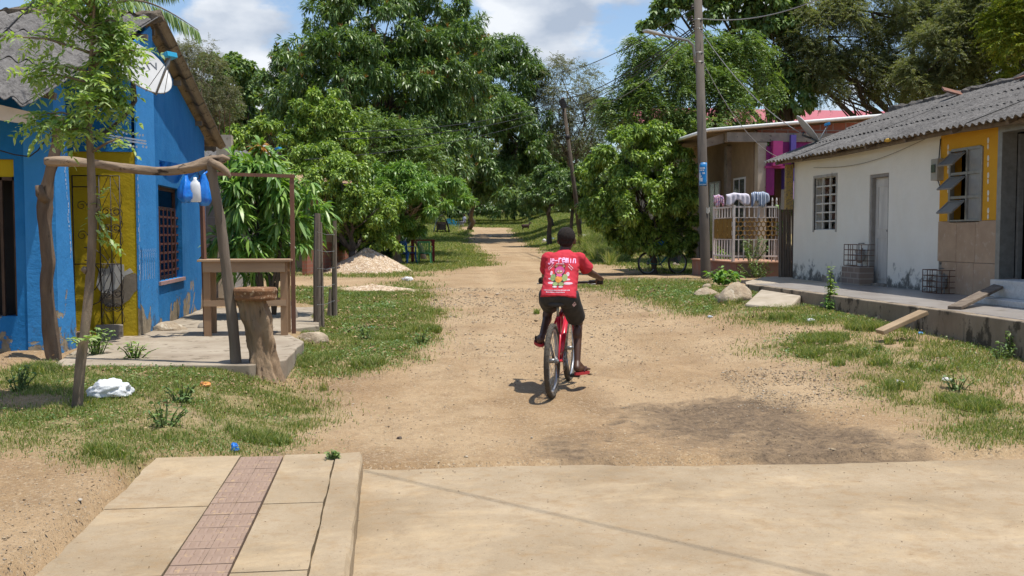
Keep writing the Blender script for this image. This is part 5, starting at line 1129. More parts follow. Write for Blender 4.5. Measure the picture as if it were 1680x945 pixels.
def stripes(name, c1, c2, sc):
    m, t, b = nodes(name); q = NT(t); wv = q.new('ShaderNodeTexWave'); wv.bands_direction = 'X'; wv.inputs['Scale'].default_value = sc; wv.inputs['Distortion'].default_value = 1.5; q.ln(q.coord(), wv.inputs['Vector']); q.ln(q.ramp(wv.outputs['Fac'], [(.4, c1), (.6, c2)]), b.inputs['Base Color']); b.inputs['Roughness'].default_value = .9; return m
cloth('shirt', 'white and lilac shirt drying on the white fence, middle piece', 1192, 1229, 318, 338, mat('cl_white', (.68, .65, .72), (.6, .57, .66), 12, .9), 1)
cloth('striped_shirt', 'blue and white striped shirt drying over the white fence', 1233, 1261, 316, 343, stripes('cl_stripe', (.12, .18, .32), (.55, .6, .68), 7), 2)
cloth('floral_cloth', 'red and blue patterned cloth on the far end of the white fence', 1171, 1187, 321, 342, mat('cl_floral', (.6, .08, .14), (.12, .16, .45), 22, .9, c3=(.7, .65, .6), c3t=.52), 3, ys - .1)
# palisade of split sticks
pal = thing('stick_palisade', 'narrow palisade of upright dry sticks between white fence and white house', 'palisade', (8, 21, .5))
q_ = random.Random(6)
for i in range(12):
    px_ = 1278 + i * 2.1; Y_ = 20.55 - (i % 2) * .07; top_ = W(px_ + q_.uniform(-1, 1), 331 + q_.uniform(-7, 6), Y=Y_); bt = W(px_ + .5, 460, Y=Y_); obj('stick', MB().tube([(bt.x, Y_, .4), ((bt.x + top_.x) / 2 + q_.uniform(-.015, .015), Y_, 1.3), top_], [.02, .018, .013], 6, rough=.25, seed=i), MT['grey_wood'], pal)
dish('satellite_dish', 'white satellite dish seen edge-on above the corner of the white house roof', W(1322, 214, Y=Yr1 - .3), (.74, -.22, .64), .70, None, BLU, None, [W(1335, 228, Y=Yr1 - .3), W(1345, 240, Y=Yr1 - .4)])
# pink roofs far behind
pr = thing('pink_roofed_house', 'long house with a pink sheet roof far behind the trees on the right', 'house', tuple(W(1300, 240, Y=52)))
a, b_ = W(1050, 200, Y=52), W(1500, 196, Y=52); pk_ = mat('pink_sheet', (.42, .12, .14), (.36, .10, .12), 6, .6)
mb = MB(); mb.prism([(52, W(1050, 203, Y=52).z), (55, W(1050, 176, Y=55).z), (58, W(1050, 200, Y=52).z)], 0, a.x, b_.x); obj('roof', mb, pk_, pr); obj('wall', MB().bb(a.x + .4, b_.x - .4, 52.6, 57.4, .4, W(1050, 204, Y=52).z), mat('pinkhouse_wall', (.4, .36, .3), (.35, .3, .25), 4, .9), pr)
# ---------------- utility poles, lamp, wires
pb = G(1158, 457); t = thing('utility_pole', 'tall concrete utility pole with a street lamp arm and blue number plate', 'utility pole', tuple(pb))
topc = W(1143.5, -60, Y=pb.y)
mb = MB(); mb.tube([(pb.x, pb.y, pb.z - .3), (pb.x, pb.y, pb.z), tuple(topc)], [.115, .113, .085], 20); obj('pole', mb, MT['pole'], t, smooth=True)
a = W(1141, 102, Y=pb.y); mb = MB(); mb.tube([W(1140, 103, Y=pb.y - .12), W(1139, 88, Y=pb.y - .14), W(1137, 74, Y=pb.y - .16), W(1128, 66, Y=pb.y - .2), W(1112, 63, Y=pb.y - .3), W(1085, 57, Y=pb.y - .5), W(1078, 55, Y=pb.y - .55)], .03, 8); obj('lamp_arm', mb, MT['grey_metal'], t, smooth=True)
mb = MB(); p0_, p1_ = W(1080, 56, Y=pb.y - .5), W(1058, 50, Y=pb.y - .7); mb.beam(p0_, p1_, .16, .05); obj('lamp_head', mb, mat('lamp_grey', (.5, .5, .5), (.4, .4, .4), 6, .4), t, bevel=.015)
mb = MB()
for py in (33, 48, 87, 102): c = W(1144 + (py / 457) * 13, py, Y=pb.y); mb.torus(c, .097, .012, 2, 24, 6)
obj('band', mb, MT['grey_metal'], t)
mb = MB(); 
for (x, y, l) in ((1136, 15, .14), (1135, 35, .14), (1137, 47, .10)): c = W(x, y, Y=pb.y - .1); mb.lathe([(.001, 0), (.035, .0), (.02, .03), (.04, .05), (.02, .08), (.035, .1), (.001, .13)], c, 10)
obj('insulator', mb, MT['black_metal'], t)
# blue plate wrapped on the pole
c = W(1151, 286, Y=pb.y); zc = c.z; ax_ = pb.x + (topc.x - pb.x) * (zc - pb.z) / (topc.z - pb.z); R = .1
def onpole(a, z, r=R): return (ax_ + (r) * math.sin(a), pb.y - (r) * math.cos(a), z)
hz = .255; A0 = -1.15; A1 = .6
mb = MB(); n = 14
mb.sheet(lambda u, v: Vector(onpole(A0 + (A1 - A0) * u, zc - hz + 2 * hz * v, .106)), n, 6); 
sg = obj('number_plate', mb, mat('plate_blue', (.01, .20, .50), (.015, .22, .55), 9, .4), t, smooth=True); md = sg.modifiers.new('thickness', 'SOLIDIFY'); md.thickness = .003; md.offset = 1
mk = MB()
def patch(u0, u1, v0, v1): mk.sheet(lambda u, v: Vector(onpole(A0 + (A1 - A0) * (u0 + (u1 - u0) * u), zc - hz + 2 * hz * (v0 + (v1 - v0) * v), .1125)), 4, 1)
for (u0, u1, v0, v1) in ((.10, .16, .72, .80), (.2, .3, .72, .8), (.33, .42, .7, .8), (.46, .56, .72, .8), (.6, .7, .72, .8), (.08, .2, .64, .69), (.24, .4, .64, .69), (.45, .6, .64, .69), (.42, .48, .5, .58), (.52, .6, .5, .58), (.63, .7, .5, .58), (.08, .2, .22, .56), (.22, .45, .18, .34), (.22, .34, .38, .44), (.06, .9, .94, .955), (.06, .9, .045, .06), (.06, .08, .06, .94), (.88, .9, .06, .94)): patch(u0, u1, v0, v1)
obj('plate_marking', mk, mat('plate_white', (.7, .72, .75), (.65, .67, .7), 9, .5), sg)
mk = MB(); mk.sheet(lambda u, v: Vector((pb.x + .0 + .111 * math.sin(-.6 + 1.0 * u), pb.y - .114 * math.cos(-.6 + 1.0 * u), 1.95 + .12 * v + .02 * math.sin(u * 9))), 8, 3); obj('torn_poster', mk, mat('torn_paper', (.55, .54, .5), (.3, .27, .22), 40, .9), t)
# far pole
fb = W(955, 377, Y=52); fb.z = gzf(fb.x, fb.y); t2 = thing('utility_pole', 'dark leaning wooden utility pole beyond the cyclist', 'utility pole', tuple(fb)); ft = W(923, 160, Y=fb.y)
mb = MB(); mb.tube([(fb.x, fb.y, fb.z - .3), (fb.x * .6 + ft.x * .4, fb.y, fb.z * .6 + ft.z * .4), ft], [.12, .11, .09], 12, rough=.1); obj('pole', mb, MT['bark'], t2, smooth=True)
obj('bracket', MB().beam(W(919, 172, Y=fb.y - .2), W(928, 168, Y=fb.y - .2), .08, .5), MT['black_metal'], t2); obj('insulator', MB().ell(W(931, 225, Y=fb.y - .2), (.14, .10, .16), 10, 6), MT['black_metal'], t2)
wirem = mat('wire_black', (.025, .025, .028), (.03, .03, .03), 5, .6); wireg = mat('wire_grey', (.30, .30, .30), (.25, .25, .25), 5, .5)
def wire(lab, a, b_, sagm, r=.012, m=None, n=26, group='overhead wires'):
    a, b_ = Vector(a), Vector(b_); mb = MB(); mb.tube([a.lerp(b_, i / n) - Vector((0, 0, 4 * sagm * (i / n) * (1 - i / n))) for i in range(n + 1)], r, 5); obj('overhead_wire', mb, m or wirem, label=lab, cat='wire', group=group)
wire('topmost overhead wire from the concrete pole towards the leaning pole', W(1141, 12, Y=pb.y), W(921, 118, Y=fb.y), .25, .014)
for i, (y0, y1) in enumerate(((42, 162), (46, 170), (50, 178))): wire(('upper', 'middle', 'lowest')[i] + ' of the three close wires between the concrete and the leaning pole', W(1141, y0, Y=pb.y), W(922, y1, Y=fb.y), .35, .013 if i else .017)
q0 = [(560, 216), (555, 228), (500, 262)]
for i, (p, y0) in enumerate(zip(q0, (163, 171, 182))): e = W(p[0], p[1], Y=30); wire(('upper', 'middle', 'lowest')[i] + ' wire running left from the leaning pole across the mango trees', W(922, y0, Y=fb.y), e, .4, .013)
wire('pale cable running from the concrete pole down right to the edge-on dish', W(1146, 45, Y=pb.y - .1), W(1342, 232, Y=Yr1 - .35), .35, .010, wireg)
wire('thin cable running from the concrete pole down to the purple house', W(1147, 88, Y=pb.y - .1), W(1278, 258, Y=YP - .1), .4, .009, wireg)
wire('cable from the concrete pole rising out of frame at upper right', W(1147, 30, Y=pb.y), W(1420, -40, Y=pb.y - 4), .3, .011, wireg)
wire('thin cable dropping from the pole into the green trees left of it', W(1142, 50, Y=pb.y), W(990, 170, Y=pb.y + 14), .3, .010, wireg)
wire('black cable passing above the blue house roof', W(-120, 165, Y=9), W(75, -20, Y=9.5), .05, .009)
wire('second black cable passing above the blue house near the roof ridge', W(108, 38, Y=13.0), W(112, -30, Y=13.2), .02, .012)
mb = MB(); pts = [W(x, y, Y=10.6) for x, y in ((0, 247), (25, 254), (48, 257), (62, 247), (75, 230), (85, 214), (90, 200), (88, 190), (84, 206))]; mb.tube(pts, .007, 6); obj('cable', mb, wirem, smooth=True, label='black cable looping across the blue front wall under the fascia', cat='cable')
def above(px, py, h=6.4):
    g = G(px, py); return g + SUN_DIR * (h / SUN_DIR.z)
wa, wb = above(470, 746), above(1330, 945); dd = wb - wa; wire('service wire strung over the foreground concrete, seen only by its shadow', wa - dd * 1.4, wb + dd * 1.2, .0, .008)
# ================================================================== PLANTS
def unit(v): return v / (np.linalg.norm(v, axis=-1, keepdims=True) + 1e-9)
def leafmesh(name, P, D, Lg, Wd, fold=.25, droop=.25):
    """one folded leaf per row: 6 corners, 4 triangles"""
    n = len(P); up = np.array([0, 0, 1.0]) + RG.normal(0, .35, (n, 3))
    S = unit(np.cross(D, up)); U = np.cross(S, D)
    Lg = Lg[:, None]; Wd = Wd[:, None]
    dr = np.array([0, 0, -1.0]) * Lg * droop
    m1 = P + D * Lg * .32 + dr * .1; m2 = P + D * Lg * .68 + dr * .45; tip = P + D * Lg + dr
    e = U * Wd * fold
    V = np.stack([P, m1 - S * Wd * .48 + e, m1 + S * Wd * .48 + e, m2 - S * Wd * .40 + e, m2 + S * Wd * .40 + e, tip], 1).reshape(-1, 3)
    b = (np.arange(n) * 6)[:, None]
    mid = None
    F = np.concatenate([b + [0, 2, 1], b + [1, 2, 3], b + [2, 4, 3], b + [3, 4, 5]], 0)
    return np_mesh(name, V, F)
def leafmesh_lo(name, P, D, Lg, Wd, fold=.2, droop=.15):
    n = len(P); up = np.array([0, 0, 1.0]) + RG.normal(0, .5, (n, 3)); S = unit(np.cross(D, up)); U = np.cross(S, D); Lg = Lg[:, None]; Wd = Wd[:, None]
    dr = np.array([0, 0, -1.0]) * Lg * droop; m = P + D * Lg * .45 + U * Wd * fold
    V = np.stack([P, m - S * Wd * .5, m + S * Wd * .5, P + D * Lg + dr], 1).reshape(-1, 3); b = (np.arange(n) * 4)[:, None]
    return np_mesh(name, V, np.concatenate([b + [0, 2, 1], b + [1, 2, 3]], 0))
def shoots_on(blobs, nsub, nshoot, sub=(.16, .30), inner=.55, lump=.35, top=.15):
    """shoot tips on the skin of sub-clumps that sit on the skin of the crown's main masses"""
    C = np.array([b[0] for b in blobs]); R = np.array([b[1] for b in blobs]); vol = (R[:, 0] * R[:, 1] + R[:, 0] * R[:, 2] + R[:, 1] * R[:, 2]); w = vol / vol.sum()
    ps, ns_, subs = [], [], []
    for bi, (c, r) in enumerate(blobs):
        k = max(4, int(nsub * w[bi])); d = unit(RG.normal(0, 1, (k, 3))); d[:, 2] = np.where(d[:, 2] < -.55, -d[:, 2], d[:, 2])
        rad = RG.uniform(.62, 1.06, (k, 1)) * (1 + lump * (RG.random((k, 1)) - .5)); sc = np.array(c) + d * rad * np.array(r); sr = RG.uniform(*sub, k) * np.mean(r)
        keep = np.ones(k, bool)
        for bj in range(len(blobs)):
            if bj != bi: keep &= (((sc - C[bj]) / R[bj]) ** 2).sum(1) > inner ** 2
        sc, sr, d = sc[keep], sr[keep], d[keep]; subs.append(np.concatenate([sc, sr[:, None]], 1))
        m = max(3, int(nshoot * w[bi] / max(1, len(sc))))
        dd = unit(RG.normal(0, 1, (len(sc), m, 3)) + d[:, None, :] * .55 + np.array([0, 0, top]))
        rr = sr[:, None, None] * RG.uniform(.35, 1.12, (len(sc), m, 1)) * np.array([1, 1, .72])
        ps.append((sc[:, None, :] + dd * rr).reshape(-1, 3)); ns_.append(dd.reshape(-1, 3))
    return np.concatenate(ps), np.concatenate(ns_), np.concatenate(subs)
def rosettes(P, Nn, k, Ln, Wn, spread=.9, sink=.45):
    n = len(P); P2 = np.repeat(P, k, 0); N2 = np.repeat(Nn, k, 0); D = unit(N2 * .55 + RG.normal(0, 1, (n * k, 3)) * spread * .62 + np.array([0, 0, -sink]))
    Lg = RG.uniform(.65, 1.15, n * k) * Ln; return P2 + D * Lg[:, None] * .08, D, Lg, Lg * Wn
def sprays(P, Nn, k, Ls, leaf, droop=.5, wid=.42):
    """pinnate sprays: paired leaflets along a drooping stalk"""
    n = len(P); A = unit(Nn + RG.normal(0, .5, (n, 3)) + np.array([0, 0, -.15])); Sd = unit(np.cross(A, np.array([0, 0, 1.0]) + RG.normal(0, .3, (n, 3))))
    t = np.linspace(.12, 1, k); Ps, Ds = [], []
    L_ = RG.uniform(.7, 1.2, (n, 1)) * Ls
    for j, tt in enumerate(t):
        p = P + A * L_ * tt + np.array([0, 0, -1.0]) * L_ * droop * tt * tt
        for s in (-1, 1): Ps.append(p); Ds.append(unit(Sd * s + A * .55 + np.array([0, 0, -.25]) + RG.normal(0, .18, (n, 3))))
    P2, D2 = np.concatenate(Ps), np.concatenate(Ds); Lg = RG.uniform(.75, 1.2, len(P2)) * leaf; return P2, D2, Lg, Lg * wid
def limb_mesh(base, blobs, subs, r0, seed, nsub=60, fork=.35, lean=None, twr=.018, minr=.012):
    q = random.Random(seed); mb = MB(); base = Vector(base)
    zc = min(b[0][2] - b[1][2] * .6 for b in blobs); main = max(blobs, key=lambda b: b[1][0] * b[1][2]); cx = Vector(main[0])
    fk = base.lerp(cx, fork); fk = fk if lean is None else Vector(lean)
    def curve(a, b_, n, wob):
        a, b_ = Vector(a), Vector(b_); l = (b_ - a).length; return [a.lerp(b_, i / n) + Vector((q.uniform(-wob, wob), q.uniform(-wob, wob), q.uniform(-wob, wob) * .5)) * l * (0 if i in (0, n) else 1) for i in range(n + 1)]
    tr = curve(base - Vector((0, 0, .3)), fk, 5, .03); mb.tube(tr, [r0 * 1.25, r0 * 1.02, r0 * .92, r0 * .85, r0 * .8, r0 * .75], 10, rough=.18, seed=seed)
    for c, r in blobs:
        c = Vector(c); P_ = curve(fk, c, 5, .06); rr = r0 * .62 * (min(1.0, np.mean(r) / np.mean(main[1])) ** .5); mb.tube(P_, [rr * (1 - .14 * i) for i in range(6)], 7, rough=.2, seed=seed)
        near = sorted(range(len(subs)), key=lambda i: (Vector(subs[i][:3]) - c).length); loc = [i for i in near if all(abs(subs[i][j] - c[j]) < r[j] * 1.3 for j in range(3))]
        q.shuffle(loc)
        for i in loc[:max(3, int(nsub / len(blobs)))]:
            s = Vector(subs[i][:3]); st = P_[q.randint(2, 5)]; cc = curve(st, s, 4, .07); r1 = max(minr, rr * .26); mb.tube(cc, [r1, r1 * .8, r1 * .6, r1 * .45, r1 * .3], 5)
    return mb
def blobpx(items, Y):
    out_ = []
    for it in items:
        px, py, rx, ry = it[:4]; dy = it[4] if len(it) > 4 else 0; ryd = it[5] if len(it) > 5 else None
        c = W(px, py, Y=Y + dy); s = px_m(Y + dy); out_.append((np.array(c), np.array([rx * s, (ryd if ryd else rx * s * .95), ry * s])))
    return out_
LEAF = {
 'mango': leafmat('leaf_mango', [(0.0478, 0.1, 0.0295), (0.0743, 0.142, 0.0389), (0.112, 0.195, 0.0531), (0.165, 0.254, 0.0708), (0.244, 0.319, 0.112)], .24, .42, .5),
 'mango_b': leafmat('leaf_mango_bright', [(0.0743, 0.165, 0.033), (0.106, 0.224, 0.0413), (0.159, 0.295, 0.0531), (0.223, 0.366, 0.0708), (0.297, 0.413, 0.106)], .28, .42, .5),
 'bush': leafmat('leaf_bush', [(0.0812, 0.153, 0.033), (0.132, 0.224, 0.0413), (0.213, 0.325, 0.059), (0.294, 0.413, 0.0767), (0.376, 0.472, 0.106)], .26, .44, .45),
 'neem': leafmat('leaf_neem', [(0.0826, 0.153, 0.0472), (0.118, 0.201, 0.059), (0.177, 0.26, 0.0767), (0.236, 0.307, 0.1)], .27, .5, .4),
 'acacia': leafmat('leaf_acacia', [(0.118, 0.153, 0.0649), (0.142, 0.177, 0.0767), (0.171, 0.195, 0.0885), (0.201, 0.212, 0.112), (0.26, 0.248, 0.142)], .34, .6, .25),
 'grey': leafmat('leaf_greyish', [(0.165, 0.177, 0.118), (0.13, 0.153, 0.0826), (0.189, 0.189, 0.142), (0.201, 0.177, 0.118)], .28, .65, .2),
 'yellow': leafmat('leaf_yellowgreen', [(0.118, 0.177, 0.0295), (0.201, 0.26, 0.0354), (0.319, 0.319, 0.059), (0.165, 0.236, 0.0354)], .38, .5, .3),
 'young': leafmat('leaf_young', [(0.153, 0.26, 0.0708), (0.224, 0.342, 0.0944), (0.295, 0.413, 0.142), (0.425, 0.5, 0.26)], .40, .48, .35),
 'flower': leafmat('mango_panicle', [(0.295, 0.118, 0.0413), (0.389, 0.189, 0.059), (0.236, 0.13, 0.0472)], .2, .7, .2),
 'grass': leafmat('blade_green', [(.09, .15, .035), (.125, .19, .045), (.17, .235, .06), (.23, .275, .085), (.34, .34, .14), (.42, .37, .2)], .34, .7, .2),
 'dark': leafmat('leaf_dark', [(0.0212, 0.059, 0.0165), (0.0307, 0.0826, 0.0189), (0.0425, 0.1, 0.0236)], .25, .5, .3),
}
def tree(name, label, cat, base, blobs, kind, ns, nshoot, k, leaf, wid, trunk=.2, style='rosette', group=None, seed=1, nsub=60, fork=.35, lean=None, lo=False, bark='bark', sub=(.16, .30), droop=.25, extra=None, spread=.9, sink=.45, spray=.5, inner=.55, twig=.012, top=.15):
    base = Vector(base); t = thing(name, label, cat, tuple(base), group)
    P, Nn, subs = shoots_on(blobs, ns, nshoot, sub, inner, top=top)
    gzv = gz(P[:, 0], P[:, 1]); ok = P[:, 2] > gzv + .12; P, Nn = P[ok], Nn[ok]
    if style == 'rosette': a = rosettes(P, Nn, k, leaf, wid, spread, sink)
    else: a = sprays(P, Nn, k, spray, leaf, wid=wid, droop=droop)
    cr = obj('crown', (leafmesh_lo if lo else leafmesh)('crown', *a, droop=droop if style == 'rosette' else .1), LEAF[kind], t)
    obj('trunk', limb_mesh(base, blobs, subs, trunk, seed, nsub, fork, lean, minr=twig), MT[bark], t, smooth=True)
    if extra:
        i = RG.choice(len(P), min(len(P), extra), replace=False); Pp = P[i]; a = rosettes(Pp + Nn[i] * .1, Nn[i] + np.array([0, 0, .7]), 9, .32, .12, .5, -.6); obj('flower_panicle', leafmesh_lo('panicle', *a), LEAF['flower'], t)
    return t
def B(px, Y, dx=0.):
    p = W(px, 400, Y=Y); p.x += dx; p.z = gzf(p.x, p.y); return p
GT = 'trees along the village street'
# giant mango
tree('mango_tree', 'giant dark mango tree, tallest crown left of the centre', 'tree', B(640, 48), blobpx([(610, 40, 85, 75), (700, 10, 70, 60, 2), (560, 130, 90, 70, -2), (480, 150, 50, 70, 1), (640, 140, 100, 90, 0), (720, 140, 90, 90, 1), (560, 240, 110, 60, 0), (680, 260, 100, 60, -1), (440, 215, 30, 45, 2)], 48),
     'mango', 520, 11500, 9, .33, .21, .5, group=GT, seed=3, extra=260, fork=.3, spread=.95)
tree('mango_tree', 'second giant mango tree reaching over the road end, right of the tallest one', 'tree', B(772, 96), blobpx([(760, 110, 70, 70), (820, 150, 70, 80, 1), (790, 220, 90, 70, -1), (850, 240, 50, 70, 0), (735, 220, 70, 70, -2), (700, 300, 70, 40, -3), (790, 300, 60, 40, -3), (870, 300, 30, 40, 1)], 75),
     'mango', 460, 11500, 9, .44, .21, .24, group=GT, seed=4, extra=60, fork=.3)
tree('mango_tree', 'bright young mango tree shading the plastic chairs left of the road', 'tree', B(652, 37.5), blobpx([(650, 320, 60, 50), (688, 338, 42, 34, -1), (610, 350, 45, 45, 0), (735, 316, 42, 24, 1), (640, 372, 50, 16, 0)], 37.5),
     'mango_b', 190, 4600, 9, .22, .2, .16, group=GT, seed=5, fork=.5, bark='bark_pale')
tree('broadleaf_tree', 'dense mid green tree between the fence posts and the bright mango tree', 'tree', B(575, 30.5), blobpx([(560, 300, 60, 35), (530, 270, 50, 30, 1), (580, 350, 55, 45, 0), (540, 380, 40, 40, 1), (620, 350, 35, 40, 1), (600, 395, 50, 25, 1)], 30.5),
     'bush', 260, 5600, 8, .13, .42, .13, group=GT, seed=6, nsub=50)
tree('broadleaf_tree', 'upright light green tree rising before the giant mango', 'tree', B(540, 36, 0), blobpx([(535, 200, 45, 40), (560, 240, 40, 40, 0), (490, 210, 22, 24, 0), (520, 260, 50, 35, 0), (400, 230, 32, 22, -1), (440, 220, 34, 18, -1)], 36),
     'bush', 190, 3400, 8, .17, .36, .14, group=GT, seed=7, nsub=70)
tree('small_tree', 'small feathery tree with reddish tips in front of the giant mango', 'tree', B(700, 42, 0), blobpx([(610, 235, 60, 40), (660, 240, 40, 28, 1), (700, 262, 30, 16, 1), (640, 270, 60, 30, 1)], 42), 'neem', 120, 1500, 8, .16, .3, .12, 'spray', group=GT, seed=8, spray=.6)
tree('rounded_tree', 'rounded green tree behind the blue house gable', 'tree', B(400, 62, -3), blobpx([(385, 130, 45, 35), (350, 125, 40, 30, 1), (410, 175, 40, 40, 0), (380, 200, 50, 40, 1), (420, 250, 30, 30, 1), (355, 180, 45, 40)], 62), 'neem', 190, 3600, 8, .32, .5, .25, group=GT, seed=9)
tree('thorn_tree', 'thin greyish thorn tree beside the blue house gable', 'tree', B(340, 47, -2), blobpx([(330, 130, 40, 55), (355, 190, 40, 50), (310, 100, 25, 30)], 47), 'grey', 120, 1900, 9, .085, .3, .12, 'spray', group=GT, seed=10, spray=.42, nsub=120, bark='bark_pale', lo=True)
tree('thorn_tree', 'sparse grey brown thorn tree behind the leaning wooden pole', 'tree', B(930, 76, 1), blobpx([(930, 150, 55, 50), (900, 190, 30, 60), (960, 200, 45, 50), (935, 245, 60, 45), (990, 160, 18, 20)], 76), 'grey', 190, 3200, 8, .15, .34, .22, 'spray', group=GT, seed=11, spray=.7, nsub=170, bark='bark_pale', lo=True)
tree('small_mango_tree', 'small mango tree on the bank right of the road end', 'tree', B(903, 62), blobpx([(900, 310, 40, 34), (880, 330, 22, 22), (930, 325, 28, 28)], 62), 'mango', 90, 1500, 9, .30, .22, .16, group=GT, seed=12, fork=.7)
tree('small_mango_tree', 'slim dark mango tree with a bare stem close to the leaning pole', 'tree', B(937, 54), blobpx([(940, 325, 30, 30), (960, 300, 26, 26)], 54), 'mango', 60, 1000, 9, .28, .22, .12, group=GT, seed=13, fork=.75)
bb_ = blobpx([(1040, 250, 60, 45), (1000, 290, 50, 45, .5), (1090, 280, 60, 55), (1060, 330, 80, 50), (1020, 360, 55, 30, .3), (1110, 350, 45, 45, .4), (1030, 225, 30, 25), (1060, 395, 70, 28, .6), (990, 340, 36, 40, .6), (1115, 400, 36, 28, .6)], 27.5)
tree('leafy_bush', 'big yellow green leafy bush just left of the concrete utility pole', 'bush', B(1075, 27.8), bb_, 'bush', 330, 8200, 9, .135, .36, .09, group=GT, seed=14, nsub=90, sub=(.13, .26), bark='bark')
tree('neem_tree', 'feathery light green tree rising behind the yellow green bush', 'tree', B(1110, 38), blobpx([(1090, 130, 70, 50), (1060, 190, 70, 50), (1150, 110, 60, 50, 1), (1170, 180, 60, 60), (1215, 120, 50, 60, 1), (1120, 240, 80, 50), (1190, 260, 50, 55), (985, 185, 28, 22), (1050, 90, 28, 30)], 38),
     'neem', 340, 6200, 9, .135, .32, .2, 'spray', group=GT, seed=15, spray=.62, nsub=90, droop=.7)
tree('tall_tree', 'tall open tree with large green leaves above the street lamp', 'tree', B(1240, 45, 3), blobpx([(1110, 15, 50, 28), (1075, 38, 30, 12), (1180, 20, 60, 45), (1250, 60, 60, 50), (1240, 0, 70, 40), (1290, 20, 50, 45), (1240, 120, 40, 40), (1290, 160, 60, 50)], 45), 'neem', 240, 2700, 8, .30, .5, .28, group=GT, seed=16, nsub=110, fork=.45)
tree('acacia_tree', 'wide dull green acacia tree with dark limbs behind the purple house', 'tree', B(1420, 44, 4), blobpx([(1360, 60, 75, 60), (1430, 20, 80, 50), (1500, 70, 80, 60), (1400, 130, 90, 45), (1330, 120, 60, 60), (1480, 140, 70, 40), (1560, 20, 70, 60)], 44), 'acacia', 560, 12500, 11, .10, .34, .34, 'spray', group=GT, seed=17, spray=.46, nsub=70, fork=.3, lo=True, inner=.4)
tree('acacia_tree', 'second acacia tree behind the ridge of the white house', 'tree', B(1600, 39, 6), blobpx([(1560, 90, 70, 60), (1620, 40, 80, 60), (1650, 110, 60, 50), (1560, 150, 60, 35), (1510, 130, 40, 35)], 39), 'acacia', 420, 9500, 11, .095, .34, .3, 'spray', group=GT, seed=18, spray=.44, nsub=60, fork=.3, lo=True, inner=.4)
tree('yellowing_tree', 'yellow green tree at the right edge above the white house roof', 'tree', W(1700, 380, Y=34), blobpx([(1680, 60, 60, 80), (1720, 20, 80, 80), (1670, 130, 30, 30)], 35), 'yellow', 200, 3000, 9, .12, .38, .22, 'spray', group=GT, seed=19, spray=.45, nsub=70)
tree('dark_tree', 'dark green tree filling the gap between the neem tree and purple house', 'tree', B(1200, 41, 3), blobpx([(1180, 300, 60, 60), (1230, 250, 60, 50), (1150, 350, 60, 50), (1230, 360, 50, 60)], 41), 'dark', 160, 2600, 8, .24, .4, .18, group=GT, seed=20)
tree('dark_tree', 'dark green tree between the giant mango and the road bank', 'tree', B(870, 84, 2), blobpx([(870, 270, 50, 60), (910, 290, 50, 50), (960, 280, 60, 50), (830, 300, 60, 40)], 84), 'mango', 150, 2400, 8, .45, .3, .2, group=GT, seed=21)
# far wood that closes the view
P, Nn, subs = shoots_on([(np.array([x, 152 + 8 * math.sin(x * .05), 8 + 2.0 * math.sin(x * .11)]), np.array([11, 7, 6.5])) for x in range(-150, 260, 11)], 900, 11000, (.2, .35))
obj('far_woodland', leafmesh_lo('far_woodland', *rosettes(P, Nn, 9, .9, .4)), LEAF['acacia'], kind='stuff', label='distant woodland closing the end of the street')
P, Nn, subs = shoots_on([(np.array(W(px_, 334, Y=112 + 4 * math.sin(px_))), np.array([2.9, 2.4, 2.3])) for px_ in range(690, 1010, 22)], 480, 9000, (.2, .35))
obj('far_thicket', leafmesh_lo('far_thicket', *rosettes(P, Nn, 8, .42, .3)), LEAF['mango'], kind='stuff', label='dense dark thicket above the grassy slope at the road end')
P, Nn, subs = shoots_on([(np.array([x, 62 + 3 * math.sin(x * .3), 1.2]), np.array([3, 3, 2.2])) for x in list(range(-44, -4, 4)) + list(range(20, 60, 4))], 500, 9000, (.2, .35))
obj('undergrowth', leafmesh_lo('undergrowth', *rosettes(P, Nn, 6, .35, .45)), LEAF['mango'], kind='stuff', label='dark undergrowth behind the street trees')
P, Nn, subs = shoots_on([(np.array(G(x, 440)) + np.array([0, 9, .5]), np.array([1.4, 1.2, 1.4])) for x in (470, 500, 540, 580, 610)] + [(np.array(W(x, 395, Y=46)), np.array([1.8, 1.5, 1.6])) for x in (480, 540, 600)], 260, 4200, (.2, .35))
obj('undergrowth', leafmesh_lo('undergrowth', *rosettes(P, Nn, 6, .2, .45)), LEAF['dark'], kind='stuff', label='dark undergrowth below the trees left of the road')
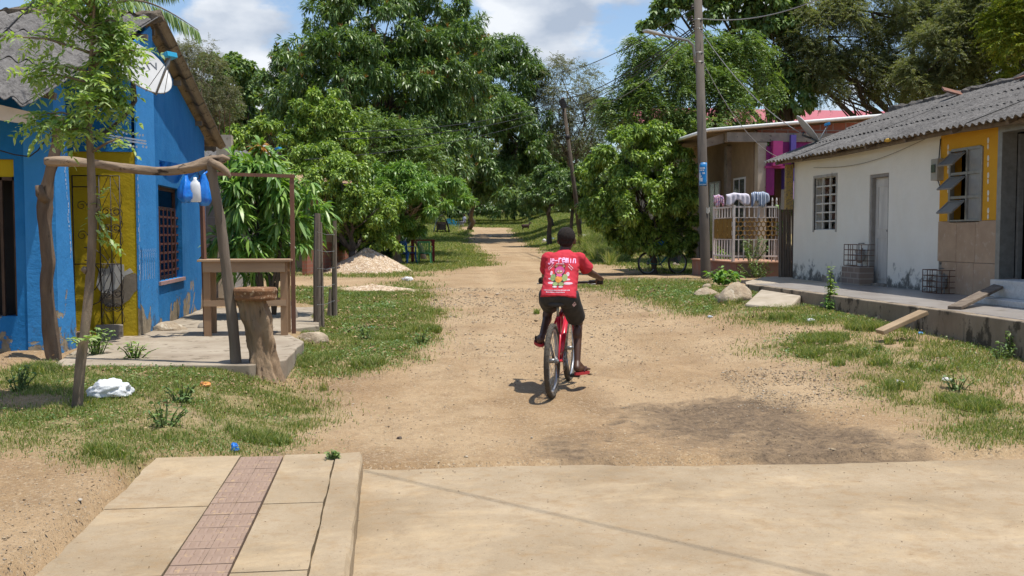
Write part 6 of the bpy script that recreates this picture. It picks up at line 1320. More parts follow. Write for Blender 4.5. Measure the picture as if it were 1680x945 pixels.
# mango sapling with long leaves behind the stall table
mgb = G(425, 520); mgb.y = 14.8
def sapling():
    t = thing('mango_sapling', 'large-leaved mango sapling growing behind the wooden stall table', 'young tree', tuple(mgb))
    bl = blobpx([(420, 300, 55, 38), (400, 370, 55, 60), (460, 350, 50, 60), (500, 380, 38, 50, .2), (430, 430, 60, 45), (395, 300, 30, 30), (470, 290, 40, 20), (420, 262, 40, 14)], 14.9)
    P, Nn, subs = shoots_on(bl, 75, 400, (.2, .4), .4); ok = P[:, 2] > mgb.z + .35; P, Nn = P[ok], Nn[ok]
    a = rosettes(P, Nn, 9, .27, .20, 1.0, .35); obj('crown', leafmesh('crown', *a, fold=.22, droop=.35), LEAF['mango_b'], t)
    i = RG.choice(len(P), 7, replace=False); i = np.argsort(-P[:, 2])[:7]; a = rosettes(P[i] + np.array([0, -.05, .03]), Nn[i], 8, .16, .25, 1.0, .5); obj('young_leaves', leafmesh('young_leaves', *a, droop=.4), leafmat('leaf_copper', [(.34, .14, .03), (.42, .22, .05), (.30, .2, .04)], .3, .4, .4), t)
    mb = MB(); q = random.Random(4)
    for b in bl: 
        c = Vector(b[0]); mb.tube([Vector(mgb) + Vector((q.uniform(-.15, .15), 0, -.05)), Vector(mgb).lerp(c, .5) + Vector((q.uniform(-.1, .1), 0, .15)), c], [.03, .022, .01], 7)
        for s in subs[q.randint(0, 5)::6]:
            s = Vector(s[:3]); 
            if (s - c).length < .6: mb.tube([c, c.lerp(s, .5), s], [.01, .008, .005], 5)
    obj('trunk', mb, MT['bark'], t, smooth=True)
sapling()
# young street tree on the left with its compound leaves
yb_ = G(125, 668)
def young_tree():
    t = thing('young_tree', 'slim young tree with light feathery leaves in front of the blue house', 'young tree', tuple(yb_))
    Y = yb_.y
    pts = [(124, 672), (132, 600), (139, 540), (146, 480), (150, 420), (152, 350), (150, 290), (147, 230), (146, 180), (148, 120), (152, 60), (156, -20)]
    rs = [.044, .037, .034, .033, .032, .030, .028, .025, .02, .016, .012, .007]
    mb = MB(); S = [W(x, y, Y=Y) for x, y in pts]; S[0].z = yb_.z - .1; mb.log(S, rs, .14, 16, seed=2)
    q = random.Random(9); shoots = []
    br = []
    for y0, spread in ((225, .35), (195, .5), (170, .6), (145, .62), (120, .7), (95, .7), (70, .66), (45, .6), (20, .55), (-5, .5), (-30, .45)):
        for kk in range(3):
            p = W(148, y0 + q.uniform(-10, 10), Y=Y); an = q.uniform(0, 2 * PI); l = spread * q.uniform(.5, 1.0) * (.76 - .30 * math.cos(an))
            e = p + Vector((math.cos(an) * l, math.sin(an) * l * .9, l * q.uniform(.05, .55))); m_ = p.lerp(e, .5) + Vector((0, 0, .04)); mb.tube([p, m_, e], [.011, .008, .004], 5)
            for tt in np.linspace(.25, 1.0, 6): shoots.append((p.lerp(e, tt) + Vector((0, 0, .03 * math.sin(tt * PI))), (e - p).normalized(), .85))
    for (x, y) in ((160, 350), (168, 330), (158, 375), (163, 395), (150, 560), (195, 238), (205, 225), (180, 232), (188, 220)):
        shoots.append((W(x - 6, y, Y=Y - .03), Vector((1, q.uniform(-.5, .3), .35)), .55))
    mb.tube([W(152, 350, Y=Y), W(162, 340, Y=Y), W(161, 320, Y=Y)], [.02, .016, .004], 6)
    mb.tube([W(143, 445, Y=Y), W(135, 440, Y=Y)], [.03, .02], 6)
    mb.tube([W(150, 250, Y=Y), W(175, 235, Y=Y - .1), W(200, 225, Y=Y - .15)], [.012, .009, .004], 5)
    P = []; Dn = []
    for p, d, k in shoots:
        for _ in range(3 if k > .6 else 2): P.append(p); Dn.append(unit(np.array(d) * .6 + RG.normal(0, .7, 3) + np.array([0, 0, .1])))
    P, Dn = np.array(P), np.array(Dn)
    a = sprays(P, Dn, 6, .17, .060, droop=.4, wid=.38); obj('crown', leafmesh('crown', *a, fold=.2, droop=.15), LEAF['young'], t)
    obj('trunk', mb, MT['bark_pale'], t, smooth=True)
young_tree()
# palm fronds above the ridge of the blue house
def frond(name, lab, base, tip, sagm, n, ll, seed, grp):
    base, tip = Vector(base), Vector(tip); mb = MB(); pts = [base.lerp(tip, i / 14) + Vector((0, 0, sagm * math.sin(PI * i / 14) * 1.0)) for i in range(15)]; mb.tube(pts, [.03 - .0018 * i for i in range(15)], 6)
    q = random.Random(seed); P, D, Lg = [], [], []
    for k in range(n):
        t_ = .1 + .9 * k / n; i = min(13, int(t_ * 14)); p = pts[i].lerp(pts[i + 1], t_ * 14 - i); ax = (pts[i + 1] - pts[i]).normalized(); sd_ = ax.cross(Vector((0, 0, 1))).normalized()
        for s in (-1, 1):
            P.append(p); D.append(np.array((sd_ * s * .75 + ax * .55 + Vector((0, 0, -.75 + q.uniform(-.2, .2)))).normalized())); Lg.append(ll * (1 - .55 * abs(t_ - .4)) * q.uniform(.85, 1.1))
    t = thing(name, lab, 'palm frond', tuple(base), grp); Lg = np.array(Lg); obj('leaflets', leafmesh('leaflets', np.array(P), np.array(D), Lg, Lg * 0 + .035, droop=.3), LEAF['young'], t); obj('stalk', mb, MT['bark_pale'], t)
pc = W(225, 30, Y=18)
pt = thing('palm_tree', 'coconut palm behind the blue house, mostly hidden by its roof', 'palm tree', (W(150, 100, Y=18).x, 18, .3))
obj('trunk', MB().tube([(pt.location.x, 18, .2), (pt.location.x + .1, 18, 2.6), W(150, 40, Y=18)], [.16, .13, .12], 12), MT['bark_pale'], pt, smooth=True)
def fronds_of(pt):
    c = W(150, 35, Y=18)
    for i, (x, y, sg, dy) in enumerate(((326, 50, .42, 0), (40, 40, .35, -.5), (-30, 70, .4, 0), (110, -60, .3, .6), (290, -20, .3, .8), (20, 30, .5, .9), (190, -80, .2, 0))):
        tip = W(x, y, Y=18 + dy); base = c; pts = [base.lerp(tip, k / 14) + Vector((0, 0, sg * math.sin(PI * (k / 14) ** .8))) for k in range(15)]
        q = random.Random(i); P, D, Lg = [], [], []
        for k in range(70):
            t_ = .12 + .88 * k / 70; j = min(13, int(t_ * 14)); p = pts[j].lerp(pts[j + 1], t_ * 14 - j); ax = (pts[j + 1] - pts[j]).normalized(); sd_ = ax.cross(Vector((0, 0, 1))).normalized()
            for s in (-1, 1): P.append(p); D.append(np.array((sd_ * s * .6 + ax * .5 + Vector((0, 0, -.9 + q.uniform(-.25, .25)))).normalized())); Lg.append(.5 * (1 - .5 * t_) * q.uniform(.85, 1.1))
        Lg = np.array(Lg); o = obj('frond', leafmesh('frond', np.array(P), np.array(D), Lg, Lg * 0 + .03, droop=.3), LEAF['neem'], pt)
        obj('stalk', MB().tube(pts, [.03 - .0018 * k for k in range(15)], 6), MT['bark_pale'], o)
fronds_of(pt)
# small weeds and seedlings
def weed(lab, c, h, w_, n, leaf, seed, kind='bush', name='weed', wid=.4, grp=None):
    q = random.Random(seed); mb = MB(); P, D = [], []
    for k in range(n):
        an = q.uniform(0, 2 * PI); r = w_ * q.random() ** .5; tip = Vector((c[0] + r * math.cos(an), c[1] + r * math.sin(an), c[2] + h * (1 - .45 * (r / w_) ** 2) * q.uniform(.6, 1.0))); b0 = Vector((c[0] + r * .3 * math.cos(an), c[1] + r * .3 * math.sin(an), c[2] - .02)); mb.tube([b0, b0.lerp(tip, .5) + Vector((0, 0, .02)), tip], [.006, .005, .003], 4)
        for tt in np.linspace(.25, 1, max(3, int(h / .05))):
            for _ in range(2): P.append(b0.lerp(tip, tt)); D.append(unit(RG.normal(0, 1, 3) * np.array([1, 1, .35]) + np.array([0, 0, .25])))
    t = thing(name, lab, 'plant', tuple(c), grp); P, D = np.array(P), np.array(D); Lg = RG.uniform(.6, 1.1, len(P)) * leaf; obj('leaves', leafmesh('leaves', P, D, Lg, Lg * wid), LEAF[kind], t); obj('stem', mb, mat('green_stem', (.10, .14, .04), (.07, .1, .03)), t)
    return t
GP = 'weeds along walls and kerbs'
g = G(1357, 508); weed('tall slender weed growing beside the porch kerb', (g.x - .03, g.y - .15, g.z), .72, .10, 7, .085, 1, grp=GP); weed('leafy clump at the foot of the slender weed on the kerb', (g.x - .05, g.y - .3, g.z), .22, .14, 10, .10, 2, 'mango_b', grp=GP)
g = G(1212, 474); weed('bright broad-leaved seedling behind the large boulder', (g.x, g.y + .9, g.z + .05), .34, .34, 20, .17, 3, 'mango_b', grp=GP)
g = G(1180, 452); weed('loose green weed at the foot of the utility pole', (g.x, g.y - .1, g.z), .8, .28, 14, .13, 4, 'mango_b', grp=GP)
weed('wispy weed growing through the white fence', (W(1232, 425, Y=YFN - .1).x, YFN - .12, pz), .75, .4, 16, .07, 5, 'neem', grp=GP); weed('weed trailing over the red plinth below the white fence', (W(1240, 440, Y=YFN - .4).x, YFN - .45, gzf(7.9, 21.4)), .45, .5, 22, .07, 6, 'neem', grp=GP)
c = W(1292, 345, Y=20.9); weed('bright creeper leaves hanging on top of the stick palisade', (c.x + .05, 20.85, c.z - .1), .42, .26, 16, .16, 7, 'mango_b', grp=GP, name='creeper'); weed('creeper leaves hanging lower on the left side of the stick palisade', (c.x - .12, 20.8, c.z - .5), .3, .12, 8, .14, 8, 'mango_b', grp=GP, name='creeper')
g = G(155, 578); weed('low bushy weed against the blue corner pier', (g.x + .05, g.y - .1, g.z), .30, .25, 22, .06, 9, 'young', grp=GP); weed('second low weed trailing right of the blue corner pier', (g.x + .5, g.y - .45, g.z), .16, .22, 16, .06, 10, 'young', grp=GP)
g = G(1500, 487); 
for i, (x, y, h, lab) in enumerate(((1520, 515, .2, 'grass weed at the porch kerb left of the board ramp'), (1660, 585, .28, 'dark green weed below the porch kerb near the right edge'), (1640, 590, .22, 'small dark weed left of the weed near the right edge'), (1570, 640, .16, 'low weed in the stony verge at right'), (690, 565, .22, 'scrubby weed in the grass right of the flat tan rock'), (600, 560, .2, 'thin brown weed in the left grass patch'), (300, 660, .18, 'thin weed in the grass before the terrace'), (270, 700, .2, 'dark weed near the end of the pavement'), (30, 640, .22, 'weed in the tree shade at the left edge'))):
    g = G(x, y); weed(lab, tuple(g), h, .16, 14, .055, 20 + i, 'neem', grp=GP)
g = W(546, 752, Z=.135); weed('tiny green weed sprouting from the kerb joint', tuple(g), .045, .05, 16, .035, 50, 'neem', grp=GP)
# tall grass bank beside the bush, and short grass as ground cover
def blades(name, n, poly=None, hmul=1.0, label='', sampler=None, wmul=1.0):
    X, Y_ = sampler(n); js = .16 * np.clip(Y_ / 9, .6, 2); m = grassmask(X + RG.normal(0, 1, len(X)) * js, Y_ + RG.normal(0, 1.2, len(X)) * js); m = m * (.15 + .85 * sstep((fnoise(X, Y_, 2.6, 88) - .31) / .22)); keep = RG.random(len(X)) < m; X, Y_ = X[keep], Y_[keep]
    Z = gz(X, Y_) + 0.0; n = len(X); dist = np.hypot(X, Y_)
    h = (.014 + .0019 * dist) * RG.uniform(.4, 1.35, n) * hmul * (.55 + 1.1 * fnoise(X, Y_, 2.2, 61)); w_ = (.0013 + .00020 * dist) * wmul
    a = RG.uniform(0, 2 * PI, n); t_ = RG.normal(0, .45, (n, 2))
    bx, by = np.cos(a) * w_, np.sin(a) * w_
    p0 = np.stack([X - bx, Y_ - by, Z - .006], 1); p1 = np.stack([X + bx, Y_ + by, Z - .006], 1)
    mx = np.stack([X + t_[:, 0] * h * .35, Y_ + t_[:, 1] * h * .35, Z + h * .6], 1); dd = np.stack([bx, by, bx * 0], 1) * .7; tip = np.stack([X + t_[:, 0] * h, Y_ + t_[:, 1] * h, Z + h], 1)
    V = np.stack([p0, p1, mx + dd, mx - dd, tip], 1).reshape(-1, 3); b = (np.arange(n) * 5)[:, None]
    F = np.concatenate([b + [0, 1, 2], b + [0, 2, 3], b + [3, 2, 4]], 0)
    return obj(name, np_mesh(name, V, F), LEAF['grass'], kind='stuff', label=label)
def near_s(n):
    Y_ = 4.5 + (22 - 4.5) * RG.random(n) ** 1.15; X = RG.uniform(-5.5, 7.5, n); ok = (np.abs(X - .13 * Y_) < .62 * Y_ + .5); ok &= ~((X > -1.45) & (Y_ < 6.3)); ok &= ~((X > 6.42) & (Y_ < 20)); ok &= ~((X > -3.1) & (X < -1.1) & (Y_ > 9.5) & (Y_ < 17)); return X[ok], Y_[ok]
def far_s(n):
    Y_ = 22 + 135 * RG.random(n); X = Y_ * .13 + Y_ * RG.normal(0, .13, n); ok = (X - .13 * Y_ > -.6 * Y_) & (X - .13 * Y_ < .62 * Y_); return X[ok], Y_[ok]
blades('grass', 2600000, sampler=near_s, label='short patchy verge grass near the camera')
blades('grass', 1300000, sampler=far_s, label='grass on the banks farther up the street', hmul=.8, wmul=1.3)
tpoly = [(G(a, b).x, G(a, b).y) for a, b in ((962, 400), (995, 388), (1030, 400), (1035, 428), (1000, 436), (972, 426), (955, 412))]
def tall_s(n):
    xs = [p[0] for p in tpoly]; ys = [p[1] for p in tpoly]; X = RG.uniform(min(xs), max(xs), n); Y_ = RG.uniform(min(ys), max(ys), n); k = inpoly(X, Y_, tpoly); return X[k], Y_[k]
# tufts that stand up from the lawn
def tuft_s(n):
    cs = [(420, 722, .18), (400, 715, .14), (450, 728, .12), (165, 745, .10), (190, 750, .08), (160, 700, .12), (60, 610, .2), (500, 600, .2), (600, 600, .2), (1200, 500, .15), (1280, 525, .15), (1350, 560, .3), (1420, 540, .25), (1440, 520, .12), (880, 515, .05), (700, 545, .2), (640, 560, .2), (560, 590, .25), (1450, 600, .08), (1520, 590, .08), (1600, 670, .2), (1560, 660, .15), (1480, 640, .15), (1410, 585, .1), (1330, 585, .15), (530, 640, .05), (1375, 600, .08), (1460, 565, .06), (1490, 570, .06), (1440, 575, .05), (1430, 600, .07), (1500, 605, .06), (1540, 610, .06)]
    X, Y_ = [], []
    for x, y, r in cs:
        g = G(x, y); k = int(n * r * r * 2); a = RG.uniform(0, 2 * PI, k); rr = r * np.sqrt(RG.random(k)); X.append(g.x + rr * np.cos(a)); Y_.append(g.y + rr * np.sin(a))
    return np.concatenate(X), np.concatenate(Y_)
_g = grassmask; 
def grassmask(x, y): return np.ones(np.shape(x))
blades('tall_grass', 52000, sampler=tall_s, label='tall bright green grass left of the leafy bush', hmul=5.0, wmul=1.0)
blades('grass_tuft', 20000, sampler=tuft_s, label='coarser grass tufts in the verges', hmul=2.1, wmul=1.2)
grassmask = _g
# loose stones on the road and verges
def pebbles(name, n, rng, rad, m, label, mask=None, conc=False):
    X = RG.uniform(rng[0], rng[1], n); Y_ = rng[2] + (rng[3] - rng[2]) * RG.random(n) ** 1.3
    k = (np.abs(X - .13 * Y_) < .6 * Y_) & (conc | ~((X > -1.45) & (Y_ < 6.35))) & ~((X > 6.42) & (Y_ < 20)) & ~((X > -3.1) & (X < -1) & (Y_ > 9.5) & (Y_ < 17)); X, Y_ = X[k], Y_[k]
    pr = sstep((fnoise(X, Y_, .8, 71) - .38) / .25) * .8 + .2; pr *= (1 - .6 * grassmask(X, Y_)); pr = np.where(conc, .3 + sstep((Y_ - 5.2) / 1.0), pr)
    if mask: pr *= mask(X, Y_)
    k = RG.random(len(X)) < pr; X, Y_ = X[k], Y_[k]; n = len(X); r = rad[0] + (rad[1] - rad[0]) * RG.random(n) ** 4; r *= np.clip(Y_ / 9, .8, 2.2)
    base = np.array([(1, 0, 0), (0, 1, 0), (-1, 0, 0), (0, -1, 0), (.6, .6, .62), (-.6, .5, .55), (-.5, -.6, .6), (.55, -.55, .6), (0, 0, -.6)], float); F0 = np.array([(0, 1, 4), (1, 2, 5), (2, 3, 6), (3, 0, 7), (4, 1, 5), (5, 2, 6), (6, 3, 7), (7, 0, 4), (4, 5, 6), (4, 6, 7), (1, 0, 8), (2, 1, 8), (3, 2, 8), (0, 3, 8)])
    V = base[None] * (1 + RG.normal(0, .26, (n, 9, 3))) * r[:, None, None] * RG.uniform(.6, 1.3, (n, 1, 3)) * np.array([1, 1, .6]); a = RG.uniform(0, 6.28, n); c, s = np.cos(a)[:, None], np.sin(a)[:, None]
    V = np.stack([V[..., 0] * c - V[..., 1] * s, V[..., 0] * s + V[..., 1] * c, V[..., 2]], -1) + np.stack([X, Y_, gz(X, Y_) + r * .05 + (.014 if conc else .003)], -1)[:, None, :]
    F = (F0[None] + (np.arange(n) * 9)[:, None, None]).reshape(-1, 3); obj(name, np_mesh(name, V.reshape(-1, 3), F), m, kind='stuff', label=label)
pebm = leafmat('pebble', [(.10, .07, .045), (.20, .145, .09), (.30, .22, .14), (.42, .33, .22), (.52, .43, .31), (.24, .20, .16), (.60, .54, .44)], .0, .9, .2)
pebbles('gravel', 120000, (-6, 7.5, 4.2, 22), (.0022, .010), pebm, 'small loose stones on the dirt road')
pebbles('gravel', 900, (-6, 7.5, 4.2, 20), (.010, .026), pebm, 'larger loose stones on the dirt road')
gm_ = [(G(a, b).x, G(a, b).y) for a, b in ((1180, 610), (1320, 590), (1480, 640), (1400, 700), (1250, 680))]; gm2_ = [(G(a, b).x, G(a, b).y) for a, b in ((1430, 600), (1680, 570), (1680, 640), (1500, 625))]
pebbles('gravel', 60000, (1, 7.5, 6, 13), (.004, .014), pebm, 'spread of yellowish gravel at the right of the road', mask=lambda x, y: np.maximum(inpoly(x, y, gm_), inpoly(x, y, gm2_)) * 1.0)
pebbles('gravel', 3800, (-.1, 5, 3.2, 6.2), (.0015, .007), pebm, 'dirt crumbs and grit strewn over the concrete road', conc=True)
def covers(name, n, size, kind, label, seed, thr):
    X, Y_ = near_s(n); js = .25; m = grassmask(X + RG.normal(0, js, len(X)), Y_ + RG.normal(0, js, len(X))) * sstep((fnoise(X, Y_, 1.9, seed) - thr) / .12); k = RG.random(len(X)) < m; X, Y_ = X[k], Y_[k]; n = len(X)
    P = np.stack([X, Y_, gz(X, Y_) + RG.uniform(.0, .045, n)], 1); D = unit(RG.normal(0, 1, (n, 3)) * np.array([1, 1, .35]) + np.array([0, 0, .25])); Lg = RG.uniform(.5, 1.2, n) * size * np.clip(Y_ / 9, .7, 2); obj(name, leafmesh_lo(name, P, D, Lg, Lg * .5), LEAF[kind] if kind in LEAF else kind, kind='stuff', label=label)
covers('ground_cover', 420000, .030, 'neem', 'broad-leaved creeping weeds mixed through the verge grass', 131, .50)
covers('leaf_litter', 90000, .034, leafmat('dry_litter', [(.16, .10, .05), (.28, .19, .10), (.40, .30, .17), (.10, .065, .04)], 0, .9, .1), 'dry fallen leaves in the verge grass', 137, .36)
# scraps of litter
q_ = random.Random(77); GLt = 'litter scattered on the verges'
for x, y, s, lab, c in ((1330, 528, .06, 'clear crumpled bottle in the right verge grass', (.6, .62, .64)), (1510, 548, .035, 'small blue scrap near the porch kerb', (.1, .3, .6)), (1475, 632, .06, 'pale wrapper on the gravel at the right verge', (.6, .58, .62)), (1553, 626, .05, 'white paper scrap in the stony verge', (.7, .68, .66)), (1598, 665, .045, 'grey scrap lying in the right grass', (.5, .5, .55)), (970, 470, .05, 'white scrap on the road just below the handlebar', (.75, .75, .72)), (608, 540, .05, 'pale blue scrap in the left grass patch', (.3, .5, .6)), (1420, 500, .03, 'tiny scrap by the kerb near the board ramp', (.6, .6, .6)), (655, 720, .022, 'dark clod on the bare road left of the cyclist', (.10, .07, .05)), (1165, 521, .04, 'pale scrap at the grass edge of the right verge', (.55, .6, .7)), (805, 388, .1, 'white scrap on the distant road', (.7, .7, .7)), (668, 461, .14, 'white pipe piece lying at the foot of the gravel heap', (.7, .7, .7))):
    g = G(x, y); obj('litter', crumple((g.x, g.y, g.z + s * .25), s, s * .7, s * .5, q_.random() * 20, 12, 8), mat('lit%s' % lab[:9], c, tuple(v * .8 for v in c), 10, .6), label=lab, cat='litter', group=GLt)
# leaf litter specks on the pavement
nl = 420; P = np.stack([np.where(RG.random(nl) < .35, RG.uniform(-1.3, -.2, nl), RG.uniform(-.1, 4, nl)), RG.uniform(3, 5.9, nl), np.zeros(nl)], 1); P[:, 2] = np.where(P[:, 0] < -.16, .137, .018); a = unit(np.concatenate([RG.normal(0, 1, (nl, 2)), np.zeros((nl, 1))], 1)); obj('leaf_litter', leafmesh('leaf_litter', P, a, RG.uniform(.003, .013, nl), RG.uniform(.002, .007, nl), droop=0), leafmat('dead_leaf', [(.10, .06, .03), (.2, .12, .06), (.06, .04, .025)], 0, .9, .1), kind='stuff', label='dry leaf crumbs and dirt on the pavement and concrete road')
# ================================================================== PEOPLE
def remesh(name, mb, vox, smooth_it=4, wrinkle=None, decimate=None):
    me = mesh_from(name + '_src', mb.v, mb.f); b = bmesh.new(); b.from_mesh(me); bmesh.ops.recalc_face_normals(b, faces=b.faces); b.to_mesh(me); b.free()
    o = bpy.data.objects.new('tmp', me); scene.collection.objects.link(o)
    r = o.modifiers.new('r', 'REMESH'); r.mode = 'VOXEL'; r.voxel_size = vox
    s = o.modifiers.new('s', 'SMOOTH'); s.factor = .5; s.iterations = smooth_it
    if decimate: d = o.modifiers.new('d', 'DECIMATE'); d.ratio = decimate
    bpy.context.view_layer.update(); out_ = bpy.data.meshes.new_from_object(o.evaluated_get(bpy.context.evaluated_depsgraph_get())); out_.name = name
    bpy.data.objects.remove(o)
    if wrinkle:
        out_.update()
        for v in out_.vertices: v.co = v.co + v.normal * wrinkle(v.co)
    return out_
skin = mat('skin_dark', (.085, .040, .023), (.062, .029, .017), 9, .46, .15, 120, .001, spec=.45)
def hand(mb, wrist, grip, s, along):
    """palm and curled fingers closed round a grip; along = unit vector along the grip, s = side"""
    w, g, al = Vector(wrist), Vector(grip), Vector(along).normalized(); mb.cone(w, w.lerp(g, .55) + Vector((0, 0, .012)), .021, .024); fw = (g - w); fw.z = 0; fw = fw.normalized()
    pc = w.lerp(g, .6) + Vector((0, 0, .014)); 
    for k, (o, l) in enumerate(((-.030, .9), (-.010, 1.0), (.011, .96), (.031, .8))):
        k0 = g + al * o + Vector((0, 0, .022)) - fw * .012; k1 = k0 + fw * .030 * l - Vector((0, 0, .004)); k2 = g + al * o + fw * .026 * l - Vector((0, 0, .016)); k3 = g + al * o + fw * .004 - Vector((0, 0, .026))
        mb.cone(pc + al * o * .8, k0, .012, .0105, 10); mb.cone(k0, k1, .0100, .0092, 8); mb.cone(k1, k2, .0092, .0086, 8); mb.cone(k2, k3, .0086, .0078, 8)
    t0 = pc - al * s * .0 + al * (-s) * .026 - fw * .01; mb.cone(t0, t0 + al * (-s) * .018 - Vector((0, 0, .022)), .0125, .011, 8); mb.cone(t0 + al * (-s) * .018 - Vector((0, 0, .022)), t0 + al * (-s) * .010 - Vector((0, 0, .042)) + fw * .02, .0105, .009, 8)
def foot(mb, ankle, heel, toe, s):
    a, h, t = Vector(ankle), Vector(heel), Vector(toe); mb.cone(a, h.lerp(a, .15) , .033, .034); mb.cone(a, h.lerp(t, .55) + Vector((0, 0, .012)), .032, .026); mb.cone(h.lerp(t, .1), h.lerp(t, .72), .030, .030); side = Vector((1, 0, 0))
    for k in range(5):
        o = (-.030 + .015 * k) * s; l = (1.02, 1.0, .95, .88, .80)[k]; b = h.lerp(t, .70) + side * o * .9 * -1; mb.cone(b, b.lerp(b + (t - h) * .34 * l, 1.0), (.016, .0135, .0125, .0115, .011)[k], (.011, .009, .0085, .008, .008)[k], 8)
HD = math.atan2(G(937, 632).x - G(905, 653).x, G(937, 632).y - G(905, 653).y); RB = G(906, 653); RB.z = gzf(RB.x, RB.y)
HD = math.radians(19)
# joints in the bicycle's own frame: x right, y forward, z up, rear tyre's contact point at the origin
hip = {s: Vector((s * .085 + .01, .28, .875)) for s in (-1, 1)}
knee = {1: Vector((.135, .64, .615)), -1: Vector((-.135, .66, .755))}
ank = {1: Vector((.155, .465, .255)), -1: Vector((-.15, .315, .505))}
sole = {1: (Vector((.16, .42, .172)), Vector((.22, .63, .160))), -1: (Vector((-.155, .26, .445)), Vector((-.21, .465, .462)))}
sh = {s: Vector((s * .145 + .02, .485, 1.215)) for s in (-1, 1)}
elb = {1: Vector((.255, .615, 1.085)), -1: Vector((-.175, .645, 1.07))}
wri = {1: Vector((.335, .775, 1.025)), -1: Vector((-.215, .785, 1.02))}
grip = {1: Vector((.315, .835, .995)), -1: Vector((-.235, .835, .995))}
hc = Vector((.035, .575, 1.392))
def body():
    mb = MB()
    mb.loft([((0.01, .27, .82), .12, .09, .0), ((0.01, .28, .89), .145, .105, -.2), ((.012, .315, .97), .125, .085, -.35), ((.015, .375, 1.045), .125, .085, -.45), ((.02, .43, 1.13), .14, .095, -.45), ((.02, .48, 1.21), .14, .085, -.42), ((.022, .51, 1.255), .10, .065, -.3), ((.025, .53, 1.28), .055, .05, -.2)])
    mb.cone((.025, .525, 1.25), (.033, .56, 1.345), .054, .050)
    for s in (-1, 1):
        mb.cone(sh[s] - Vector((s * .03, 0, 0)), sh[s], .055, .047); mb.cone(sh[s], elb[s], .043, .033); mb.cone(elb[s], wri[s], .034, .021)
        mb.cone(elb[s], elb[s].lerp(wri[s], .4), .034, .032)
        mb.cone(hip[s], knee[s], .082, .050); mb.cone(hip[s].lerp(knee[s], .1), hip[s].lerp(knee[s], .5), .084, .070); mb.cone(knee[s], ank[s], .046, .029); cf = knee[s].lerp(ank[s], .3) - Vector((0, .018, 0)); mb.ell(cf, (.046, .045, .09), 14, 10)
        foot(mb, ank[s], sole[s][0] + Vector((0, 0, .034)), sole[s][1] + Vector((0, 0, .022)), s)
        hand(mb, wri[s], grip[s], s, (1, .0, 0))
    # head: cranium, jaw, face, ears
    mb.ell(hc + Vector((0, -.008, .018)), (.078, .096, .092), 24, 16); mb.ell(hc + Vector((0, .03, -.035)), (.056, .060, .070), 20, 12); mb.ell(hc + Vector((0, .062, -.085)), (.026, .022, .02), 12, 8)
    mb.cone(hc + Vector((0, .088, .012)), hc + Vector((0, .104, -.022)), .010, .015, 10); mb.ell(hc + Vector((0, .105, -.026)), (.020, .012, .011), 12, 8)
    mb.ell(hc + Vector((0, .088, -.052)), (.024, .012, .008), 12, 6); mb.ell(hc + Vector((0, .086, -.066)), (.022, .012, .009), 12, 6); mb.cone(hc + Vector((-.035, .078, .03)), hc + Vector((.035, .078, .03)), .010, .010, 8)
    for s in (-1, 1): mb.ell(hc + Vector((s * .078, .0, -.012)), (.010, .021, .032), 12, 8, Matrix.Rotation(s * -.35, 3, 'Z'))
    return remesh('person', mb, .0065, 3)
person = obj('person', body(), skin, smooth=True, label='boy in a red T-shirt and black shorts riding away on a red bicycle', cat='person')
def headhair():
    mb = MB(); mb.ell(hc + Vector((0, -.016, .030)), (.084, .097, .091), 28, 18); mb.ell(hc + Vector((0, -.045, -.022)), (.066, .055, .052), 20, 12); me = remesh('hair', mb, .006, 2, wrinkle=lambda c: .002 * mnoise.noise(c * 140)); return me
obj('hair', headhair(), mat('hair_black', (.016, .013, .011), (.035, .028, .024), 90, .9, 1.0, 260, .008, spec=.2), person, smooth=True)
mb = MB()
for s in (-1, 1): mb.ell(hc + Vector((s * .030, .084, .012)), (.013, .009, .009), 12, 8)
obj('eyes', mb, mat('eye', (.5, .48, .45), (.05, .03, .02), 90, .3), person, smooth=True)
def wr(c): return .007 * mnoise.noise(Vector((c.x * 9 + c.z * 10, c.y * 8, c.z * 13 - c.x * 8))) - .0045 * max(0, mnoise.noise(Vector((c.x * 5 + c.z * 24, c.y * 4, c.z * 10)))) ** 1.0 + .004 * mnoise.noise(Vector((c.x * 30 + c.z * 22, c.y * 20, c.z * 34)))
def shirt():
    mb = MB(); k = .016
    mb.loft([((0.01, .250, .865), .168, .128, -.25), ((.010, .275, .91), .166, .126, -.35), ((.013, .33, .98), .160, .116, -.42), ((.016, .385, 1.06), .157, .112, -.45), ((.02, .43, 1.14), .158, .110, -.45), ((.02, .472, 1.21), .158, .100, -.44), ((.022, .498, 1.257), .118, .078, -.3), ((.026, .522, 1.278), .068, .062, -.25), ((.026, .526, 1.290), .064, .058, -.25)], 30)
    for s in (-1, 1):
        e = sh[s].lerp(elb[s], .74); mb.cone(sh[s] - Vector((s * .03, 0, 0)), sh[s] + Vector((0, 0, .004)), .064, .063, 18); mb.tube([sh[s] - Vector((s * .02, 0, 0)), sh[s], sh[s].lerp(elb[s], .3), e], [.06, .063, .062, .064], 18); mb.ell(sh[s] + Vector((s * .005, 0, 0)), .062, 16, 10)
    return remesh('shirt', mb, .007, 3, wr)
red = mat('shirt_red', (.54, .040, .060), (.44, .028, .044), 16, .85, .25, 300, .001, spec=.2)
shirt_me = shirt(); shirt_o = obj('t_shirt', shirt_me, red, person, smooth=True)
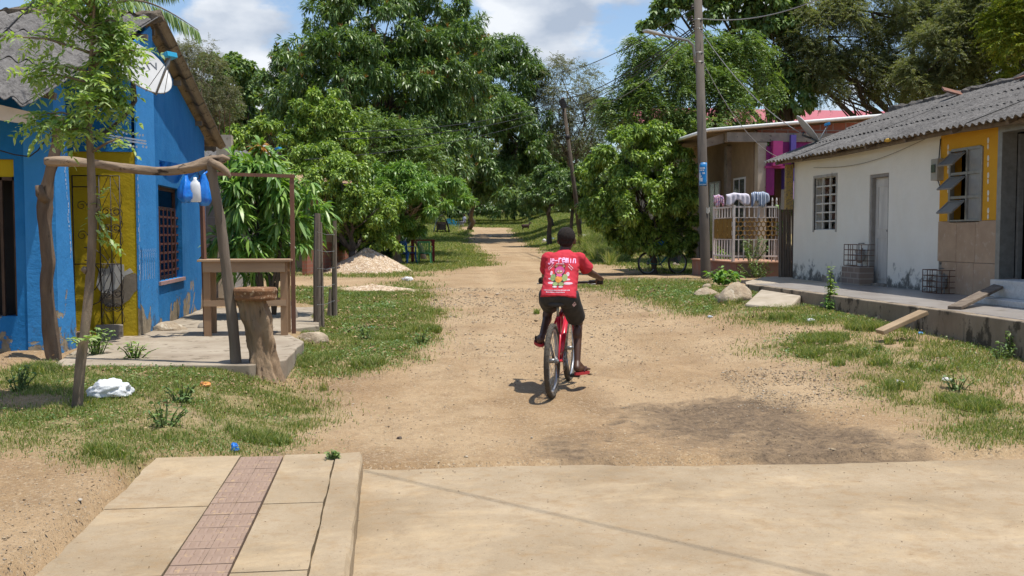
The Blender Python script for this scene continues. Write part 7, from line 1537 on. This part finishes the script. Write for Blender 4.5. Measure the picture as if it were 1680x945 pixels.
def shorts():
    mb = MB(); mb.loft([((0.01, .262, .915), .140, .096, -.2), ((.01, .262, .89), .158, .114, -.15), ((.01, .268, .86), .165, .120, 0), ((.01, .29, .81), .150, .105, 0)], 26)
    for s in (-1, 1):
        a, b_ = hip[s], hip[s].lerp(knee[s], .80); mb.tube([a + Vector((0, 0, .02)), a.lerp(b_, .35), a.lerp(b_, .7), b_], [.100, .098, .092, .088], 20); mb.ell(a, .10, 16, 10)
    return remesh('shorts', mb, .008, 3, lambda c: .006 * mnoise.noise(Vector((c.x * 18, c.y * 14, c.z * 10))))
shorts_me = shorts(); obj('shorts', shorts_me, mat('shorts_black', (.022, .023, .024), (.035, .036, .036), 14, .75), person, smooth=True)
for s in (-1, 1):                                     # flip-flops
    h, t = sole[s]; mb = MB(); n = 20; V = []; d = (t - h); L_ = d.length + .055; d.normalize(); sd_ = Vector((1, 0, 0)); up = sd_.cross(d).normalized(); c0 = h - d * .03
    for z in (-.022, .004):
        for k in range(n):
            a = 2 * PI * k / n; u = .5 - .5 * math.cos(a); wv = .047 * (math.sin(a)) * (.86 + .3 * u); V.append(c0 + d * L_ * u + sd_ * wv + up * z)
    mb.add(V, [tuple(range(n - 1, -1, -1)), tuple(range(n, 2 * n))] + [(i, (i + 1) % n, n + (i + 1) % n, n + i) for i in range(n)])
    fl = obj('flip_flop', mb, mat('flipflop_red', (.42, .03, .035), (.33, .025, .03), 9, .7), person); th = MB(); m0 = c0 + d * L_ * .78 + up * .006
    for q2 in (-1, 1): th.tube([m0, m0 - d * .05 + sd_ * q2 * .03 + up * .045, m0 - d * .12 + sd_ * q2 * .042 + up * .004], .006, 6)
    obj('strap', th, mat('strap_dark', (.05, .02, .02)), fl)
# print on the back of the shirt, laid on the cloth
bvh = BVHTree.FromPolygons([v.co[:] for v in shirt_me.vertices], [tuple(p.vertices) for p in shirt_me.polygons])
bt, bb2 = Vector((.022, .40, 1.285)), Vector((.012, .16, .94))          # a plane behind the back
def onback(u, v, off=.0022):       # u metres right of the spine, v metres below the collar
    o = Vector((.018 + u * 1.2, .0, 1.262 - v * 1.22)); h = bvh.ray_cast(o, Vector((0, 1, -.0))); 
    if h[0] is None: return None
    return h[0] + h[1] * off
def decal(name, polys, m, off, sub=.006):
    mb = MB()
    for poly in polys:
        us = [p[0] for p in poly]; vs_ = [p[1] for p in poly]; c = (sum(us) / len(us), sum(vs_) / len(vs_)); cc = onback(*c, off); ring = []
        P = []
        for i in range(len(poly)):
            a, b_ = poly[i], poly[(i + 1) % len(poly)]; k = max(1, int(math.hypot(b_[0] - a[0], b_[1] - a[1]) / sub))
            for j in range(k): P.append((a[0] + (b_[0] - a[0]) * j / k, a[1] + (b_[1] - a[1]) * j / k))
        rings = []; ok = cc is not None
        for f in (.5, 1.0):
            r = [onback(c[0] + (p[0] - c[0]) * f, c[1] + (p[1] - c[1]) * f, off) for p in P]; ok &= all(x is not None for x in r); rings.append(r)
        if not ok: continue
        n = len(P); mb.add([cc] + rings[0] + rings[1], [(0, 1 + i, 1 + (i + 1) % n) for i in range(n)] + [(1 + i, 1 + n + i, 1 + n + (i + 1) % n, 1 + (i + 1) % n) for i in range(n)])
    return obj(name, mb, m, shirt_o)
def E(u, v, a, b_, n=16, rot=0): return [(u + a * math.cos(t) * math.cos(rot) - b_ * math.sin(t) * math.sin(rot), v + a * math.cos(t) * math.sin(rot) + b_ * math.sin(t) * math.cos(rot)) for t in np.linspace(0, 2 * PI, n + 1)[:-1]]
pink = mat('print_pink', (.62, .09, .28), (.52, .07, .22), 9, .8); pinkl = mat('print_pale_pink', (.85, .45, .62), (.8, .4, .58), 9, .8); grn = mat('print_green', (.20, .36, .13), (.24, .26, .10), 9, .8); org = mat('print_orange', (.62, .27, .05), (.55, .2, .04), 9, .8); brn = mat('print_brown', (.30, .14, .06), (.26, .12, .05), 9, .8); wht = mat('print_white', (.62, .50, .55), (.55, .36, .42), 9, .8); blk_ = mat('print_black', (.03, .03, .03), (.02, .02, .02), 9, .8)
def stroke(pts, w_):
    out_ = []
    for (a, b_) in zip(pts[:-1], pts[1:]):
        d = math.hypot(b_[0] - a[0], b_[1] - a[1]) or 1; nx, ny = -(b_[1] - a[1]) / d * w_ / 2, (b_[0] - a[0]) / d * w_ / 2; ex, ey = (b_[0] - a[0]) / d * w_ * .3, (b_[1] - a[1]) / d * w_ * .3
        out_.append([(a[0] + nx - ex, a[1] + ny - ey), (b_[0] + nx + ex, b_[1] + ny + ey), (b_[0] - nx + ex, b_[1] - ny + ey), (a[0] - nx - ex, a[1] - ny - ey)])
    return out_
GL = {'J': [[(.8, 0), (.8, .85), (.5, 1.1), (.1, .9)]], 'e': [[(.1, .55), (.85, .5), (.7, .2), (.3, .2), (.1, .6), (.35, 1), (.85, .9)]], 'r': [[(.15, .2), (.2, 1)], [(.2, .5), (.5, .2), (.85, .3)]], 'm': [[(.05, 1), (.1, .2), (.35, .25), (.42, 1)], [(.42, .4), (.7, .2), (.85, 1)]], 'y': [[(.1, .2), (.45, .8)], [(.9, .2), (.3, 1.3)]], 'i': [[(.4, .3), (.5, 1)]], 'n': [[(.1, 1), (.15, .2), (.6, .25), (.75, 1)]], '-': [[(.1, .6), (.8, .55)]], 'u': [[(.1, .2), (.15, .9), (.6, .95), (.75, .2)], [(.75, .2), (.8, 1)]]}
polys = []; 
for i, ch_ in enumerate('Je-remiu'.replace('u', 'n')):
    x0 = -.100 + i * .027; y0 = .024 + .010 * abs(i - 3.5) / 3.5 - .003 * i * .3
    for st_ in GL[ch_]: polys += stroke([(x0 + p[0] * .025, y0 + p[1] * .038) for p in st_], .0068)
decal('lettering', polys, pinkl, .0026); decal('lettering', [[(a + .0012, b_ + .0018) for a, b_ in p] for p in polys], mat('print_shadow', (.42, .05, .30), (.4, .05, .28)), .0016)
cx, cy_ = .0, .135
decal('splash', [E(cx - .062, cy_ + .045, .020, .007), E(cx + .062, cy_ + .05, .022, .007), E(cx - .058, cy_ + .075, .024, .008), E(cx + .070, cy_ + .078, .034, .009), E(cx + .062, cy_ + .012, .012, .016), E(cx - .062, cy_ + .005, .010, .016)], wht, .0016)
decal('figure_outline', [E(cx, cy_ - .012, .042, .034), E(cx, cy_ + .042, .060, .034), E(cx - .028, cy_ - .045, .014, .014), E(cx + .028, cy_ - .045, .014, .014), E(cx - .022, cy_ + .085, .022, .018), E(cx + .022, cy_ + .085, .022, .018)], blk_, .0024)
decal('figure_green', [E(cx - .044, cy_ + .038, .020, .026), E(cx + .044, cy_ + .038, .020, .026), E(cx - .022, cy_ + .083, .020, .014), E(cx + .022, cy_ + .083, .020, .014)], grn, .0032)
decal('figure_orange', [E(cx, cy_ + .048, .026, .026), ], org, .0040); decal('figure_pink', [E(cx, cy_ - .014, .037, .030), E(cx, cy_ + .022, .022, .010)], pink, .0040)
decal('figure_ears', [E(cx - .028, cy_ - .045, .010, .010), E(cx + .028, cy_ - .045, .010, .010), E(cx, cy_ - .004, .025, .016)], brn, .0048); decal('figure_face', [E(cx - .010, cy_ - .007, .008, .004), E(cx + .010, cy_ - .007, .008, .004), E(cx - .022, cy_ + .104, .017, .006), E(cx + .022, cy_ + .104, .017, .006)], wht, .0056)
sm = []
q_ = random.Random(1)
for (x0, x1, y_, r_) in ((-.105, .09, .262, 0), (-.085, .05, .276, 0), (-.092, -.062, .092, -1.0), (.062, .092, .088, 1.0), (-.085, -.058, .105, -1.0), (.06, .088, .104, 1.0), (-.03, .03, .072, 0)):
    x = x0
    while x < x1:
        l = q_.uniform(.005, .011); yy_ = y_ + r_ * (x - (x0 + x1) / 2); sm.append([(x, yy_ - .0035), (x + l, yy_ - .0035 + r_ * l), (x + l, yy_ + .003 + r_ * l), (x, yy_ + .003)]); x += l + .003
decal('small_lettering', sm, wht, .0026)
bv2 = BVHTree.FromPolygons([v.co[:] for v in shorts_me.vertices], [tuple(p.vertices) for p in shorts_me.polygons])
mb = MB(); P_ = []
for u, v in ((0, 0), (.022, .020), (.012, .042), (-.010, .020)):
    h = bv2.ray_cast(Vector((.155 + u, 0, .80 - .01 + v * 1.2)), Vector((-.02, 1, 0)));
    if h[0] is not None: P_.append(h[0] + h[1] * .003)
if len(P_) == 4: mb.add(P_, [(0, 1, 2, 3)]); obj('shorts_label', mb, wht, person)
person.location = RB; person.rotation_euler = (0, 0, -HD)
# ------------------------------------------------------------------ bicycles
def bicycle(name, label, framecol, loc, rotz, crank=.55, rims=None, group=None, clean=False, r=.33):
    t = thing(name, label, 'bicycle', loc, group, rotz=rotz); fm_ = framecol; tyre = mat('tyre_dusty', (.10, .085, .065), (.055, .048, .04), 20, .9, .6, 90, .004); rim = rims or mat('rim_alu', (.42, .44, .47), (.34, .35, .37), 9, .35, metal=.6)
    WB = 1.03
    for y0, nm in ((0, 'rear_wheel'), (WB, 'front_wheel')):
        w_ = obj(nm, MB().torus((0, y0, r), r - .024, .024, 0, 64, 10), tyre, t, smooth=True); knob = MB()
        for k in range(72):
            a = 2 * PI * k / 72
            for dx in (-.013, .0, .013): knob.box((dx + (.004 if k % 2 else -.004), y0 + (r - .002 - abs(dx) * .25) * math.cos(a), r + (r - .002 - abs(dx) * .25) * math.sin(a)), (.008, .006, .010), (a, 0, 0))
        obj('tread', knob, tyre, w_)
        rm = MB(); n = 64; prof = [(-.012, r - .045), (-.013, r - .055), (-.006, r - .068), (.006, r - .068), (.013, r - .055), (.012, r - .045)]
        V = [(x, y0 + rr * math.cos(2 * PI * k / n), r + rr * math.sin(2 * PI * k / n)) for k in range(n) for x, rr in prof]; rm.add(V, [(k * 6 + j, k * 6 + (j + 1) % 6, ((k + 1) % n) * 6 + (j + 1) % 6, ((k + 1) % n) * 6 + j) for k in range(n) for j in range(6)]); obj('rim', rm, rim, w_, smooth=True)
        sp = MB()
        for k in range(32):
            a = 2 * PI * k / 32; s = 1 if k % 2 else -1; a2 = a + (.35 if (k // 2) % 2 else -.35); sp.tube([(s * .03, y0 + .022 * math.cos(a2), r + .022 * math.sin(a2)), (0, y0 + (r - .066) * math.cos(a), r + (r - .066) * math.sin(a))], .0016, 4)
        obj('spokes', sp, MT['grey_metal'], w_); hb = MB(); hb.tube([(-.06, y0, r), (.06, y0, r)], .012, 10); hb.tube([(-.034, y0, r), (.034, y0, r)], .021, 14)
        if y0 == 0: [hb.tube([(.028 + .004 * i, y0, r), (.031 + .004 * i, y0, r)], .048 - .005 * i, 18) for i in range(5)]
        obj('hub', hb, MT['grey_metal'], w_, smooth=True)
    BBK = Vector((0, .43, .285)); ST = Vector((0, .30, .70)); HT, HB = Vector((0, .80, .815)), Vector((0, .845, .70)); ax = Vector((0, 0, r)); fa = Vector((0, WB, r))
    f = MB(); f.tube([BBK, ST], .0165, 12); f.tube([ST - Vector((0, -.01, .03)), HT - Vector((0, 0, .02))], .018, 12); f.tube([BBK, BBK.lerp(HB, .5), HB], [.022, .027, .022], 14); f.tube([HT, HB], .021, 12); f.tube([BBK - Vector((.034, 0, 0)), BBK + Vector((.034, 0, 0))], .022, 12)
    for s in (-1, 1): f.tube([BBK + Vector((s * .02, -.03, 0)), Vector((s * .05, .18, .31)), Vector((s * .055, 0, r))], [.011, .012, .010], 8); f.tube([ST + Vector((s * .012, 0, -.02)), Vector((s * .045, .16, .52)), Vector((s * .055, 0, r))], [.010, .010, .009], 8)
    obj('frame', f, fm_, t, smooth=True)
    f = MB(); f.tube([HB + Vector((-.06, .01, -.03)), HB + Vector((.06, .01, -.03))], .016, 8)
    for s in (-1, 1): f.tube([HB + Vector((s * .055, .01, -.02)), Vector((s * .055, .93, .50)), Vector((s * .052, WB, r))], [.015, .014, .011], 10)
    obj('fork', f, fm_, t, smooth=True)
    f = MB(); f.tube([HT, HT + Vector((0, -.03, .12)), HT + Vector((0, .03, .155))], .014, 10); f.tube([(-.27, .825, .995), (-.15, .835, .985), (0, .845, .975), (.15, .835, .985), (.335, .835, .995)], .0125, 10)
    hbz = obj('handlebar', f, MT['black_metal'], t, smooth=True); 
    for s in (-1, 1): obj('grip', MB().tube([(s * .18 + .035, .832, .99), (s * .31 + .035, .835, .996)], .017, 12), mat('grip_black', (.02, .02, .02), (.03, .03, .03), 9, .8), hbz, smooth=True); obj('brake_lever', MB().tube([(s * .19, .845, .985), (s * .2, .88, .97), (s * .30, .885, .965)], .006, 6), MT['grey_metal'], hbz)
    f = MB(); f.tube([(0, .302, .695), (0, .285, .80)], .013, 10); obj('seat_post', f, MT['grey_metal'], t, smooth=True)
    f = MB(); f.loft([((0, .17, .812), .062, .02, 1.57), ((0, .20, .815), .078, .024, 1.57), ((0, .26, .818), .070, .024, 1.57), ((0, .33, .818), .035, .022, 1.57), ((0, .43, .815), .018, .018, 1.57), ((0, .45, .812), .010, .012, 1.57)], 16); obj('saddle', f, mat('saddle_black', (.03, .028, .027), (.05, .045, .04), 9, .7), t, smooth=True)
    f = MB(); ca_, sa_ = math.cos(crank), math.sin(crank)
    f.tube([BBK + Vector((-.065, 0, 0)), BBK + Vector((.065, 0, 0))], .012, 8)
    for s in (-1, 1): e = BBK + Vector((s * .075, s * .17 * sa_, -s * .17 * ca_)); f.tube([BBK + Vector((s * .06, 0, 0)), e], [.013, .010], 8)
    f.torus(BBK + Vector((.045, 0, 0)), .085, .004, 0, 40, 6); 
    for k in range(5): a = 2 * PI * k / 5; f.tube([BBK + Vector((.05, 0, 0)), BBK + Vector((.046, .082 * math.cos(a), .082 * math.sin(a)))], .006, 5)
    ck = obj('crankset', f, MT['grey_metal'], t, smooth=True)
    for s in (-1, 1): e = BBK + Vector((s * .13, s * .17 * sa_, -s * .17 * ca_)); obj('pedal', MB().box(e, (.085, .075, .02)).box(e + Vector((0, .03, 0)), (.09, .012, .026)).box(e - Vector((0, .03, 0)), (.09, .012, .026)), MT['black_metal'], ck)
    f = MB(); f.tube([BBK + Vector((.045, 0, .088)), Vector((.045, 0, r + .04))], .004, 5); f.tube([BBK + Vector((.045, 0, -.088)), Vector((.045, .02, r - .14)), Vector((.045, -.01, r - .06)), Vector((.045, -.03, r - .02))], .004, 5); obj('chain', f, MT['rust'], t)
    obj('derailleur', MB().tube([(.05, .0, r - .02), (.055, .03, r - .08), (.05, .015, r - .15)], .010, 6), MT['black_metal'], t)
    return t
redf = mat('frame_red', (.58, .012, .03), (.48, .01, .025), 7, .3, spec=.6)
# pedals under the boy's feet
bicycle('bicycle', 'red mountain bicycle ridden up the dirt road by the boy', redf, tuple(RB), -HD, crank=.48)
g = G(1072, 446); bk = bicycle('bicycle', 'teal bicycle with a blue bag parked under the leafy bush', mat('frame_teal', (.03, .20, .20), (.02, .16, .16), 9, .4), tuple(g + Vector((-.15, 0, 0))), 0.0)
gl, gr = G(1049, 449) + Vector((0, -.9, 0)), G(1092, 442); bk.location = gl; dv = gr - gl; bk.rotation_euler = (0, 0, math.atan2(-(dv.x), dv.y) if dv.length > .4 else -1.2); bk.rotation_euler.z = -1.25
c = W(1086, 404, Y=gl.y + .1); obj('blue_bag', crumple((c.x, c.y, c.z), .22, .15, .16, 3), blubag, label='blue plastic bag on the rack of the parked teal bicycle', cat='plastic bag')

# ------------------------------------------------------------------ small figures at the end of the street
def figure(label, loc, rotz, pose, top, legs, seed=0):
    hp = {s: Vector((s * .09, 0, .90)) for s in (-1, 1)}; kn = {s: Vector((s * .10, .03, .48)) for s in (-1, 1)}; an_ = {s: Vector((s * .11, 0, .08)) for s in (-1, 1)}; dz = 0
    if pose == 'sit': dz = -.42; hp = {s: v + Vector((0, 0, dz)) for s, v in hp.items()}; kn = {s: Vector((s * .12, .42, .50)) for s in (-1, 1)}; an_ = {s: Vector((s * .12, .42, .08)) for s in (-1, 1)}
    o = Vector((0, 0, dz)); mb = MB(); mb.loft([((0, 0, .86 + dz), .13, .1, 0), ((0, 0, .95 + dz), .15, .11, 0), ((0, 0, 1.12 + dz), .13, .09, 0), ((0, 0, 1.3 + dz), .17, .11, 0), ((0, 0, 1.42 + dz), .14, .08, 0), ((0, 0, 1.47 + dz), .05, .05, 0)])
    mb.cone(o + Vector((0, 0, 1.45)), o + Vector((0, .01, 1.56)), .05, .05); mb.ell(o + Vector((0, .01, 1.64)), (.078, .095, .115), 20, 14); mb.ell(o + Vector((0, .1, 1.62)), (.014, .02, .02), 8, 6)
    for s in (-1, 1):
        sh_ = o + Vector((s * .18, 0, 1.40)); el = o + Vector((s * .24, .02, 1.12)); hd_ = o + Vector((s * .23, .16, .90 if pose != 'sit' else 1.0)); mb.cone(sh_, el, .05, .036); mb.cone(el, hd_, .036, .026); mb.ell(hd_ + Vector((0, .03, -.04)), (.022, .035, .05), 10, 8); mb.cone(hd_, hd_ + Vector((-s * .03, .03, -.05)), .012, .01)
        for k in range(4): mb.cone(hd_ + Vector((0, .01 + k * .017, -.07)), hd_ + Vector((0, .02 + k * .017, -.115)), .0085, .008, 6)
        mb.ell(o + Vector((s * .08, 0, 1.63)), (.012, .02, .03), 8, 6); mb.cone(hp[s], kn[s], .08, .055); mb.cone(kn[s], an_[s], .052, .035); mb.cone(an_[s], an_[s] + Vector((0, .15, -.045)), .035, .03)
    p = obj('person', remesh('person', mb, .015, 3), skin, smooth=True, label=label, cat='person'); mb = MB(); mb.loft([((0, 0, .84 + dz), .165, .125, 0), ((0, 0, 1.0 + dz), .155, .12, 0), ((0, 0, 1.3 + dz), .19, .125, 0), ((0, 0, 1.42 + dz), .16, .095, 0), ((0, 0, 1.475 + dz), .07, .065, 0)])
    for s in (-1, 1): mb.tube([o + Vector((s * .14, 0, 1.39)), o + Vector((s * .19, 0, 1.38)), o + Vector((s * .225, .01, 1.2))], [.06, .062, .058], 14)
    obj('shirt', remesh('shirt', mb, .016, 3), top, p, smooth=True); mb = MB(); mb.loft([((0, 0, .80 + dz), .15, .12, 0), ((0, 0, .95 + dz), .155, .12, 0)])
    for s in (-1, 1): mb.tube([hp[s], kn[s], kn[s].lerp(an_[s], .85)], [.095, .07, .055], 14)
    obj('trousers', remesh('trousers', mb, .016, 3), legs, p, smooth=True); obj('hair', MB().ell(o + Vector((0, -.01, 1.665)), (.083, .098, .105), 18, 12), MC['hair_black'], p, smooth=True)
    p.location = loc; p.rotation_euler = (0, 0, rotz); return p
cl = lambda n, c: mat('cloth_' + n, c, tuple(x * .8 for x in c), 12, .9)
g = G(771, 372); figure('person in black standing in tree shade at the far road end', tuple(g), 2.6, 'stand', cl('black', (.02, .02, .022)), cl('dark', (.03, .03, .035)))
g = G(762, 372); figure('person in pale shirt sitting in the shade next to the standing person', tuple(g), 2.2, 'sit', cl('pale', (.45, .47, .55)), cl('grey', (.2, .2, .24)))
g = G(668, 412); figure('person in a pale grey shirt sitting behind the blue chair under the bright mango tree', (g.x, g.y + 1.5, gzf(g.x, g.y + 1.5)), 2.8, 'sit', cl('greyish', (.34, .34, .33)), cl('navy', (.03, .04, .09)))
bluep = mat('blue_chair', (.01, .12, .42), (.01, .10, .36), 5, .4); tqp = mat('turquoise_chair', (.02, .30, .48), (.02, .26, .42), 5, .4); grp_ = mat('green_chair', (.06, .24, .10), (.05, .20, .08), 5, .45)
g = G(697, 433); ch = monobloc('plastic_chair', 'faded green plastic chair in front of the maroon table frame', grp_); ch.location = g; ch.rotation_euler.z = 3.0
GB = 'blue plastic chairs in the shade'
g = G(668, 433); ch = monobloc('plastic_chair', 'blue plastic chair left of the maroon table frame', bluep, GB); ch.location = g; ch.rotation_euler.z = 2.4
g = G(748, 374); c2_ = monobloc('plastic_chair', 'turquoise chair beside the tarp-covered cart, nearer the road', tqp, GB); c2_.location = g; c2_.rotation_euler.z = 2.0
g = G(739, 372); dup(c2_, tuple(g + Vector((0, .6, 0))), 2.6, 'turquoise chair half hidden behind the tarp-covered cart'); g = G(757, 374); c3_ = monobloc('plastic_chair', 'grey chair right of the turquoise chairs far up the road', mat('grey_chair', (.22, .23, .25), (.18, .19, .2), 5, .5), GB); c3_.location = g; c3_.rotation_euler.z = 1.5
# maroon table frame
g = G(695, 432); t = thing('maroon_table', 'tall maroon painted table frame behind the green chair', 'table', tuple(g)); mar = mat('maroon_paint', (.16, .012, .015), (.12, .01, .012), 9, .6); y0 = g.y + .35; a, b_ = W(677, 393, Y=y0), W(711, 393, Y=y0); zt = a.z
obj('top', MB().bb(a.x - .06, b_.x + .06, y0, y0 + .6, zt - .05, zt), mar, t, bevel=.006)
for x in (a.x, b_.x):
    for y in (y0 + .05, y0 + .55): obj('leg', MB().bb(x - .05, x + .05, y - .04, y + .04, gzf(x, y) - .02, zt - .052), mar, t)
c = W(690, 388, Y=y0 + .3); obj('white_cup', MB().lathe([(.001, zt + .002), (.05, zt + .002), (.06, zt + .18), (.05, zt + .26), (.001, zt + .27)], (c.x, c.y, 0), 14), plw, smooth=True, label='white container standing on the maroon table', cat='container')
# bench with white seat near the heap
g = G(585, 428); t = thing('bench', 'dark metal bench with pale seat behind the brick wall', 'bench', (g.x, g.y + 4, g.z)); y0 = g.y + 4; a = W(578, 405, Y=y0); b_ = W(598, 405, Y=y0); obj('seat', MB().bb(a.x, b_.x + .3, y0, y0 + .4, a.z - .05, a.z), mat('bench_pale', (.5, .5, .48), (.4, .4, .38), 5, .6), t); mb = MB()
for x in (a.x + .05, b_.x + .25): mb.tube([(x, y0, gzf(x, y0)), (x, y0, a.z + .4), (x - .1, y0 + .3, a.z + .45)], .025, 6)
obj('frame', mb, MT['black_metal'], t)
# cart under a dark tarp
g = G(725, 383); t = thing('covered_cart', 'cargo tricycle under a dark peaked tarp left of the road', 'cart', tuple(g)); s = g.y / FPX; X0, Yc = g.x, g.y
def T2(x, y): return W(x, y, Y=Yc)
mb = MB(); hgt = T2(725, 352).z - g.z
def tent(u, v):
    y = Yc + v * 1.5; a = (u - .5) * 2; x = X0 + a * 13 * s * (1 + .06 * math.sin(v * 9)); z = g.z + hgt * (1.0 - .14 * abs(a) - .78 * abs(a) ** 2.6) + .03 * math.sin(a * 9 + v * 5) - .10 * v; return Vector((x, y - (.12 if abs(a) < .2 else 0), z))
mb.sheet(tent, 24, 10); o = obj('tarp', mb, mat('tarp_dark', (.035, .045, .06), (.05, .06, .08), 7, .35, .5, 10, .05), t, smooth=True); md = o.modifiers.new('thickness', 'SOLIDIFY'); md.thickness = .02
obj('body', MB().bb(X0 - 8 * s, X0 + 7 * s, Yc + .15, Yc + 1.2, g.z + .42, g.z + hgt * .62), mat('cart_tan', (.22, .15, .10), (.15, .1, .07), 6, .8), t, bevel=.02); 
for k, x in enumerate((X0 - 7 * s, X0 + 6 * s)): w_ = obj('wheel', MB().torus((x, Yc + .35, g.z + .27), .22, .06, 0, 28, 8), MC['tyre_dusty'], t, smooth=True); obj('rim', MB().tube([(x - .03, Yc + .35, g.z + .27), (x + .03, Yc + .35, g.z + .27)], .16, 16), MT['grey_metal'], w_)
obj('front', MB().bb(X0 - 6 * s, X0 + 5.5 * s, Yc + .02, Yc + .13, g.z + .30, g.z + hgt * .50), MT['black_metal'], t, bevel=.02)
# goat
def goat():
    mb = MB(); mb.loft([((0, -.36, .50), .09, .10, 1.57), ((0, -.28, .50), .14, .15, 1.57), ((0, 0, .48), .15, .17, 1.57), ((0, .26, .50), .13, .165, 1.57), ((0, .36, .53), .09, .12, 1.57)]); mb.cone((0, .32, .58), (0, .50, .80), .085, .055); mb.cone((0, .48, .82), (0, .66, .74), .058, .032)
    for s in (-1, 1):
        mb.cone((s * .05, .47, .86), (s * .15, .45, .80), .016, .012, 8); mb.cone((s * .03, .46, .87), (s * .05, .36, .97), .012, .006, 8)
        mb.cone((s * .08, .27, .46), (s * .085, .29, .28), .05, .027); mb.cone((s * .085, .29, .28), (s * .085, .27, .03), .024, .018); mb.cone((s * .08, -.26, .47), (s * .085, -.20, .33), .075, .04); mb.cone((s * .085, -.20, .33), (s * .085, -.32, .22), .038, .022); mb.cone((s * .085, -.32, .22), (s * .085, -.29, .03), .021, .018)
    mb.cone((0, -.38, .56), (0, -.46, .60), .02, .012, 8); return remesh('goat', mb, .012, 3)
g = G(862, 370); o = obj('goat', goat(), mat('goat_hair', (.07, .035, .03), (.03, .018, .016), 4, .9, c3=(.35, .3, .27), c3t=.66), smooth=True, label='brown goat standing on the grassy bank at the road end', cat='goat'); o.location = W(862, 356, Y=min(g.y, 92)); o.location.z = gzf(o.location.x, o.location.y); o.rotation_euler.z = -1.3
# rubbish on the bank
g = G(897, 398); o = obj('cloth_heap', crumple((g.x + .45, g.y, g.z + .08), .42, .3, .20, 7, 26, 16, .5), mat('denim', (.06, .10, .20), (.14, .19, .30), 7, .9, c3=(.5, .5, .52), c3t=.62), label='heap of blue discarded clothes on the bank left of the boy', cat='clothes'); rock((g.x - .15, g.y, g.z + .14), .14, .12, .12, 41, 0, 'stone', 'white stone at the left end of the discarded clothes', mat('white_stone', (.68, .66, .62), (.6, .57, .52), 6, .9)); rock((g.x - .2, g.y - .2, g.z + .02), .2, .12, .08, 42, 0, 'stone', 'small tan stone below the white stone by the clothes')
g = G(955, 395); rock((g.x + .2, g.y, g.z + .15), .45, .3, .32, 44, .2, 'boulder', 'pale mossy boulder right of the boy by the tall grass', mat('mossy', (.42, .42, .34), (.25, .30, .18), 5, .95))
# rocks, low walls round the bush
for x, y, s_, sd_, lab in ((1135, 425, .3, 51, 'low stone in the shade left of the utility pole'), (1110, 436, .16, 52, 'small stone by the parked bicycle wheel'), (1165, 452, .18, 53, 'squared stone block behind the utility pole foot'), (880, 620, .02, 54, 'pebble in the road near the rear wheel')):
    g = G(x, y); rock((g.x, g.y, g.z + .03), s_, s_ * .7, s_ * .6, sd_, .3, 'stone', lab, MT['concrete_lt'] if sd_ == 53 else None)
a, b_ = G(1120, 432), G(1170, 430); obj('retaining_wall', MB().bb(a.x, b_.x + .6, 27.2, 27.45, .2, W(1140, 410, Y=27.2).z), MT['concrete_old'], label='low dark retaining wall between the leafy bush and the red plinth', cat='wall', bevel=.02)
